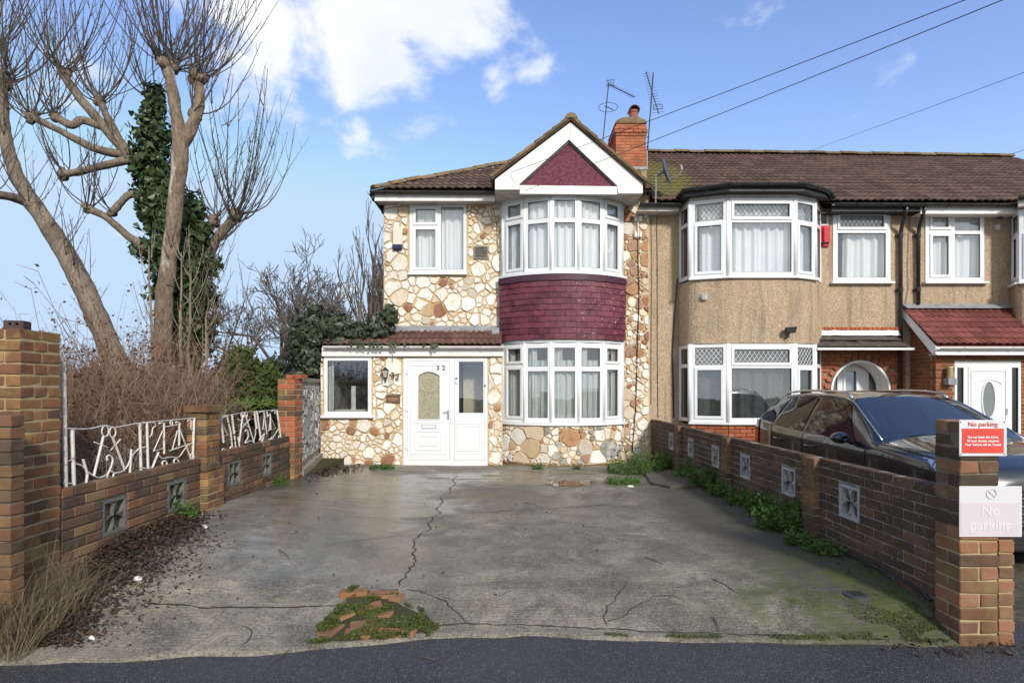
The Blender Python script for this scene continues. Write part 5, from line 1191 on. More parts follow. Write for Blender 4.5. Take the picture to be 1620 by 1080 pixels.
# ================================================================== boundary walls, piers, railings
def breeze(parent, c, ux, size, thick, mat):
    """pierced concrete block, four petals; c centre, ux horizontal direction of its face"""
    mb = MB(); ux = Vector(ux); n = Vector((ux.y, -ux.x, 0)); zz = Vector((0, 0, 1)); s = size/2
    W = lambda u, v, d: c+ux*u+zz*v+n*d
    mb.panel((-s, s, -s, s), [(-s+.028, s-.028, -s+.028, s-.028)], W, -thick/2, thick/2)
    for q in range(4):
        an = math.pi/4+q*math.pi/2; d = Vector((math.cos(an), math.sin(an))); t = Vector((-d.y, d.x)); L = s*1.28
        for sg in (-1, 1):
            prev = None
            for i in range(9):
                k = i/8; p = d*(k*L*.985)+t*sg*(.058*math.sin(math.pi*k)); w = .009
                a = p+t*w*.7; b = p-t*w*.7
                if prev: pa, pb = prev; mb.hexa([W(pa.x, pa.y, thick*.10), W(a.x, a.y, thick*.10), W(b.x, b.y, thick*.10), W(pb.x, pb.y, thick*.10), W(pa.x, pa.y, thick*.42), W(a.x, a.y, thick*.42), W(b.x, b.y, thick*.42), W(pb.x, pb.y, thick*.42)])
                prev = (a, b)
    o = mb.obj('breeze_block', mat, parent); mb = MB(); mb.boxf(W, -s+.02, s-.02, -s+.02, s-.02, -thick*.30, -thick*.05); mb.obj('shade_panel', M_MORTARD, o); return o  # dark panel behind the ribs stands in for shade inside the holes
M_BREEZE = simple('breeze_pale', (.42, .42, .42), (.30, .30, .29), 8, .9, .4, 60)
M_BREEZED = simple('breeze_dark', (.17, .165, .14), (.11, .11, .09), 8, .9, .4, 60)
# ---- right wall
XR = 2.83; YR0, YR1 = 3.785, YM-.02; th = .11
rw = thing('brick_wall', (XR, 7.5, .1), 'long dark brick wall with pale pierced blocks between the two driveways', 'wall')
CHR = .0757; zt_r = .875; nR = 11; z0r = zt_r-nR*CHR
cenX = XR+th/2
rh = []
for px in (1342, 1246, 1178, 1131, 1092, 1061):
    y = XR*FPX/(px-810); rh.append((y-YR0-.148, y-YR0+.148, .56-.148, .56+.148))
wall_run(rw, (cenX, YR0), (cenX, YR1), z0r, nR, CHR, [M_BK_RIGHT], simple('mortar_pale', (.34, .31, .25), (.15, .135, .11), 7, .95, .4, 70), th, holes=rh, maxobj=290, rec=.007)
for h in rh: breeze(rw, Vector((cenX, YR0+(h[0]+h[1])/2, .56)), (0, -1, 0), .285, th*.9, M_BREEZE)
for pxa in (1287, 1152, 1075):     # shallow piers on the drive side
    y = XR*FPX/(pxa-810)
    for i in range(nR):
        zc = z0r+(i+.5)*CHR; a = .11 if i % 2 else 0
        for k in ((-.055, .055) if i % 2 else (0,)):
            put_brick(rw, (XR-.024, y+k*1.02, zc), R(90), .215 if not i % 2 else .10, .06, CHR-.011, M_BK_PIERM if pxa == 1287 or i > 4 else M_BK_RIGHT)
    mb = MB(); mb.box(XR-.045, XR+.012, y-.102, y+.102, z0r, zt_r-.008); mb.obj('mortar', M_MORTAR, rw)
# black hose along the foot of the wall
tag(cable(None, [(XR-.03, 5.35, gzs(2.8, 5.35)+.02), (XR-.05, 5.0, gzs(2.8, 5)+.015), (XR-.035, 4.6, gzs(2.8, 4.6)+.03), (XR-.025, 4.2, gzs(2.8, 4.2)+.05), (XR-.02, 3.95, gzs(2.8, 4)+.06), (XR-.015, 3.82, .10)], .010, M_BLACK, 'cable'), 'thin black cable along the foot of the dark brick wall', 'cable')
# ---- right pier at the street
rp = thing('brick_pier', (2.92, 3.67, -.09), 'weathered brick gate pier carrying the two no parking signs', 'pier')
CP = .0835
pier(rp, 2.797, 3.050, 3.555, 3.775, -.10, 9, CP, [M_BK_RPIER, M_BK_RPIER, M_BK_PIERM], M_MORTARL, .011)
pier(rp, 2.797, 3.050, 3.555, 3.775, -.10+9*CP, 8, CP, [M_BK_RPIERD, M_BK_RPIERD, M_BK_RPIER], M_MORTARD, .011, start=1)
pier(rp, 3.056, 3.165, 3.575, 3.775, -.10, 9, CP, [M_BK_RPIER], M_MORTARL, .011, start=1)
# signs
M_SIGNW = simple('sign_white', (.68, .69, .69), (.62, .63, .63), 6, .35)
M_SIGNR = simple('sign_red', (.68, .075, .05), (.60, .07, .045), 5, .4)
M_SIGNF = simple('sign_faded', (.60, .545, .565), (.57, .52, .54), 3, .4)
M_SIGNFW = simple('sign_faded_white', (.62, .61, .615), None, rough=.4)
YS = 3.548
sg1 = thing('warning_sign', P(1554, 692, YS), 'small red and white no parking sign at the top of the pier', 'sign')
def plate(x0, x1, y0, y1, y, t, mat, parent, name, bev=.002):
    a, b = P(x0, y1, y), P(x1, y0, y); m = MB(); m.box(a.x, b.x, y-t, y, a.z, b.z); return bevel(m.obj(name, mat, parent), bev)
plate(1517, 1592, 664, 721, YS-.002, .004, M_SIGNW, sg1, 'board'); plate(1521.5, 1588, 677.5, 716.5, YS-.0065, .0012, M_SIGNR, sg1, 'red_field', .0003)
M_TXR = simple('text_red', (.62, .06, .045), None, rough=.5); M_TXW = simple('text_white', (.85, .85, .85), None, rough=.5)
yt = YS-.0085
text('No parking', P(1555, 671, yt), .041, M_TXR, sg1, ext=.0006, bold=.0)
for s_, py in (('Do not block the Drive', 691.3), ('24 hour Access required', 697.2), ('Your Vehicle will be Towed', 703.2)): text(s_, P(1555, py, yt-.001), .0198, M_TXW, sg1, ext=.0006, bold=.0004)
for (px, py) in ((1520, 667), (1589, 667), (1520, 718), (1589, 718)):
    m = MB(); c = P(px, py, YS-.007); m.tube([c, c-Vector((0, .003, 0))], .004, 8); m.obj('screw', M_LEAD, sg1)
sg2 = thing('faded_sign', P(1567, 808, YS), 'large sun-bleached no parking sign low on the pier', 'sign')
plate(1517, 1616, 768.5, 848.5, YS-.002, .004, M_SIGNFW, sg2, 'board'); plate(1520, 1613, 795, 845.5, YS-.0065, .001, M_SIGNF, sg2, 'pink_field', .0003)
M_TXF = simple('text_faded', (.645, .62, .63), None, rough=.5); M_TXG = simple('mark_faded', (.585, .575, .58), None, rough=.5)
text('No', P(1567, 808, yt), .088, M_TXF, sg2, ext=.0006, bold=.0015); text('parking', P(1567, 831, yt), .088, M_TXF, sg2, ext=.0006, bold=.0015)
c = P(1568.5, 781, yt); m = MB(); m.tube([(c.x+.031*math.cos(a*math.pi/12), yt, c.z+.031*math.sin(a*math.pi/12)) for a in range(25)], .0022, 4); m.tube([(c.x-.022, yt, c.z+.022), (c.x+.022, yt, c.z-.022)], .0022, 4); m.obj('prohibition_ring', M_TXG, sg2)

# ---- left: tall pier at the street, low front wall beside it, wall panels, piers
lp = thing('brick_pier', (-3.45, 3.9, .0), 'tall mossy brick pier at the street with a loose brick on top', 'pier')
pier(lp, -3.68, -3.23, 3.74, 4.08, -.10, 26, .0777, [M_BK_PIER, M_BK_PIER, M_BK_PIERM], M_MORTARL, .012)
lb = thing('loose_brick', (-3.38, 3.85, 1.92), 'loose perforated dark brick standing on the tall pier', 'brick')
c = P(30, 521, 3.86); zt0 = -.10+26*.0777-.011
M_LBR = simple('brick_loose', (.06, .04, .035), (.09, .055, .045), 12, .9, .5, 60)
m = MB(); m.panel((0, .115, 0, .068), [(.03, .045, .035, .05), (.07, .085, .035, .05)], frame2((c.x-.055, 3.80), (c.x+.06, 3.83), zt0)[0], -.10, 0.0); bevel(m.obj('body', M_LBR, lb, weld=True), .004)
fw = thing('low_brick_wall', (-3.6, 3.5, -.05), 'low weathered brick wall at the left picture edge before the pier', 'wall')
wall_run(fw, (-4.35, 3.47), (PX(18, 3.42), 3.47), -.09, 19, .0765, [M_BK_LEFT, M_BK_PIERM], M_MORTARD, .10)
XL = -3.23
lw = thing('brick_wall', (XL-.05, 5, .1), 'low multicoloured brick wall with dark pierced blocks nearest the street', 'wall')
lh = []
for px in (183, 281):
    y = XL*FPX/(px-810); lh.append((y-4.085-.148, y-4.085+.148))
zL = .80; nL = 10; CHL = .0775
zl = [(a, b, PZ(815, XL*FPX/(183-810))-.148, PZ(815, XL*FPX/(183-810))+.148) for a, b in lh]
wall_run(lw, (XL-.05, 4.085), (XL-.05, 5.895), zL-nL*CHL, nL, CHL, [M_BK_LEFT], M_MORTARD, .10, holes=zl)
for h in zl: breeze(lw, Vector((XL-.05, 4.085+(h[0]+h[1])/2, (h[2]+h[3])/2)), (0, 1, 0), .288, .09, M_BREEZED)
mp_ = thing('brick_pier', (-3.3, 6.07, .2), 'stepped brown brick pier between the two white iron railings', 'pier')
pier(mp_, -3.43, -3.15, 5.9, 6.24, .10, 7, .0775, [M_BK_PIER, M_BK_PIERM], M_MORTARL, .010)
pier(mp_, -3.40, -3.185, 5.93, 6.21, .10+7*.0775, 8, .0775, [M_BK_PIERM, M_BK_PIER], M_MORTARD, .010, start=1)
pier(mp_, -3.42, -3.16, 5.905, 6.235, .10+15*.0775, 1, .0775, [M_BK_PIERM], M_MORTARD, .010)
lw2 = thing('brick_wall', (XL-.05, 7.3, .15), 'dark weathered brick wall with pierced blocks nearest the house', 'wall')
zl2 = []
for (px, py) in ((372, 748), (423, 735)):
    y = XL*FPX/(px-810); zc = PZ(py, y); zl2.append((y-6.245-.145, y-6.245+.145, zc-.145, zc+.145))
wall_run(lw2, (XL-.05, 6.245), (XL-.05, 8.295), .82-9*CHL, 9, CHL, [M_BK_LEFT, M_BK_RIGHT, M_BK_RIGHT], M_MORTARD, .10, holes=zl2)
for h in zl2: breeze(lw2, Vector((XL-.05, 6.245+(h[0]+h[1])/2, (h[2]+h[3])/2)), (0, 1, 0), .285, .09, M_BREEZED)
ep = thing('brick_pier', (-3.3, 8.48, .15), 'orange and brown brick end pier beside the grey stone-faced wall', 'pier')
pier(ep, -3.43, -3.17, 8.3, 8.62, .08, 20, .0785, [M_BK_PIER, M_BK_RED, M_BK_PIERM], M_MORTARL, .010)
for k in range(2): put_brick(ep, (-3.30+.13*k, 8.55, .08+20*.0785+.032), R(80), .2, .1, .065, M_BK_RED)
# grey stone-faced side wall from the end pier to the porch corner
sw_ = thing('stone_wall', (-3.5, 9.8, .1), 'grey stone-faced side wall between end pier and porch', 'wall')
A, B = (-3.22, 8.63), (PXL-.0, YP-.01); Ws, Ls = frame2((A[0]-.05, A[1]), (B[0]-.05, B[1]), 0)
mb = MB(); mb.panel((0, Ls, .02, 1.62), [], Ws, -.10, .02); sc_ = mb.obj('core', M_GREYM, sw_)
for poly in cells(.0, Ls, .34, 1.56, .22, [], 44, lambda u, v: .20): stone(sc_, poly, lambda u, v, d: Ws(u, v, d+.02), M_STONEG, .012)
mb = MB(); mb.panel((0, Ls, .08, .26), [], Ws, .021, .10); bevel(mb.obj('plinth', M_GREYM, sw_), .02)
mb = MB(); mb.panel((0, Ls, 1.621, 1.68), [], Ws, -.12, .05); bevel(mb.obj('coping', M_GREYM, sw_), .01)
# ---- white iron railings (pieces of scrap wrought iron), drawn on the plane of the wall
def mat_rail():
    t = NT('rail_paint'); c = t.mix(t.ramp(t.noise(14, 6, .75), [(.56, 0.0), (.64, 1.0)]), (.66, .62, .55), (.20, .085, .035)); c = t.mix(t.ramp(t.noise(40, 4, .7, off=(3, 3, 3)), [(.62, 0.0), (.68, .8)]), c, (.09, .05, .03)); t.bump(t.noise(50, 5), .3, .004); return t.fin(c, .55, .4)
M_RAIL = mat_rail()
XRL = -3.285
def railing(root, zx, zy, sc, x0, y0, items):
    cv = lambda p: Q(x0+p[0]/sc, y0+p[1]/sc, XRL)
    for (nm, r, pts) in items:
        m = MB()
        if nm == 'ring':
            (cx_, cy_), rx, ry = pts; c = cv((cx_, cy_)); e = cv((cx_+rx, cy_)); f = cv((cx_, cy_-ry)); m.tube([c+(e-c)*math.cos(a*math.pi/8)+(f-c)*math.sin(a*math.pi/8) for a in range(17)], r, 6)
        else:
            w = [cv(p) for p in pts]
            if nm in ('scroll', 'top_rail') and len(w) > 2:     # smooth the curve
                s_ = []
                for i in range(len(w)-1):
                    p0, p1, p2, p3 = w[max(0, i-1)], w[i], w[i+1], w[min(len(w)-1, i+2)]
                    for k in range(5): t = k/5; s_.append(.5*((2*p1)+(p2-p0)*t+(2*p0-5*p1+4*p2-p3)*t*t+(3*p1-p0-3*p2+p3)*t**3))
                w = s_+[w[-1]]
            m.tube(w, r, 6)
        m.obj(nm, M_RAIL, root)
r1 = thing('iron_railing', (XRL, 5, .8), 'rusty white iron railing of scrap shapes beside the tall pier', 'railing')
B_, T_ = .0095, .0055
railing(r1, 0, 0, 4.91, 80, 640, [('post', .014, [(100, -330), (118, 640)]), ('post', .013, [(168, 195), (182, 640)]), ('bar', B_, [(252, 425), (275, 500), (285, 540), (275, 615)]), ('bar', B_, [(410, 245), (335, 555)]), ('bar', B_, [(482, 255), (575, 500)]), ('ring', T_, ((424, 205), 26, 42)), ('ring', T_, ((482, 212), 24, 40)),
    ('bar', T_, [(340, 290), (440, 330)]), ('bar', T_, [(465, 355), (542, 268)]), ('scroll', T_+.002, [(440, 430), (440, 400), (465, 395), (482, 425), (470, 480), (440, 550), (450, 575), (480, 565), (490, 530), (470, 515)]), ('scroll', T_, [(180, 455), (240, 470), (290, 520), (370, 565), (440, 540)]), ('scroll', T_+.001, [(500, 530), (560, 515), (600, 470), (630, 400), (690, 340), (745, 330)]),
    ('bar', B_, [(627, 345), (615, 545)]), ('post', .012, [(693, 148), (702, 520)]), ('post', .011, [(748, 140), (757, 500)]), ('top_rail', .005, [(95, 180), (220, 188), (320, 182), (425, 160), (500, 175), (690, 142), (900, 122), (1122, 102)]), ('bottom_rail', .006, [(182, 638), (560, 565), (1110, 432)]), ('post', .013, [(1115, 102), (1103, 428)]),
    ('scroll', T_, [(720, 142), (800, 138), (815, 165), (795, 180), (785, 230), (765, 250)]), ('bar', B_, [(845, 142), (880, 138), (882, 380)]), ('bar', T_, [(870, 200), (800, 360), (885, 335)]), ('bar', T_, [(885, 172), (1010, 150)]), ('bar', B_, [(975, 135), (1000, 138), (998, 318)]), ('bar', T_, [(985, 200), (945, 345), (1060, 312)]), ('bar', T_+.002, [(1005, 195), (1088, 415)]), ('bar', T_, [(925, 357), (1112, 295)]), ('bar', B_, [(838, 370), (782, 508)]),
    ('scroll', T_, [(838, 392), (870, 415), (930, 405), (995, 405), (1030, 360), (1068, 308)]), ('ring', T_+.002, ((885, 455), 18, 20)), ('ring', T_+.002, ((975, 440), 18, 20)), ('ring', T_+.002, ((1100, 402), 16, 22)), ('scroll', T_, [(1060, 128), (1085, 110), (1092, 150), (1090, 190), (1112, 196)]), ('ring', T_, ((938, 140), 9, 16)), ('bar', T_, [(710, 492), (785, 490)]), ('bar', T_, [(100, 432), (180, 432)]), ('bar', T_, [(100, 608), (182, 612)])])
r2 = thing('iron_railing', (XRL, 7.3, .8), 'rusty white iron railing of scrap shapes between two shorter piers', 'railing')
railing(r2, 0, 0, 4.91, 300, 580, [('bar', T_, [(205, 436), (245, 430)]), ('post', .013, [(243, 395), (262, 588)]), ('bar', B_, [(245, 396), (290, 380), (322, 520)]), ('bar', T_, [(255, 440), (295, 530), (262, 535)]), ('post', .012, [(328, 370), (345, 520), (352, 500)]), ('bar', B_, [(318, 505), (330, 615)]), ('bar', B_, [(348, 535), (358, 625)]), ('bar', B_, [(375, 545), (390, 635)]), ('bar', B_, [(412, 370), (395, 510), (385, 590)]), ('bar', B_, [(432, 370), (500, 590)]), ('ring', T_, ((410, 375), 12, 22)), ('ring', T_, ((436, 372), 12, 22)), ('bar', T_, [(375, 405), (470, 480)]), ('bar', T_, [(470, 405), (410, 470)]),
    ('scroll', T_+.002, [(430, 500), (445, 490), (455, 540), (430, 590), (470, 575), (495, 585)]), ('scroll', T_, [(495, 585), (510, 530), (512, 480)]), ('post', .013, [(502, 345), (520, 480)]), ('post', .012, [(522, 345), (555, 580)]), ('bar', B_, [(545, 350), (575, 345), (600, 520)]), ('bar', T_, [(578, 400), (568, 485), (595, 480)]), ('bar', B_, [(540, 570), (580, 520), (560, 590)]), ('bar', B_, [(600, 345), (605, 385), (625, 365), (630, 490)]), ('bar', T_, [(630, 390), (615, 495), (668, 475), (632, 400)]), ('post', .013, [(678, 340), (708, 555)]), ('scroll', T_, [(635, 345), (665, 340), (660, 365)]), ('top_rail', .004, [(205, 382), (330, 370), (450, 350), (560, 342), (685, 333)]), ('bottom_rail', .006, [(215, 678), (400, 635), (560, 595), (715, 560)]),
    ('ring', T_+.003, ((262, 650), 12, 14)), ('ring', T_+.003, ((325, 632), 10, 12)), ('ring', T_+.003, ((640, 565), 9, 12)), ('ring', T_+.003, ((700, 548), 9, 12)), ('bar', T_, [(205, 495), (235, 565), (208, 570)]), ('bar', T_, [(640, 560), (690, 480)]), ('bar', T_, [(610, 570), (640, 545)])])
# ================================================================== vegetation
def mat_bark(name, c1, c2, c3=None, amt=.0):
    t = NT(name); c = t.mix(t.ramp(t.noise(7, 7, .7, stretch=(1, 1, .35)), [(.35, 0.0), (.66, 1.0)]), c1, c2); c = t.mix(t.ramp(t.noise(26, 6, .75, stretch=(1, 1, .22), off=(1, 4, 2), dist=.6), [(.36, .8), (.52, 0.0)]), c, (.09, .07, .05))
    if c3: c = t.mix(t.ramp(t.noise(2.6, 5, .6, stretch=(1, 1, .4), off=(2, 0, 4)), [(.58, 0.0), (.62, amt)]), c, c3)
    t.bump(t.math('ADD', t.noise(26, 7, .75, stretch=(1, 1, .22), off=(1, 4, 2), dist=.6), t.noise(8, 5, .6)), 1.0, .05); return t.fin(c, .9, .2)
M_BARK = mat_bark('bark_tan', (.22, .175, .13), (.34, .275, .205), (.13, .10, .075), .6)
M_BARKP = mat_bark('bark_peeling', (.23, .165, .115), (.34, .255, .18), (.60, .53, .44), .85)
M_TWIG = simple('twig_brown', (.065, .05, .04), (.12, .092, .07), 5, .85)
M_TWIGR = simple('twig_russet', (.24, .135, .08), (.16, .095, .062), 4, .9)
M_TWIGG = simple('twig_grey', (.19, .155, .12), (.27, .225, .17), 4, .9)
def leafmat(name, c1, c2, c3=None, rough=.5, trans=.25):
    t = NT(name); c = t.mix(t.ramp(t.noise(3.5, 4, .6), [(.35, 0.0), (.65, 1.0)]), c1, c2)
    c = t.mix(t.ramp(t.noise(31, 2, .5), [(.35, 0.0), (.7, .7)]), c, c3 or tuple(x*1.7 for x in c2))
    t.fin(c, rough, .35)
    tl = t.N.new('ShaderNodeBsdfTranslucent'); t.put(c, tl.inputs[0]); mx = t.N.new('ShaderNodeMixShader'); mx.inputs[0].default_value = trans
    t.L.new(t.b.outputs[0], mx.inputs[1]); t.L.new(tl.outputs[0], mx.inputs[2]); t.L.new(mx.outputs[0], t.out.inputs[0]); return t.m
M_IVY = leafmat('ivy_leaf', (.026, .052, .016), (.05, .085, .026), (.085, .12, .045), .38)
M_IVY2 = leafmat('ivy_leaf_grey', (.034, .046, .026), (.062, .078, .044), (.12, .135, .085), .42)
M_CON = leafmat('conifer_leaf', (.045, .075, .014), (.07, .105, .02), (.11, .14, .03), .6)
M_LIME = leafmat('cypress_leaf', (.075, .12, .02), (.11, .16, .03), None, .6)
M_WEED = leafmat('weed_leaf', (.055, .12, .018), (.09, .18, .03), (.13, .23, .045), .5, .4)
M_DRYL = leafmat('dry_leaf', (.085, .040, .020), (.13, .065, .032), (.17, .09, .05), .8)
M_LITTER = leafmat('litter_leaf', (.016, .013, .010), (.034, .025, .018), (.12, .070, .038), .6, .1)
M_STRAW = leafmat('straw_blade', (.17, .125, .075), (.24, .185, .11), (.30, .24, .15), .85, .25)
M_MOSS = leafmat('moss_green', (.045, .065, .012), (.075, .095, .018), (.10, .115, .03), .9, .1)
def leaf(mb, c, n, size, r, kind='ivy'):
    n = n.normalized(); ref = Vector((r.uniform(-1, 1), r.uniform(-1, 1), r.uniform(-1, 1))); x = n.cross(ref)
    if x.length < 1e-4: return
    x.normalize(); y = n.cross(x); b = len(mb.v); s = size
    if kind == 'ivy':
        pts = [(0, -.5), (.5, -.25), (.32, .15), (0, .65), (-.32, .15), (-.5, -.25)]; fold = .16
        for (a, d) in pts: mb.v.append(tuple(c+x*a*s+y*d*s+n*(abs(a)*-fold*s*2+r.uniform(-.04, .04)*s)))
        mb.f += [(b, b+1, b+2, b+3), (b, b+3, b+4, b+5)]
    else:
        w = .26 if kind == 'thin' else .38
        for (a, d, e) in ((0, -.5, 0), (w, 0, -.1), (0, .6, .05), (-w, 0, -.1)): mb.v.append(tuple(c+x*a*s+y*d*s+n*e*s))
        mb.f += [(b, b+1, b+2), (b, b+2, b+3)]
def rdir(r):
    while True:
        v = Vector((r.uniform(-1, 1), r.uniform(-1, 1), r.uniform(-1, 1)))
        if .05 < v.length < 1: return v.normalized()
def leaf_blob(mb, c, rad, n, size, r, kind='ivy', shell=.72, rough=.25):
    c = Vector(c)
    for _ in range(n):
        d = rdir(r); k = r.uniform(shell, 1.0)*(1+rough*noise.noise((c+d*2.2)*1.9)*1.6)
        p = c+Vector((d.x*rad[0], d.y*rad[1], d.z*rad[2]))*k
        nn = Vector((d.x/rad[0], d.y/rad[1], d.z/rad[2])).normalized()+rdir(r)*.75; leaf(mb, p, nn, size*r.choice((.5, .7, .9, 1.1, 1.5))*r.uniform(.85, 1.15), r, kind)
def shoot(mb, p, d, L, r0, r, side=4, curl=.35, up=.35, sides=4):
    """a young shoot: leaves sideways, bends upwards, carries a few upright side twigs and buds"""
    pts = [Vector(p)]; d = Vector(d).normalized(); n = 9; w = rdir(r)*.05; mids = []
    for i in range(n):
        d = (d+Vector((0, 0, up*(.34 if i < 4 else .10)))+w*.6+rdir(r)*.06).normalized(); pts.append(pts[-1]+d*L/n); mids.append((pts[-1].copy(), d.copy(), i))
    mb.tube(pts, [lerp(r0, r0*.30, i/n) for i in range(n+1)], sides, False)
    for _ in range(side):
        q, dd, i = r.choice(mids[1:-1]); e = (dd*.5+Vector((r.uniform(-1, 1), r.uniform(-1, 1), .15))*.8).normalized(); l2 = L*r.uniform(.10, .34)*(1-.06*i); a = [q]
        for k in range(4): e = (e+Vector((0, 0, .42))).normalized(); a.append(a[-1]+e*l2/4)
        mb.tube(a, [r0*.5, r0*.42, r0*.34, r0*.28, r0*.2], 3, False)
    for (q, dd, i) in mids[2:]:
        if r.random() < .6: e = (dd+rdir(r)).normalized(); mb.tube([q, q+e*.035], [r0*.55, r0*.3], 3, False)
def limb_pts(px):    # [(px,py,Y,halfwidth_px)]
    pts = [P(a, b, Y) for a, b, Y, h in px]; rad = [h*Y/FPX for a, b, Y, h in px]; o = []; q = []
    for i in range(len(pts)-1):
        p0, p1, p2, p3 = pts[max(0, i-1)], pts[i], pts[i+1], pts[min(len(pts)-1, i+2)]
        for k in range(10):
            t = k/10; o.append(.5*((2*p1)+(p2-p0)*t+(2*p0-5*p1+4*p2-p3)*t*t+(3*p1-p0-3*p2+p3)*t**3)); q.append(lerp(rad[i], rad[i+1], t)*(1+.10*noise.noise(o[-1]*3)+.05*noise.noise(o[-1]*9))*.92)
    return o+[pts[-1]], q+[rad[-1]]
def knob(mb, p, r0, r):      # pollard head: lumpy end of a limb
    n = 7
    for k in range(n):
        d = rdir(r); mb.tube([p, p+d*r0*r.uniform(.5, 1.15)], [r0*.8, r0*.45], 6)
def pollard(name, label, limbs, heads, seed, bark, nshoot=1.0, extra=None):
    r = random.Random(seed); base = limbs[0][0]; root = thing(name, P(base[0], base[1], base[2]), label, 'tree', 'old pollarded trees behind the wall')
    mb = MB()
    for L in limbs:
        p, q = limb_pts(L); v0 = len(mb.v); mb.tube(p, q, 14)
        for vi in range(v0, len(mb.v)):
            v = Vector(mb.v[vi]); mb.v[vi] = tuple(v+Vector((noise.noise(v*5), noise.noise(v*5+Vector((7, 0, 0))), 0))*.022+Vector((noise.noise(v*16), noise.noise(v*16+Vector((3, 0, 0))), 0))*.010)
    for (px, py, Y, hw, n, ln, lean) in heads: knob(mb, P(px, py, Y), hw*1.25*Y/FPX, r)
    tr = mb.obj('trunk', bark, root, smooth=True)
    sh = MB()
    for (px, py, Y, hw, n, ln, lean) in heads:
        c = P(px, py, Y)
        for _ in range(int(n*nshoot*1.15)):
            d = Vector((r.gauss(lean, .75), r.gauss(0, .6), r.uniform(.0, .8))).normalized(); st = c+Vector((r.uniform(-1, 1), r.uniform(-1, 1), r.uniform(-.4, .8)))*hw*1.1*Y/FPX
            shoot(sh, st, d, ln*r.uniform(.5, 1.5), r.uniform(.0075, .0135), r, r.randint(2, 6), up=1.0)
    for (x0, y0, x1, y1, Y, n, ln, lean) in (extra or []):      # epicormic shoots along a limb
        for _ in range(n):
            t = r.random(); c = P(lerp(x0, x1, t), lerp(y0, y1, t), Y); d = Vector((r.gauss(lean, .5), r.gauss(-.1, .4), r.uniform(.2, 1.0))); shoot(sh, c, d, ln*r.uniform(.4, 1.1), r.uniform(.006, .012), r, r.randint(3, 6), up=.6)
    sh.obj('crown', M_TWIG, root)
    return root
YT = 9.6
pollard('pollarded_tree', 'leaning tan-barked pollard at the left picture edge', [[(215, 640, YT, 21.0), (172, 545, YT, 18.2), (122, 435, YT, 16.1), (72, 350, YT, 14.0), (35, 295, YT, 11.9), (12, 235, YT, 9.8), (4, 180, YT, 8.4), (5, 128, YT, 7.7)], [(50, 322, YT, 8.4), (20, 312, YT-.2, 7.0), (-15, 305, YT-.5, 6.3), (-60, 285, YT-.7, 5.6)], [(5, 200, YT, 5.6), (-30, 150, YT, 5.6), (-45, 100, YT, 4.9)]],
        [(5, 130, YT, 12, 22, 2.1, .12), (-20, 305, YT-.5, 9, 7, 1.5, .25), (-45, 100, YT, 8, 26, 2.2, .40), (-60, 285, YT-.7, 8, 6, 1.4, .4)], 31, M_BARK, extra=[(120, 430, 30, 300, YT-.1, 16, 1.3, .35), (10, 235, 5, 150, YT, 8, 1.5, .3), (150, 500, 120, 430, YT, 6, 1.3, .2)])
pollard('pollarded_tree', 'straight peeling-barked pollard trunk in front of the ivy', [[(252, 640, 9.3, 18.5), (257, 540, 9.3, 15.1), (260, 470, 9.3, 13.4), (270, 390, 9.3, 12.6), (279, 310, 9.3, 12.2), (285, 235, 9.3, 13.4), (277, 170, 9.3, 9.2), (265, 105, 9.3, 10.1)], [(286, 235, 9.3, 10.9), (306, 195, 9.3, 9.2), (316, 160, 9.3, 8.4), (313, 128, 9.3, 8.4)]],
        [(266, 104, 9.3, 13, 46, 2.0, .0), (314, 126, 9.3, 11, 26, 1.7, .30), (308, 180, 9.3, 9, 10, 1.4, .5)], 32, M_BARKP, extra=[(330, 150, 350, 200, 9.3, 3, 1.0, .8), (262, 470, 272, 380, 9.2, 5, 1.0, -.2)])
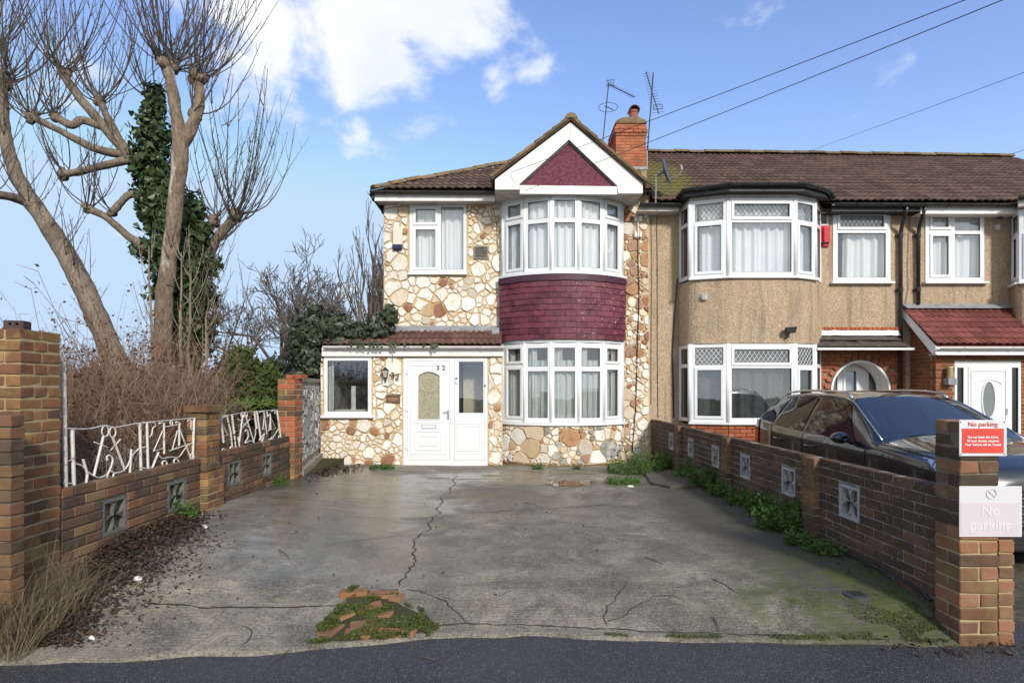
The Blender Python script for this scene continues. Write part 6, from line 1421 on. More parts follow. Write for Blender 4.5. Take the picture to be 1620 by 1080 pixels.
ivt = pollard('pollarded_tree', 'many-limbed pollard with its trunk wrapped in dark ivy', [[(305, 640, 10.2, 20.8), (292, 540, 10.2, 19.2), (272, 420, 10.2, 17.6), (252, 320, 10.2, 14.4), (240, 250, 10.2, 12.0), (238, 150, 10.2, 8.0)],
        [(232, 290, 10.1, 10.4), (200, 240, 10, 10.4), (165, 200, 9.9, 8.8), (130, 160, 9.8, 7.2), (100, 118, 9.8, 6.4)], [(190, 225, 10, 6.4), (172, 188, 9.9, 5.6), (158, 160, 9.9, 6.4)], [(195, 245, 10, 7.2), (150, 235, 9.8, 6.4), (110, 215, 9.7, 5.6), (75, 197, 9.7, 5.6), (52, 186, 9.7, 6.4)], [(160, 200, 9.9, 6.4), (130, 190, 9.8, 6.4), (112, 198, 9.7, 6.4), (90, 186, 9.7, 6.4)], [(225, 250, 10, 8.0), (180, 258, 9.8, 6.4), (140, 268, 9.7, 5.6), (100, 276, 9.7, 6.4)],
        [(240, 308, 10, 7.2), (205, 308, 9.9, 6.4), (190, 322, 9.8, 5.6), (178, 336, 9.8, 5.6)], [(245, 400, 10, 8.0), (205, 375, 9.9, 6.4), (170, 345, 9.8, 5.6), (140, 330, 9.8, 6.4)], [(290, 440, 10.2, 11.2), (328, 405, 10.2, 8.0), (345, 375, 10.2, 8.0), (372, 344, 10.2, 7.2)], [(318, 400, 10.2, 6.4), (328, 370, 10.2, 5.6), (340, 350, 10.2, 5.6)]],
        [(100, 116, 9.8, 8, 26, 1.9, -.05), (158, 160, 9.9, 8, 20, 1.9, .1), (50, 186, 9.7, 8, 20, 1.8, -.05), (88, 186, 9.7, 8, 14, 1.6, .0), (100, 276, 9.7, 8, 10, 1.2, -.1), (178, 336, 9.8, 6, 4, .8, -.2), (140, 330, 9.8, 7, 10, 1.2, -.2), (372, 344, 10.2, 10, 30, 1.9, .28), (340, 350, 10.2, 8, 14, 1.6, .15), (238, 150, 10.2, 9, 14, 1.5, -.25)], 33, M_BARK,
        extra=[(150, 190, 190, 230, 9.9, 8, 1.1, -.1), (320, 520, 345, 380, 10, 14, 1.3, .6), (330, 560, 310, 450, 9.8, 10, 1.2, .5)])
r = random.Random(5); mb = MB()
for (px, py, rx, rz, n) in ((246, 165, 18, 34, 520), (243, 215, 27, 38, 1000), (242, 265, 30, 36, 1100), (252, 310, 36, 36, 1300), (272, 350, 46, 40, 1800), (280, 400, 50, 40, 1900), (288, 450, 48, 40, 1800), (292, 500, 38, 40, 1200), (295, 550, 36, 40, 900), (318, 470, 26, 30, 500), (322, 520, 18, 26, 300), (330, 420, 18, 22, 260), (222, 395, 14, 12, 160), (320, 370, 14, 24, 240), (310, 330, 12, 28, 260)):
    s = 10.1/FPX; leaf_blob(mb, P(px, py, 10.05), (rx*s, .36 if rx > 24 else .22, rz*s), n, .080, r, 'ivy', .6, .55)
mb.obj('ivy', M_IVY, ivt)
# sapling stems rising through the shrub, front right of the trunks
def saplings(label, specs, seed, mat, hgt, name='sapling'):
    r = random.Random(seed); root = thing(name, P(specs[0][0], 640, specs[0][2]), label, 'sapling'); mb = MB()
    for (px, py, Y, x2, y2) in specs: 
        a, b = P(px, py, Y), P(x2, y2, Y-.2); p = [a.lerp(b, t/5)+rdir(r)*.04 for t in range(6)]; mb.tube(p, [.026, .024, .021, .017, .012, .006], 5, False)
        for k in range(9): t = r.uniform(.35, 1); c = a.lerp(b, t); shoot(mb, c, Vector((r.choice((-1, 1))*r.uniform(.3, 1), r.gauss(0, .4), .6)), r.uniform(.3, .8), .007, r, 2, up=.8)
    mb.obj('stems', mat, root); return root
saplings('pale upright sapling stems rising in front of the ivy', [(300, 640, 8.6, 300, 420), (290, 640, 8.5, 288, 400), (318, 640, 8.7, 330, 470), (238, 640, 8.6, 240, 390)], 8, M_TWIGG, 2)
saplings('thin dark sapling leaning right beside the conifer', [(335, 650, 9.0, 385, 470), (330, 650, 9.2, 362, 520)], 18, M_TWIG, 2)
# ---- russet bramble shrub behind the railing
def stems_mass(name, label, n, xr, yr, hr, seed, mat, kindleaf=None, nleaf=0, lm=None, zb=.16, bend=.5, r0=.0045):
    r = random.Random(seed); cx, cy = (xr[0]+xr[1])/2, (yr[0]+yr[1])/2; root = thing(name, (cx, cy, zb), label, 'shrub'); mb = MB(); lv = MB()
    for _ in range(n):
        x, y = r.uniform(*xr), r.uniform(*yr)
        if 810+x*FPX/y > 292: continue
        L = hr(x, y)*r.uniform(.55, 1.1); d = Vector((r.gauss(0, .35), r.gauss(0, .35), 1)).normalized(); p = Vector((x, y, zb)); pts = [p]; k = 6; w = Vector((r.uniform(-1, 1), r.uniform(-1, 1), r.uniform(-.7, .1)))*bend*.35
        for i in range(k): d = (d+w*.35+rdir(r)*.16).normalized(); pts.append(pts[-1]+d*L/k)
        for q in pts:
            lim = -3.42-.12*max(0, q.y-6.0)
            if q.x > lim: q.x = 2*lim-q.x
        a = r0*r.uniform(.6, 1.4); mb.tube(pts, [lerp(a, a*.4, i/k) for i in range(k+1)], 3, False)
        for _2 in range(3):
            q = r.choice(pts[2:]); e = rdir(r)+Vector((0, 0, .4)); e.x = -abs(e.x) if q.x > -3.7 else e.x; mb.tube([q, q+e.normalized()*r.uniform(.08, .3)], [a*.6, a*.3], 3, False)
        for _2 in range(nleaf):
            q = r.choice(pts[2:])+rdir(r)*.05; leaf(lv, q, rdir(r), r.uniform(.025, .05), r, 'plain')
    m_o = mb.obj('stems', mat, root)
    if lv.v: lv.obj('leaves', lm, root)
    return root
def bh(x, y): 
    px = 810+x*FPX/y; top = interp([(90, 570), (160, 540), (215, 505), (265, 505), (300, 580), (330, 660)], px); return max(.25, PZ(top, y)-.16)*.95
stems_mass('bramble_shrub', 'tangled russet bramble thicket behind the first railing', 5600, (-6.4, -3.75), (5.2, 8.2), lambda x, y: bh(x, y)*(1.25 if noise.noise((x*9, y*9, 0)) > .25 else .92), 3, M_TWIGR, 'plain', 5, M_DRYL, bend=.9)
stems_mass('dead_undergrowth', 'grey-brown dead stems low behind the first railing', 1500, (-5.3, -3.45), (4.4, 6.6), lambda x, y: min(1.15, bh(x, y)), 4, M_TWIGG, 'plain', 2, M_DRYL, bend=1.3)
stems_mass('leafy_bush', 'sparse bush with small dark leaves above the tall pier', 260, (-7.9, -5.3), (8.0, 9.5), lambda x, y: 2.25, 6, M_TWIG, 'plain', 12, M_DRYL, bend=.5)
stems_mass('pale_thicket', 'pale thin stems crowding right of the trunks', 650, (-5.6, -4.2), (7.0, 9.2), lambda x, y: .95, 7, M_TWIGG, 'plain', 1, M_DRYL, bend=.7)
stems_mass('dead_stems', 'grey-tan dead stems mixed into the russet thicket', 1400, (-6.2, -3.75), (5.2, 8.0), lambda x, y: bh(x, y)*.95, 17, M_TWIGG, 'plain', 2, M_DRYL, bend=1.0)
# ---- evergreen shrubs and the ivy heap by the porch
def shrub(name, label, blobs, mat, size, seed, kind='plain', Y=11, core=True, stemmat=M_TWIG, cat='shrub'):
    r = random.Random(seed); c0 = P(blobs[0][0], 640, Y); root = thing(name, (c0.x, Y, .16), label, cat); mb = MB(); sm = MB()
    for (px, py, rx, rz, n) in blobs:
        s = Y/FPX; c = P(px, py, Y); leaf_blob(mb, c, (rx*s, max(.3, rx*s*.8), rz*s), n, size, r, kind, .55, .35); leaf_blob(mb, c, (rx*s*.6, max(.2, rx*s*.5), rz*s*.6), n//4, size*1.4, r, kind, .3, .2)
        for _ in range(5): sm.tube([Vector((c.x+r.uniform(-.1, .1), Y, .1 if cat != 'ivy' else c.z-.15)), c+rdir(r)*.1, c+Vector((r.uniform(-1, 1)*rx*s, 0, r.uniform(.2, .9)*rz*s))], [.03, .02, .006], 5, False)
    mb.obj('foliage', mat, root); sm.obj('stems', stemmat, root); return root
shrub('evergreen_shrub', 'olive green conifer shrub behind the second railing', [(378, 582, 32, 36, 3000), (355, 615, 30, 34, 2200), (405, 622, 36, 38, 2600), (418, 596, 24, 26, 1400), (385, 650, 50, 28, 1700)], M_CON, .075, 21, 'thin', 10.6)
shrub('evergreen_shrub', 'dark green shrub tucked behind the orange end pier', [(440, 600, 34, 40, 2200), (460, 640, 30, 34, 1500), (425, 645, 30, 30, 1200)], M_IVY2, .08, 22, 'plain', 12.4)
shrub('cypress_shrub', 'bright lime sprays low behind the second railing', [(385, 642, 30, 12, 900), (420, 640, 18, 12, 500), (360, 650, 18, 8, 300)], M_LIME, .06, 23, 'thin', 9.6)
shrub('ivy_heap', 'grey-green ivy mound spilling over the porch roof corner', [(492, 528, 30, 32, 1900), (530, 520, 30, 22, 1500), (568, 527, 28, 18, 1200), (602, 518, 20, 22, 900), (617, 498, 11, 16, 350), (488, 565, 26, 24, 1100), (515, 568, 14, 16, 420), (500, 588, 16, 10, 260), (472, 548, 16, 30, 500), (480, 595, 16, 14, 300), (545, 543, 40, 8, 500), (500, 494, 12, 12, 200)], M_IVY2, .088, 24, 'ivy', 11.25, stemmat=M_TWIGG, cat='ivy')
r = random.Random(77); mb = MB()
for px in range(545, 700, 7):
    if r.random() < .55:
        c = P(px, 546, YP-.2)
        for k in range(r.randint(3, 9)): leaf(mb, c+Vector((r.uniform(-.05, .05), r.uniform(-.04, .02), r.uniform(-.06, .07))), Vector((r.uniform(-.5, .5), -1, r.uniform(-.2, .8))), .055, r, 'ivy')
tag(mb.obj('ivy_trail', M_IVY2), 'thin trail of ivy leaves along the white porch gutter', 'ivy')
cable(h32, [P(621, 549, YP-.2), P(622, 556, YP-.16), P(621, 566, YP-.08), P(621, 572, YP-.05)], .004, M_TWIG, 'ivy_stem')
# ---- bare trees beyond
def bare_tree(name, label, base, H, spread, seed, trunk_r, depth=5, upness=.35, mat=M_TWIG, n0=5, minr=.012):
    r = random.Random(seed); root = thing(name, base, label, 'tree', 'bare trees beyond the garden'); tb = MB(); cb = MB(); base = Vector(base)
    def grow(p, d, L, rad, k):
        pts = [p]; n = 4
        for i in range(n): d = (d+rdir(r)*.16+Vector((0, 0, upness*.12))).normalized(); pts.append(pts[-1]+d*L/n)
        (tb if k < 2 else cb).tube(pts, [max(minr*.6, lerp(rad, rad*.62, i/n)) for i in range(n+1)], 6 if k < 2 else 3, False)
        if k >= depth: return
        for j in range(r.choice((2, 3, 3)) if k else n0):
            q = r.choice(pts[1:]) if k else pts[-1].lerp(pts[2], r.random()*.8); e = (d*.7+rdir(r)*spread+Vector((0, 0, upness))).normalized(); grow(q, e, L*r.uniform(.58, .82), rad*.55, k+1)
    grow(base, Vector((0, 0, 1)), H*.32, trunk_r, 0)
    tb.obj('trunk', M_BARK, root, smooth=True); cb.obj('crown', mat, root); return root
M_TWIGF = simple('twig_far', (.085, .07, .06), (.13, .105, .085), 2, .9)
bare_tree('bare_tree', 'wide bare tree low on the skyline left of the house', (PX(445, 26), 26, -.2), 10.5, .85, 41, .16, 6, .28, M_TWIGF, 7, .022)
bare_tree('bare_tree', 'bare tree behind the ivy mound, left of the house corner', (PX(520, 24), 24, -.2), 9.0, .75, 42, .14, 6, .35, M_TWIGF, 6, .020)
bare_tree('bare_tree', 'slim upright bare tree close against the house corner', (PX(588, 20), 20, -.2), 9.4, .45, 43, .15, 5, .75, M_TWIG, 7, .016)
bare_tree('bare_tree', 'far bare tree low behind the conifer shrubs', (PX(400, 40), 40, -.2), 11.5, .8, 44, .18, 5, .3, M_TWIGF, 6, .035)
shrub('hedge', 'distant dark hedge closing the view left of the house', [(x, 610+6*math.sin(x*.07), 42, 30, 420) for x in range(-60, 600, 45)], M_IVY2, .22, 27, 'plain', 27, cat='hedge')
# ---- weeds along the wall and by the house
def weed(label, pxs, h, spread, n, seed, mat=M_WEED, size=.045, name='weed_clump', grp='weeds growing on the driveway'):
    r = random.Random(seed); g = ground_from_px(*pxs) if isinstance(pxs[0], (int, float)) and pxs[1] > 700 else Vector(pxs); root = thing(name, g, label, 'weed', grp); mb = MB(); sm = MB()
    for _ in range(n):
        a = r.uniform(0, 6.283); rr = spread*math.sqrt(r.random()); x, y = g.x+rr*math.cos(a), g.y+rr*math.sin(a)*.8; x = min(x, XR-.01); z = gzs(x, y)-.01; hh = h*r.uniform(.3, 1.1)*(1-.6*(rr/spread)**2); d = Vector((r.gauss(0, .3)+.3*math.cos(a), r.gauss(0, .3)+.3*math.sin(a), 1)).normalized(); top = Vector((x, y, z))+d*hh
        top.x = min(top.x, XR-.005); sm.tube([(x, y, z), top], [.003, .0015], 3, False)
        for k in range(int(4+hh*26)):
            t = r.uniform(.15, 1.05); c = Vector((x, y, z)).lerp(top, t)+rdir(r)*size*.7; c.x = min(c.x, XR-.004); c.z = max(c.z, gzs(c.x, c.y)+.008); leaf(mb, c, Vector((r.uniform(-1, 1), r.uniform(-1, 1)-.3, 1.0)), size*r.uniform(.6, 1.3), r, 'thin')
    mb.obj('leaves', mat, root); sm.obj('stems', mat, root); return root
for i, (lab, px, py, h, s, n) in enumerate([
    ('big leafy weed clump in the corner beside the bay', 1005, 748, .40, .38, 110), ('weed clump at the house end of the dark wall', 1048, 742, .36, .28, 70), ('weed clump spreading on the drive by the bay', 985, 764, .14, .22, 50),
    ('weed clump below the second pierced block from the house', 1092, 757, .34, .20, 55), ('tall weed clump below the third pierced block', 1120, 770, .36, .22, 70), ('weed clump against the middle wall pier', 1150, 783, .24, .20, 60), ('weed clump just streetward of the middle wall pier', 1178, 797, .26, .16, 45), ('weed clump halfway along the dark wall', 1210, 812, .27, .18, 60),
    ('dense round weed clump below the large pierced block', 1240, 835, .33, .20, 120), ('small weed at the foot of the near wall pier', 1266, 860, .16, .10, 30), ('pale low weed streetward of the near wall pier', 1305, 873, .12, .12, 30), ('weed tuft left of the front door', 603, 741, .12, .20, 45), ('tiny weed tuft below the left of the bay', 850, 742, .16, .07, 16), ('tiny weed tuft below the middle of the bay', 912, 742, .10, .06, 10),
    ('grassy weed tuft under the pierced block by the tall pier', 285, 823, .18, .12, 40), ('low weed tuft at the foot of the second left wall', 432, 765, .14, .16, 36)]):
    weed(lab, (px, py), h*1.12, s*1.15, int(n*1.5), 60+i, size=.046)
# ---- leaf litter, dry grass, moss
r = random.Random(9); mb = MB()
def litter_zone(n, fn, size=.04):
    for _ in range(n):
        x, y, h = fn(); z = gzs(x, y)+r.random()*h+.006; leaf(mb, Vector((x, y, z)), Vector((r.gauss(0, .5), r.gauss(0, .5), 1)), size*r.uniform(.5, 1.5), r, r.choice(('plain', 'thin', 'ivy')))
def f1():
    t = r.random(); y = lerp(3.45, 5.6, t**1.25); w = interp([(3.4, .75), (4.2, .95), (4.9, .75), (5.6, .15)], y); k = abs(r.gauss(0, .33)); x = XL+.03+k*w; return x, y, .10*max(0, 1-k*1.2)
litter_zone(9500, f1, .023)
litter_zone(260, lambda: (XL+abs(r.gauss(0, .14))+.02, r.uniform(5.2, 5.75), .05), .035)
litter_zone(420, lambda: (XL+.05+abs(r.gauss(0, .28)), r.gauss(9.4, .55), .02), .04)
litter_zone(120, lambda: (r.uniform(-3, 2.6), r.uniform(4, 10.5), .0), .024)
litter_zone(240, lambda: (XR-.03-abs(r.gauss(0, .12)), r.uniform(4.2, 9), .02), .03)
litter_zone(90, lambda: (r.uniform(2.3, 3.4), r.uniform(3.4, 3.62), .01), .03)
tag(mb.obj('leaf_litter', M_LITTER), 'dark rotting leaves heaped along the foot of the left wall', 'leaves', kind='stuff')
mb = MB(); r = random.Random(12)
litter_zone(800, f1, .026)
tag(mb.obj('fresh_leaf_litter', M_DRYL), 'russet dry leaves scattered on the darker leaf litter', 'leaves', kind='stuff')
mb = MB(); r = random.Random(14)
for _ in range(5200):
    x = r.uniform(-3.62, -2.88); y = r.uniform(3.3, 3.72) if x > -3.4 else r.uniform(3.3, 3.46)
    if x > -3.22: y = r.uniform(3.3, 3.95)
    if x > -3.05 and r.random() < .6: continue
    L = r.uniform(.15, .65); d = Vector((r.gauss(.2, .35), r.gauss(-.1, .3), 1)).normalized(); p = Vector((x, y, -.07+max(0, gzs(x, y)))); m1 = p+d*L*.55; e = (d+Vector((r.gauss(.35, .4), r.gauss(0, .3), -.35))).normalized(); tip = m1+e*L*.45; w = Vector((r.uniform(-1, 1), r.uniform(-1, 1), 0)).normalized()*.0019
    b = len(mb.v); mb.v += [tuple(p-w), tuple(p+w), tuple(m1+w*.8), tuple(m1-w*.8), tuple(tip)]; mb.f += [(b, b+1, b+2, b+3), (b+3, b+2, b+4)]
tag(mb.obj('dry_grass', M_STRAW), 'tuft of straw-coloured dry grass at the foot of the tall pier', 'grass', kind='stuff')
mb = MB(); r = random.Random(15)
def mossat(x, y, h, s): leaf(mb, Vector((x, y, gzs(x, y)+r.random()*h+.006)), Vector((r.gauss(0, .7), r.gauss(0, .7), 1)), s*r.uniform(.5, 1.3), r, 'plain')
PATCH = [ground_from_px(*p) for p in ((548, 932), (632, 930), (628, 950), (700, 990), (690, 1000), (640, 1008), (560, 1016), (492, 1018), (512, 985), (540, 962))]
def inpoly(x, y, poly):
    c = False; n = len(poly)
    for i in range(n):
        a, b = poly[i], poly[(i+1) % n]
        if (a.y > y) != (b.y > y) and x < (b.x-a.x)*(y-a.y)/(b.y-a.y)+a.x: c = not c
    return c
bx0, bx1 = min(p.x for p in PATCH), max(p.x for p in PATCH); by0, by1 = min(p.y for p in PATCH), max(p.y for p in PATCH)
k = 0
while k < 9000:
    x, y = r.uniform(bx0-.05, bx1+.05), r.uniform(by0-.03, by1+.03); nz = noise.noise((x*7, y*7, 2))
    if inpoly(x+.12*noise.noise((x*6, y*6, 0)), y+.06*noise.noise((x*7, y*7, 4)), PATCH) and nz > -.02: mossat(x, y, .024+.024*max(0, nz), .017); k += 1
for _ in range(6500):
    x = XR-.04-abs(r.gauss(0, .45)); y = edge_y(x)+.01+abs(r.gauss(0, .22))
    if noise.noise((x*4, y*6, 7)) > .0: mossat(x, y, .008, .010)
for _ in range(1500):
    x = r.uniform(.6, 2.7); y = edge_y(x)+abs(r.gauss(0, .02))
    if noise.noise((x*3, 5, 7)) > -.05: mossat(x, y, .012, .013)
tag(mb.obj('moss', M_MOSS), 'green moss along the cracked front edge of the drive', 'moss', kind='stuff')
# broken brick patch
bp = thing('broken_brick_patch', ((bx0+bx1)/2, (by0+by1)/2, -.05), 'mossy patch of broken bricks at the front edge of the drive', 'bricks'); r = random.Random(3)
mb = MB(); pc_ = Vector((sum(p.x for p in PATCH)/len(PATCH), sum(p.y for p in PATCH)/len(PATCH), 0)); ring_ = [PATCH[i].lerp(PATCH[(i+1) % len(PATCH)], t/6) for i in range(len(PATCH)) for t in range(6)]; ring_ = [pc_+(p-pc_)*(.93+.10*noise.noise((p.x*14, p.y*14, 1))) for p in ring_]; PATCHB = ring_
mb.add([(p.x, p.y, gzs(p.x, p.y)+.007) for p in PATCHB], [tuple(range(len(PATCHB)))]); mb.obj('bed', M_EARTH, bp)
for (px, py, rot, l, d, m_) in [(560, 938, 10, .2, .12, M_BK_PIER), (606, 941, -4, .21, .12, M_BK_RPIER), (585, 962, 20, .17, .12, M_BK_RPIER), (628, 946, 80, .12, .09, M_BK_RPIER), (523, 999, 72, .15, .12, M_BK_PIERM), (585, 990, 12, .26, .10, M_BK_RPIER), (560, 1003, 8, .12, .10, M_BK_RPIER), (583, 1003, 60, .14, .10, M_BK_PIER), (617, 1003, 5, .15, .10, M_BK_PIER), (648, 1000, 75, .10, .09, M_BK_RPIER), (545, 975, 50, .12, .1, M_BK_PIER), (640, 985, 4, .24, .05, M_GREYM), (600, 975, -10, .18, .09, M_BK_RPIER)]:
    g = ground_from_px(px, py); inst('brick', brick_mesh(m_), bp, Matrix.Translation((g.x, g.y, g.z-.006)) @ Matrix.Rotation(R(rot), 4, 'Z') @ Matrix.Rotation(r.uniform(-.12, .12), 4, 'X') @ Matrix.Rotation(r.uniform(-.12, .12), 4, 'Y') @ Matrix.Diagonal((l/BL, d/BD, .055/BH, 1)))
# ================================================================== car
def build_car():
    Yf, Xc, zg = 5.02, 4.92, -.145
    car = thing('parked_car', (Xc, Yf+2.3, zg), 'dark grey estate SUV parked nose out behind the dark brick wall', 'car')
    t = NT('car_paint'); f = t.noise(600, 2); c = t.mix(t.math('MULTIPLY', f, .5), (.006, .007, .010), (.015, .017, .022)); M_PAINT = t.fin(c, .22, .6)
    try: t.b.inputs['Coat Weight'].default_value = 1.0; t.b.inputs['Coat Roughness'].default_value = .03
    except Exception: pass
    M_CGL = simple('car_glass', (.008, .010, .013), None, rough=.03, spec=.6); M_WSC = simple('windscreen_glass', (.008, .010, .013), None, rough=.03, spec=.6); M_WSC.node_tree.nodes['Principled BSDF'].inputs['IOR'].default_value = 2.2; M_SILV = simple('satin_trim', (.55, .55, .56), None, rough=.25, metal=1.0)
    M_TYRE = simple('tyre_rubber', (.02, .02, .02), (.03, .03, .03), 20, .9); M_LAMP = simple('headlamp_glass', (.55, .6, .68), (.10, .11, .13), 30, .08, spec=.9, metal=.6, lo=.45, hi=.55)
    KT = [(0, .84), (.06, .95), (.30, 1.045), (.7, 1.10), (1.15, 1.135), (1.30, 1.155), (1.5, 1.26), (2.05, 1.545), (2.25, 1.60), (2.7, 1.635), (3.4, 1.63), (4.05, 1.585), (4.28, 1.55), (4.42, 1.38), (4.56, 1.12), (4.64, .95)]
    KE = [(0, .78), (.10, .91), (.3, .985), (1.15, 1.05), (1.30, 1.06), (1.5, 1.19), (2.05, 1.475), (2.25, 1.53), (2.7, 1.565), (3.4, 1.56), (4.05, 1.515), (4.28, 1.48), (4.42, 1.33), (4.56, 1.10), (4.64, .93)]
    KWR = [(0, .50), (.10, .66), (.3, .74), (1.15, .79), (1.30, .80), (1.5, .76), (2.05, .645), (2.25, .62), (3.4, .615), (4.28, .58), (4.42, .62), (4.56, .70), (4.64, .66)]
    KB = [(0, .74), (.10, .85), (.3, .92), (1.15, 1.0), (1.3, 1.0), (2.2, 1.03), (3.4, 1.07), (4.0, 1.12), (4.42, 1.17), (4.56, 1.06), (4.64, .90)]
    KW = [(0, .60), (.10, .76), (.25, .84), (.5, .885), (1.2, .90), (3.8, .90), (4.3, .86), (4.56, .80), (4.64, .72)]
    def sec(s):
        zt_, ze, wr, zb_, w = (interp(K, s) for K in (KT, KE, KWR, KB, KW)); ze = min(ze, zt_-.012); zb_ = min(zb_, ze-.01); wm = w+.022
        return [(0, zt_), (wr*.55, zt_-(zt_-ze)*.22), (wr*.9, lerp(zt_, ze, .72)), (wr, ze), (lerp(wr, w, .48)+.012, lerp(ze, zb_, .5)), (w-.012, zb_), (w+.008, zb_-.035), (wm, .72), (wm-.004, .55), (wm-.03, .36), (wm-.09, .24), (0, .22)]
    def S(s, k, side, off=0.0):
        def raw(s_, k_):
            q = sec(s_); i = min(int(k_), len(q)-2); t_ = k_-i; x, z = lerp(q[i][0], q[i+1][0], t_), lerp(q[i][1], q[i+1][1], t_); return Vector((side*x, s_, z))
        p = raw(s, k)
        if off:
            a = raw(min(4.64, s+.02), k)-raw(max(0, s-.02), k); b = raw(s, min(10.9, k+.05))-raw(s, max(0, k-.05)); n = a.cross(b)*(-side)
            if n.length > 1e-9: p = p+n.normalized()*off*(-1 if n.dot(Vector((p.x, 0, p.z-.8)) ) < 0 else 1)
        return Vector((Xc+p.x, Yf+p.y, zg+p.z))
    st = sorted(set([i*.1 for i in range(47)]+[.05, .15, 4.64])); ks = list(range(12)); mb = MB()
    for side in (-1, 1):
        b = len(mb.v)
        for s in st:
            for k in ks: mb.v.append(tuple(S(s, k, side)))
        for i in range(len(st)-1):
            for k in range(11):
                ys = (st[i]+st[i+1])/2
                if k >= 7 and (.48 < ys < 1.16 or 3.36 < ys < 4.04) and k in (8, 9, 10): continue     # wheel arches
                a = b+i*12+k; mb.f.append((a, a+1, a+13, a+12) if side > 0 else (a, a+12, a+13, a+1))
        for (ii, rev) in ((0, 1), (len(st)-1, 0)): mb.f.append(tuple(b+ii*12+k for k in ks))
    body = mb.obj('body', M_PAINT, car, smooth=True, weld=True); ss = body.modifiers.new('s', 'SUBSURF'); ss.levels = 1; ss.render_levels = 2
    def patch(name, s0, s1, k0, k1, mat, sides=(-1, 1), off=.006, n=12, m=6, mirror=False, s0b=None, s1b=None, parent=car):
        for side in sides:
            q = MB()
            for i in range(n+1):
                for j in range(m+1):
                    kk = lerp(k0, k1, j/m); t_ = j/m; a = lerp(s0, s0b if s0b is not None else s0, t_); b_ = lerp(s1, s1b if s1b is not None else s1, t_); q.v.append(tuple(S(lerp(a, b_, i/n), kk, side, off)))
            for i in range(n):
                for j in range(m): a = i*(m+1)+j; q.f.append((a, a+1, a+m+2, a+m+1))
            q.obj(name, mat, parent, smooth=True)
    # windscreen across both halves
    q = MB(); n, m = 12, 16
    for i in range(n+1):
        for j in range(m+1):
            t_ = -1+2*j/m; q.v.append(tuple(S(lerp(1.30, 2.08, i/n), abs(t_)*2.86, -1 if t_ < 0 else 1, .008)))
    for i in range(n):
        for j in range(m): a = i*(m+1)+j; q.f.append((a, a+1, a+m+2, a+m+1))
    ws = q.obj('windscreen', M_WSC, car, smooth=True)
    patch('side_window', 2.12, 2.80, 3.12, 4.95, M_CGL, s0b=1.62, s1b=2.80); patch('side_window', 2.90, 3.62, 3.12, 4.95, M_CGL, s1b=3.72); patch('quarter_window', 3.72, 4.15, 3.15, 4.9, M_CGL, s0b=3.82, s1b=4.30)
    q = MB()
    for i in range(7):
        for j in range(13): t_ = -1+2*j/12; q.v.append(tuple(S(lerp(4.30, 4.52, i/6), abs(t_)*2.7, -1 if t_ < 0 else 1, .008)))
    for i in range(6):
        for j in range(12): a = i*13+j; q.f.append((a, a+1, a+14, a+13))
    q.obj('rear_window', M_CGL, car, smooth=True)
    for side in (-1, 1):
        q = MB(); q.tube([S(s_, 3.0, side, .012) for s_ in (1.32, 1.45, 1.6, 1.8, 2.0, 2.1, 2.3, 2.6, 3.0, 3.4, 3.8, 4.1)], .010, 6); q.obj('window_trim', M_SILV, car, smooth=True)
        q = MB(); pts = [S(s_, 2.55, side, .015) for s_ in (2.2,)]+[S(s_, 2.5, side, .055) for s_ in (2.32, 2.6, 3.0, 3.4, 3.8)]+[S(4.0, 2.5, side, .02)]; q.tube(pts, .016, 8); q.obj('roof_rail', M_SILV, car, smooth=True)
        # mirror
        c = S(1.72, 5.0, side, .0)+Vector((side*.13, 0, .06)); q = MB(); rings = [(-.07, .03, .03), (-.05, .065, .055), (.0, .085, .07), (.05, .085, .07), (.075, .07, .06)]
        for (dy, rx, rz) in rings:
            for k in range(12): a = 2*math.pi*k/12; q.v.append((c.x+rx*1.25*math.cos(a), c.y+dy, c.z+rz*math.sin(a)))
        for i in range(len(rings)-1):
            for k in range(12): k2 = (k+1) % 12; q.f.append((i*12+k, i*12+k2, i*12+12+k2, i*12+12+k))
        q.f += [tuple(range(12)), tuple(48+k for k in range(12))]; q.tube([c-Vector((side*.06, 0, .03)), S(1.75, 5.2, side)], .018, 6); q.obj('wing_mirror', M_PAINT, car, smooth=True)
        # door handles and shut lines
        for s_ in (2.62, 3.52): q = MB(); q.tube([S(s_-.10, 6.45, side, .004), S(s_-.08, 6.42, side, .035), S(s_+.08, 6.42, side, .035), S(s_+.10, 6.45, side, .004)], .013, 6); q.obj('door_handle', M_PAINT, car, smooth=True)
        for s_ in (1.45, 2.85, 3.78): q = MB(); q.tube([S(s_, k/4, side, .0015) for k in range(21, 40)], .004, 4); q.obj('door_gap', M_BLACK, car)
        q = MB(); q.tube([S(s_, 3.6, side, .002) for s_ in (.25, .5, .8, 1.1, 1.28)], .004, 4); q.obj('bonnet_gap', M_BLACK, car)
    patch('headlight', .10, .62, 4.2, 6.6, M_LAMP, off=.010, n=10, m=4, s1b=.34); patch('tail_light', 4.30, 4.60, 5.6, 7.0, simple('tail_red', (.25, .01, .01), None, rough=.1), off=.012)
    # grille and bumper
    q = MB(); q.box(Xc-.52, Xc+.52, Yf-.030, Yf-.004, zg+.44, zg+.76); q.obj('grille_back', M_BLACK, car)
    for j in range(9):
        for i in range(14):
            x = Xc-.50+i*.0735+(.036 if j % 2 else 0); z = zg+.455+j*.034; q = MB(); q.box(x, x+.050, Yf-.045, Yf-.031, z, z+.014); q.obj('grille_bar', M_SILV, car)
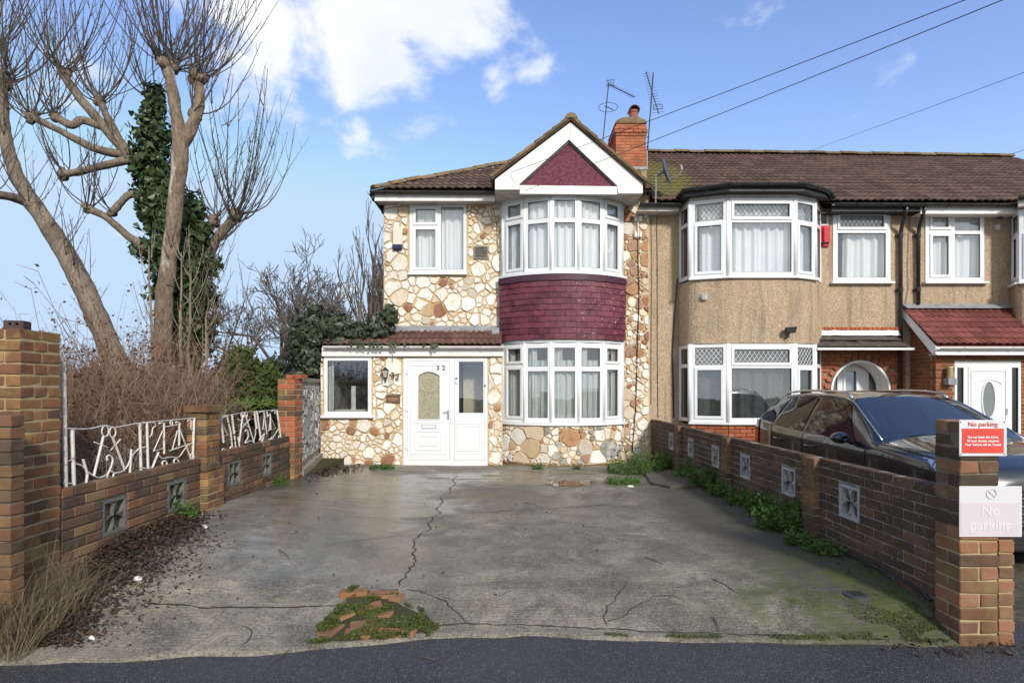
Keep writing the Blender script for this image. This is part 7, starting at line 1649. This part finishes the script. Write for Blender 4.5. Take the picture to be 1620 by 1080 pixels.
    q = MB(); q.hexa([(Xc-.80, Yf+.10, zg+.24), (Xc+.80, Yf+.10, zg+.24), (Xc+.66, Yf-.035, zg+.22), (Xc-.66, Yf-.035, zg+.22)][::-1]+[(Xc-.80, Yf+.10, zg+.44), (Xc+.80, Yf+.10, zg+.44), (Xc+.62, Yf-.03, zg+.42), (Xc-.62, Yf-.03, zg+.42)][::-1]); o = q.obj('bumper', M_BLACK, car, weld=True); bevel(o, .03, 3)
    for s_ in (.82, 3.70):
        for side in (-1, 1):
            x = Xc+side*.82; y = Yf+s_; z = zg+.345; root = MB(); prof = [(.23, -.10), (.33, -.105), (.345, -.06), (.345, .06), (.33, .105), (.23, .10)]
            def rev(m_, prof_):
                for (rr, dx) in prof_:
                    for k in range(24): a = 2*math.pi*k/24; m_.v.append((x+dx*side, y+rr*math.cos(a), z+rr*math.sin(a)))
                for i in range(len(prof_)-1):
                    for k in range(24): k2 = (k+1) % 24; m_.f.append((i*24+k, i*24+k2, i*24+24+k2, i*24+24+k))
            rev(root, prof); w = root.obj('wheel', M_TYRE, car, smooth=True)
            q = MB(); rev(q, [(.0, .05), (.06, .07), (.08, .05), (.20, .045), (.235, .095)]); q.obj('rim', M_SILV, w, smooth=True)
    q = MB(); q.box(Xc-.84, Xc+.84, Yf+.5, Yf+4.1, zg+.20, zg+.5); q.obj('underbody', M_BLACK, car)
build_car()
# ================================================================== small things on the houses
M_AER = simple('aerial_metal', (.06, .065, .075), (.11, .11, .12), 8, .5, metal=.4)
ae = thing('television_aerial', P(953, 250, 14.3), 'roof aerial with a ring dipole on the mast left of the chimney', 'aerial'); Ya = 14.3
m = MB(); m.tube([P(951, 250, Ya), P(963, 131, Ya)], .016, 6); m.obj('mast', M_AER, ae)
m = MB(); c = P(962, 170, Ya); rr = 15*Ya/FPX; m.tube([c+Vector((rr*math.cos(a*math.pi/12), rr*math.sin(a*math.pi/12), -.01*math.cos(a*math.pi/12))) for a in range(25)], .007, 5); m.tube([P(957, 168, Ya), P(970, 174, Ya-.1)], .012, 5); m.obj('ring', M_AER, ae)
m = MB(); a, b = P(962, 133, Ya), P(1004, 154, Ya-.3); m.tube([a, b], .012, 6); m.obj('boom', M_AER, ae)
for k in range(13):
    p = a.lerp(b, (k+.6)/13); m = MB(); m.tube([p+Vector((-.05, .14, .05)), p+Vector((.05, -.14, -.05))], .004, 4); m.obj('element', M_AER, ae)
m = MB()
for k in range(5): m.tube([P(961+k*2.6, 126, Ya+.1), P(960+k*2.6, 137, Ya-.1)], .006, 4)
m.tube([P(959, 128, Ya), P(973, 126, Ya)], .006, 4); m.tube([P(959, 136, Ya), P(973, 135, Ya)], .006, 4); m.obj('reflector', M_AER, ae)
ae2 = thing('television_aerial', P(1023, 245, 14.6), 'tall roof aerial with a tilted boom right of the chimney', 'aerial'); Ya = 14.6
m = MB(); m.tube([P(1024, 243, Ya), P(1033.5, 115, Ya)], .018, 6); m.tube([P(1003, 228, 13.9), P(1012, 222, 14.2), P(1027, 216, Ya)], .014, 6); m.tube([P(1010, 233, 14.0), P(1026, 232, Ya)], .012, 6); m.obj('mast', M_AER, ae2)
m = MB(); a, b = P(1022, 114, Ya), P(1042, 180, Ya-.2); m.tube([a, b], .014, 6); m.obj('boom', M_AER, ae2)
for k in range(16):
    p = a.lerp(b, (k+.5)/16); m = MB(); s_ = lerp(.07, .14, k/16); m.tube([p+Vector((-s_, .08, .015)), p+Vector((s_, -.08, -.015))], .0045, 4); m.obj('element', M_AER, ae2)
m = MB()
for dy in (-3, 3): m.tube([P(1034, 170+dy, Ya), P(1048, 169+dy, Ya-.1)], .007, 4)
m.tube([P(1034, 167, Ya), P(1034, 174, Ya)], .007, 4); m.tube([P(1048, 166, Ya), P(1048, 172, Ya)], .007, 4); m.obj('dipole', M_AER, ae2)
# satellite dish
sdh = thing('satellite_dish', P(1037, 320, 11.3), 'dark satellite dish seen edge-on above the gutter', 'dish'); Yd = 11.25
m = MB(); m.tube([P(1037, 322, Yd), P(1037.5, 290, Yd), P(1038, 276, Yd)], .018, 8); m.obj('pole', M_LEAD, sdh)
m = MB(); c = P(1050, 272, Yd); ax = Vector((.86, -.42, .22)).normalized(); s1 = Vector((0, 0, 1)).cross(ax).normalized(); s2 = ax.cross(s1)
for ring in range(6):
    q = ring/5; 
    for k in range(22): a = 2*math.pi*k/22; m.v.append(tuple(c+(s1*math.cos(a)*.24+s2*math.sin(a)*.27)*q+ax*.06*q*q))
for i in range(5):
    for k in range(22): k2 = (k+1) % 22; m.f.append((i*22+k, i*22+k2, i*22+22+k2, i*22+22+k))
o = m.obj('reflector', simple('dish_grey', (.06, .07, .085), (.10, .11, .12), 10, .45), sdh, smooth=True); o.modifiers.new('t', 'SOLIDIFY').thickness = .012
m = MB(); m.tube([c-Vector((0, 0, .2)), c+ax*.30-Vector((0, 0, .18)), c+ax*.36-Vector((0, 0, .10))], .012, 6); m.tube([c, P(1038, 279, Yd)], .025, 6); m.obj('feed_arm', M_LEAD, sdh)
m = MB(); e = c+ax*.36-Vector((0, 0, .10)); m.tube([e, e+Vector((-.02, 0, .09))], .022, 8); m.obj('receiver', M_SOFFIT, sdh)
# alarm boxes
al = thing('alarm_box', P(630, 379, YM-.04), 'cream alarm box with a dark blue base by the upper left window', 'alarm')
def slab(px0, px1, py0, py1, y, t_, mat, parent, name, bev=.012):
    m = MB(); m.box(PX(px0, YM), PX(px1, YM), y-t_, y, Z(py1), Z(py0)); return bevel(m.obj(name, mat, parent), bev, 3)
slab(622.5, 638, 361, 389, YM-.022, .08, simple('alarm_cream', (.66, .61, .50), None, rough=.5), al, 'cover', .02); slab(622.5, 637, 389.5, 396, YM-.022, .075, simple('alarm_blue', (.012, .022, .09), None, rough=.3), al, 'strobe')
al2 = thing('alarm_box', P(1299, 374, YM-.02), 'red alarm box between the bay and the small leaded window', 'alarm')
M_RED = simple('alarm_red', (.50, .012, .022), None, rough=.35); slab(1288, 1310, 357.5, 390.5, YM-.002, .05, M_RED, al2, 'body'); slab(1299, 1309.5, 360, 386, YM-.053, .05, M_RED, al2, 'cover', .02)
c = P(1304, 384, YM-.105); m = MB(); m.tube([c+Vector((0, .03, 0)), c, c-Vector((0, .02, 0))], [.035, .035, .015], 10); m.obj('strobe', M_BLACK, al2)
for k in range(3): m = MB(); m.box(PX(1290, YM), PX(1296, YM), YM-.056, YM-.0525, Z(365+k*3), Z(364+k*3)); m.obj('louvre', M_BLACK, al2)
# floodlight
fl = thing('floodlight', P(1250, 523, 10.8), 'small black floodlight above the lower leaded bay window', 'lamp'); c = P(1251, 522, 10.72)
m = MB(); m.hexa([(c.x-.10, c.y+.02, c.z-.07), (c.x+.10, c.y+.0, c.z-.05), (c.x+.07, c.y+.10, c.z-.05), (c.x-.07, c.y+.10, c.z-.06), (c.x-.11, c.y-.02, c.z+.05), (c.x+.11, c.y-.04, c.z+.07), (c.x+.07, c.y+.09, c.z+.06), (c.x-.07, c.y+.09, c.z+.05)]); bevel(m.obj('housing', M_BLACK, fl), .012)
m = MB(); m.hexa([(c.x-.085, c.y+.008, c.z-.055), (c.x+.085, c.y-.010, c.z-.035), (c.x+.085, c.y-.005, c.z-.035), (c.x-.085, c.y+.013, c.z-.055), (c.x-.09, c.y-.026, c.z+.035), (c.x+.09, c.y-.046, c.z+.055), (c.x+.09, c.y-.04, c.z+.055), (c.x-.09, c.y-.02, c.z+.035)]); m.obj('lens', simple('flood_lens', (.05, .055, .05), None, rough=.1), fl)
m = MB(); m.tube([(c.x-.02, c.y+.05, c.z-.05), (c.x-.03, c.y+.06, c.z-.13), (c.x-.03, c.y+.15, c.z-.14)], .016, 6); m.obj('bracket', M_BLACK, fl)
# wall lantern of 32
wl = thing('wall_lantern', P(612, 592, YP), 'dark coach lantern on a white plate beside the number 32', 'lamp')
c = P(610.5, 590, YP-.06); m = MB(); m.prism([(c.x-.085, c.z+.03), (c.x-.06, c.z-.15), (c.x-.07, c.z-.24), (c.x+.045, c.z-.24), (c.x+.03, c.z-.14), (c.x+.075, c.z+.03), (c.x+.0, c.z+.13)], lambda q: Vector((q[0], YP-.05, q[1])), lambda q: Vector((q[0], YP-.022, q[1]))); bevel(m.obj('back_plate', M_WPAINT, wl, weld=True), .01)
m = MB(); m.hexa([(c.x-.035, c.y-.06, c.z-.09), (c.x+.035, c.y-.06, c.z-.09), (c.x+.035, c.y+.0, c.z-.09), (c.x-.035, c.y+.0, c.z-.09), (c.x-.065, c.y-.09, c.z+.06), (c.x+.065, c.y-.09, c.z+.06), (c.x+.065, c.y+.005, c.z+.06), (c.x-.065, c.y+.005, c.z+.06)]); m.obj('glass', simple('lantern_glass', (.42, .38, .32), None, rough=.1), wl)
m = MB(); cr_ = [(-.035, -.06, -.09), (.035, -.06, -.09), (.065, -.09, .06), (-.065, -.09, .06)]
for i in range(4): m.tube([c+Vector(cr_[i])+Vector((0, -.003, 0)), c+Vector(cr_[(i+1) % 4])+Vector((0, -.003, 0))], .009, 5)
m.tube([c+Vector((0, -.05, -.09)), c+Vector((0, -.05, -.15)), c+Vector((0, .01, -.16))], .014, 6); m.tube([c+Vector((0, -.04, .06)), c+Vector((0, -.04, .11))], [.06, .012], 8); m.obj('frame', M_BLACK, wl)
# overhead cables
def wire(label, p0, p1, r_=.0045, sag=.12):
    p0, p1 = Vector(p0), Vector(p1); m = MB(); n = 24; m.tube([p0.lerp(p1, i/n)-Vector((0, 0, sag*4*(i/n)*(1-i/n))) for i in range(n+1)], r_, 5); tag(m.obj('overhead_cable', M_BLACK), label, 'cable', 'telephone wires overhead')
def ext(a, b, k): return Vector(a)+(Vector(b)-Vector(a))*k
wire('upper telephone wire running to the left barge board', P(808, 273, YG-.02), ext(P(808, 273, YG-.02), P(1485, 0, 5.2), 2.6), sag=.10)
wire('lower telephone wire crossing the maroon gable', P(830, 302, YG-.02), ext(P(830, 302, YG-.02), P(1545, 0, 5.0), 2.6), sag=.10)
wire('single wire in the clear sky right of the aerials', P(1255, 248, 17.5), ext(P(1255, 248, 17.5), P(1620, 108, 7.5), 2.4), .004, .06)
wire('wire dipping to the far roof at the picture edge', P(1500, 276, 13.2), ext(P(1500, 276, 13.2), P(1620, 236, 9), 4.5), .004, .02)
# drain cover, scraps, twigs
dc = thing('drain_cover', ground_from_px(1356, 941), 'small round black drain cover near the pier', 'cover'); g = ground_from_px(1356, 941); m = MB(); m.tube([(g.x, g.y, g.z-.01), (g.x, g.y, g.z+.010)], .085, 24); m.obj('lid', simple('cast_iron', (.05, .055, .06), (.08, .08, .08), 12, .6), dc)
for k in range(4): m = MB(); m.box(g.x-.05, g.x+.05, g.y-.045+k*.027, g.y-.033+k*.027, g.z+.0101, g.z+.014); m.obj('rib', M_GUTK, dc)
r = random.Random(91); M_SCR = simple('paper_scrap', (.72, .71, .68), None, rough=.8)
for (px, py, lab, s_) in [(322, 815, "white scrap beside the wall foot weed", .03), (324, 835, "white scrap below the first wall scrap", .03), (218, 917, 'white scrap on the leaf litter', .035), (145, 1012, 'white scrap near the dry grass', .02), (997, 770, 'pale rubble bit at the weed edge', .06), (1325, 828, 'small white pebble by the near pier', .02)]:
    g = ground_from_px(px, py); m = MB(); n = 8; ring = [(g.x+s_*math.cos(k*.785)*r.uniform(.6, 1), g.y+s_*.6*math.sin(k*.785)*r.uniform(.6, 1), g.z+.012+r.uniform(0, .012)) for k in range(n)]; m.add(ring+[(g.x, g.y, g.z+.03)]+[(x, y, g.z+.002) for x, y, z in ring], [(k, (k+1) % n, n) for k in range(n)]+[(k, n+1+k, n+1+(k+1) % n, (k+1) % n) for k in range(n)]); tag(m.obj('paper_scrap', M_SCR), lab, 'litter', 'white scraps on the drive')
for i, (x0, y0, x1, y1, lab) in enumerate([(1128, 917, 1162, 936, 'thin dark twig lying on the drive near the drain'), (1128, 977, 1138, 1000, 'short twig near the front edge of the drive'), (1020, 882, 1050, 894, 'bent twig in the middle of the drive'), (425, 1050, 462, 1022, 'long twig on the tarmac by the brick patch'), (668, 1038, 700, 1052, 'twig on the tarmac below the brick patch'), (440, 870, 458, 884, 'little twig on the wet concrete'), (830, 796, 848, 799, 'small twig near the puddle')]):
    a = ground_from_px(x0, y0); b = ground_from_px(x1, y1); m = MB()
    if y0 > 1018: a.z = b.z = -.088
    mid = a.lerp(b, .5)+Vector((.008, .005, .004)); m.tube([a+Vector((0, 0, .008)), mid+Vector((0, 0, .008)), b+Vector((0, 0, .008))], [.0045, .004, .002], 5); tag(m.obj('twig', M_TWIG), lab, 'twig', 'twigs on the ground')
# standing puddle in front of the bay
pd = [ground_from_px(px, py) for (px, py) in ((862, 765), (880, 760), (905, 761), (930, 760), (945, 763), (935, 768), (905, 769), (880, 770))]; m = MB(); zp_ = max(p.z for p in pd)+.007; m.add([(p.x, p.y, zp_) for p in pd], [tuple(range(len(pd)))]); M_WATER = simple('puddle_water', (.05, .05, .045), None, rough=.04, spec=.6); tag(m.obj('puddle', M_WATER), None, None, kind='structure')
m = MB(); pl_ = [ground_from_px(px, py) for px, py in ((1020, 752), (1040, 747), (1075, 747), (1100, 752), (1120, 762), (1110, 771), (1060, 773), (1030, 766))]
m.add([(p.x, p.y, p.z-.02) for p in pl_]+[(p.x, p.y, p.z+.045) for p in pl_], [tuple(range(8, 16))]+[(i, (i+1) % 8, 8+(i+1) % 8, 8+i) for i in range(8)]); o = bevel(m.obj('old_slab', M_CONC, weld=True), .02, 2); tag(o, 'low worn concrete slab among the weeds in the far corner', 'slab')
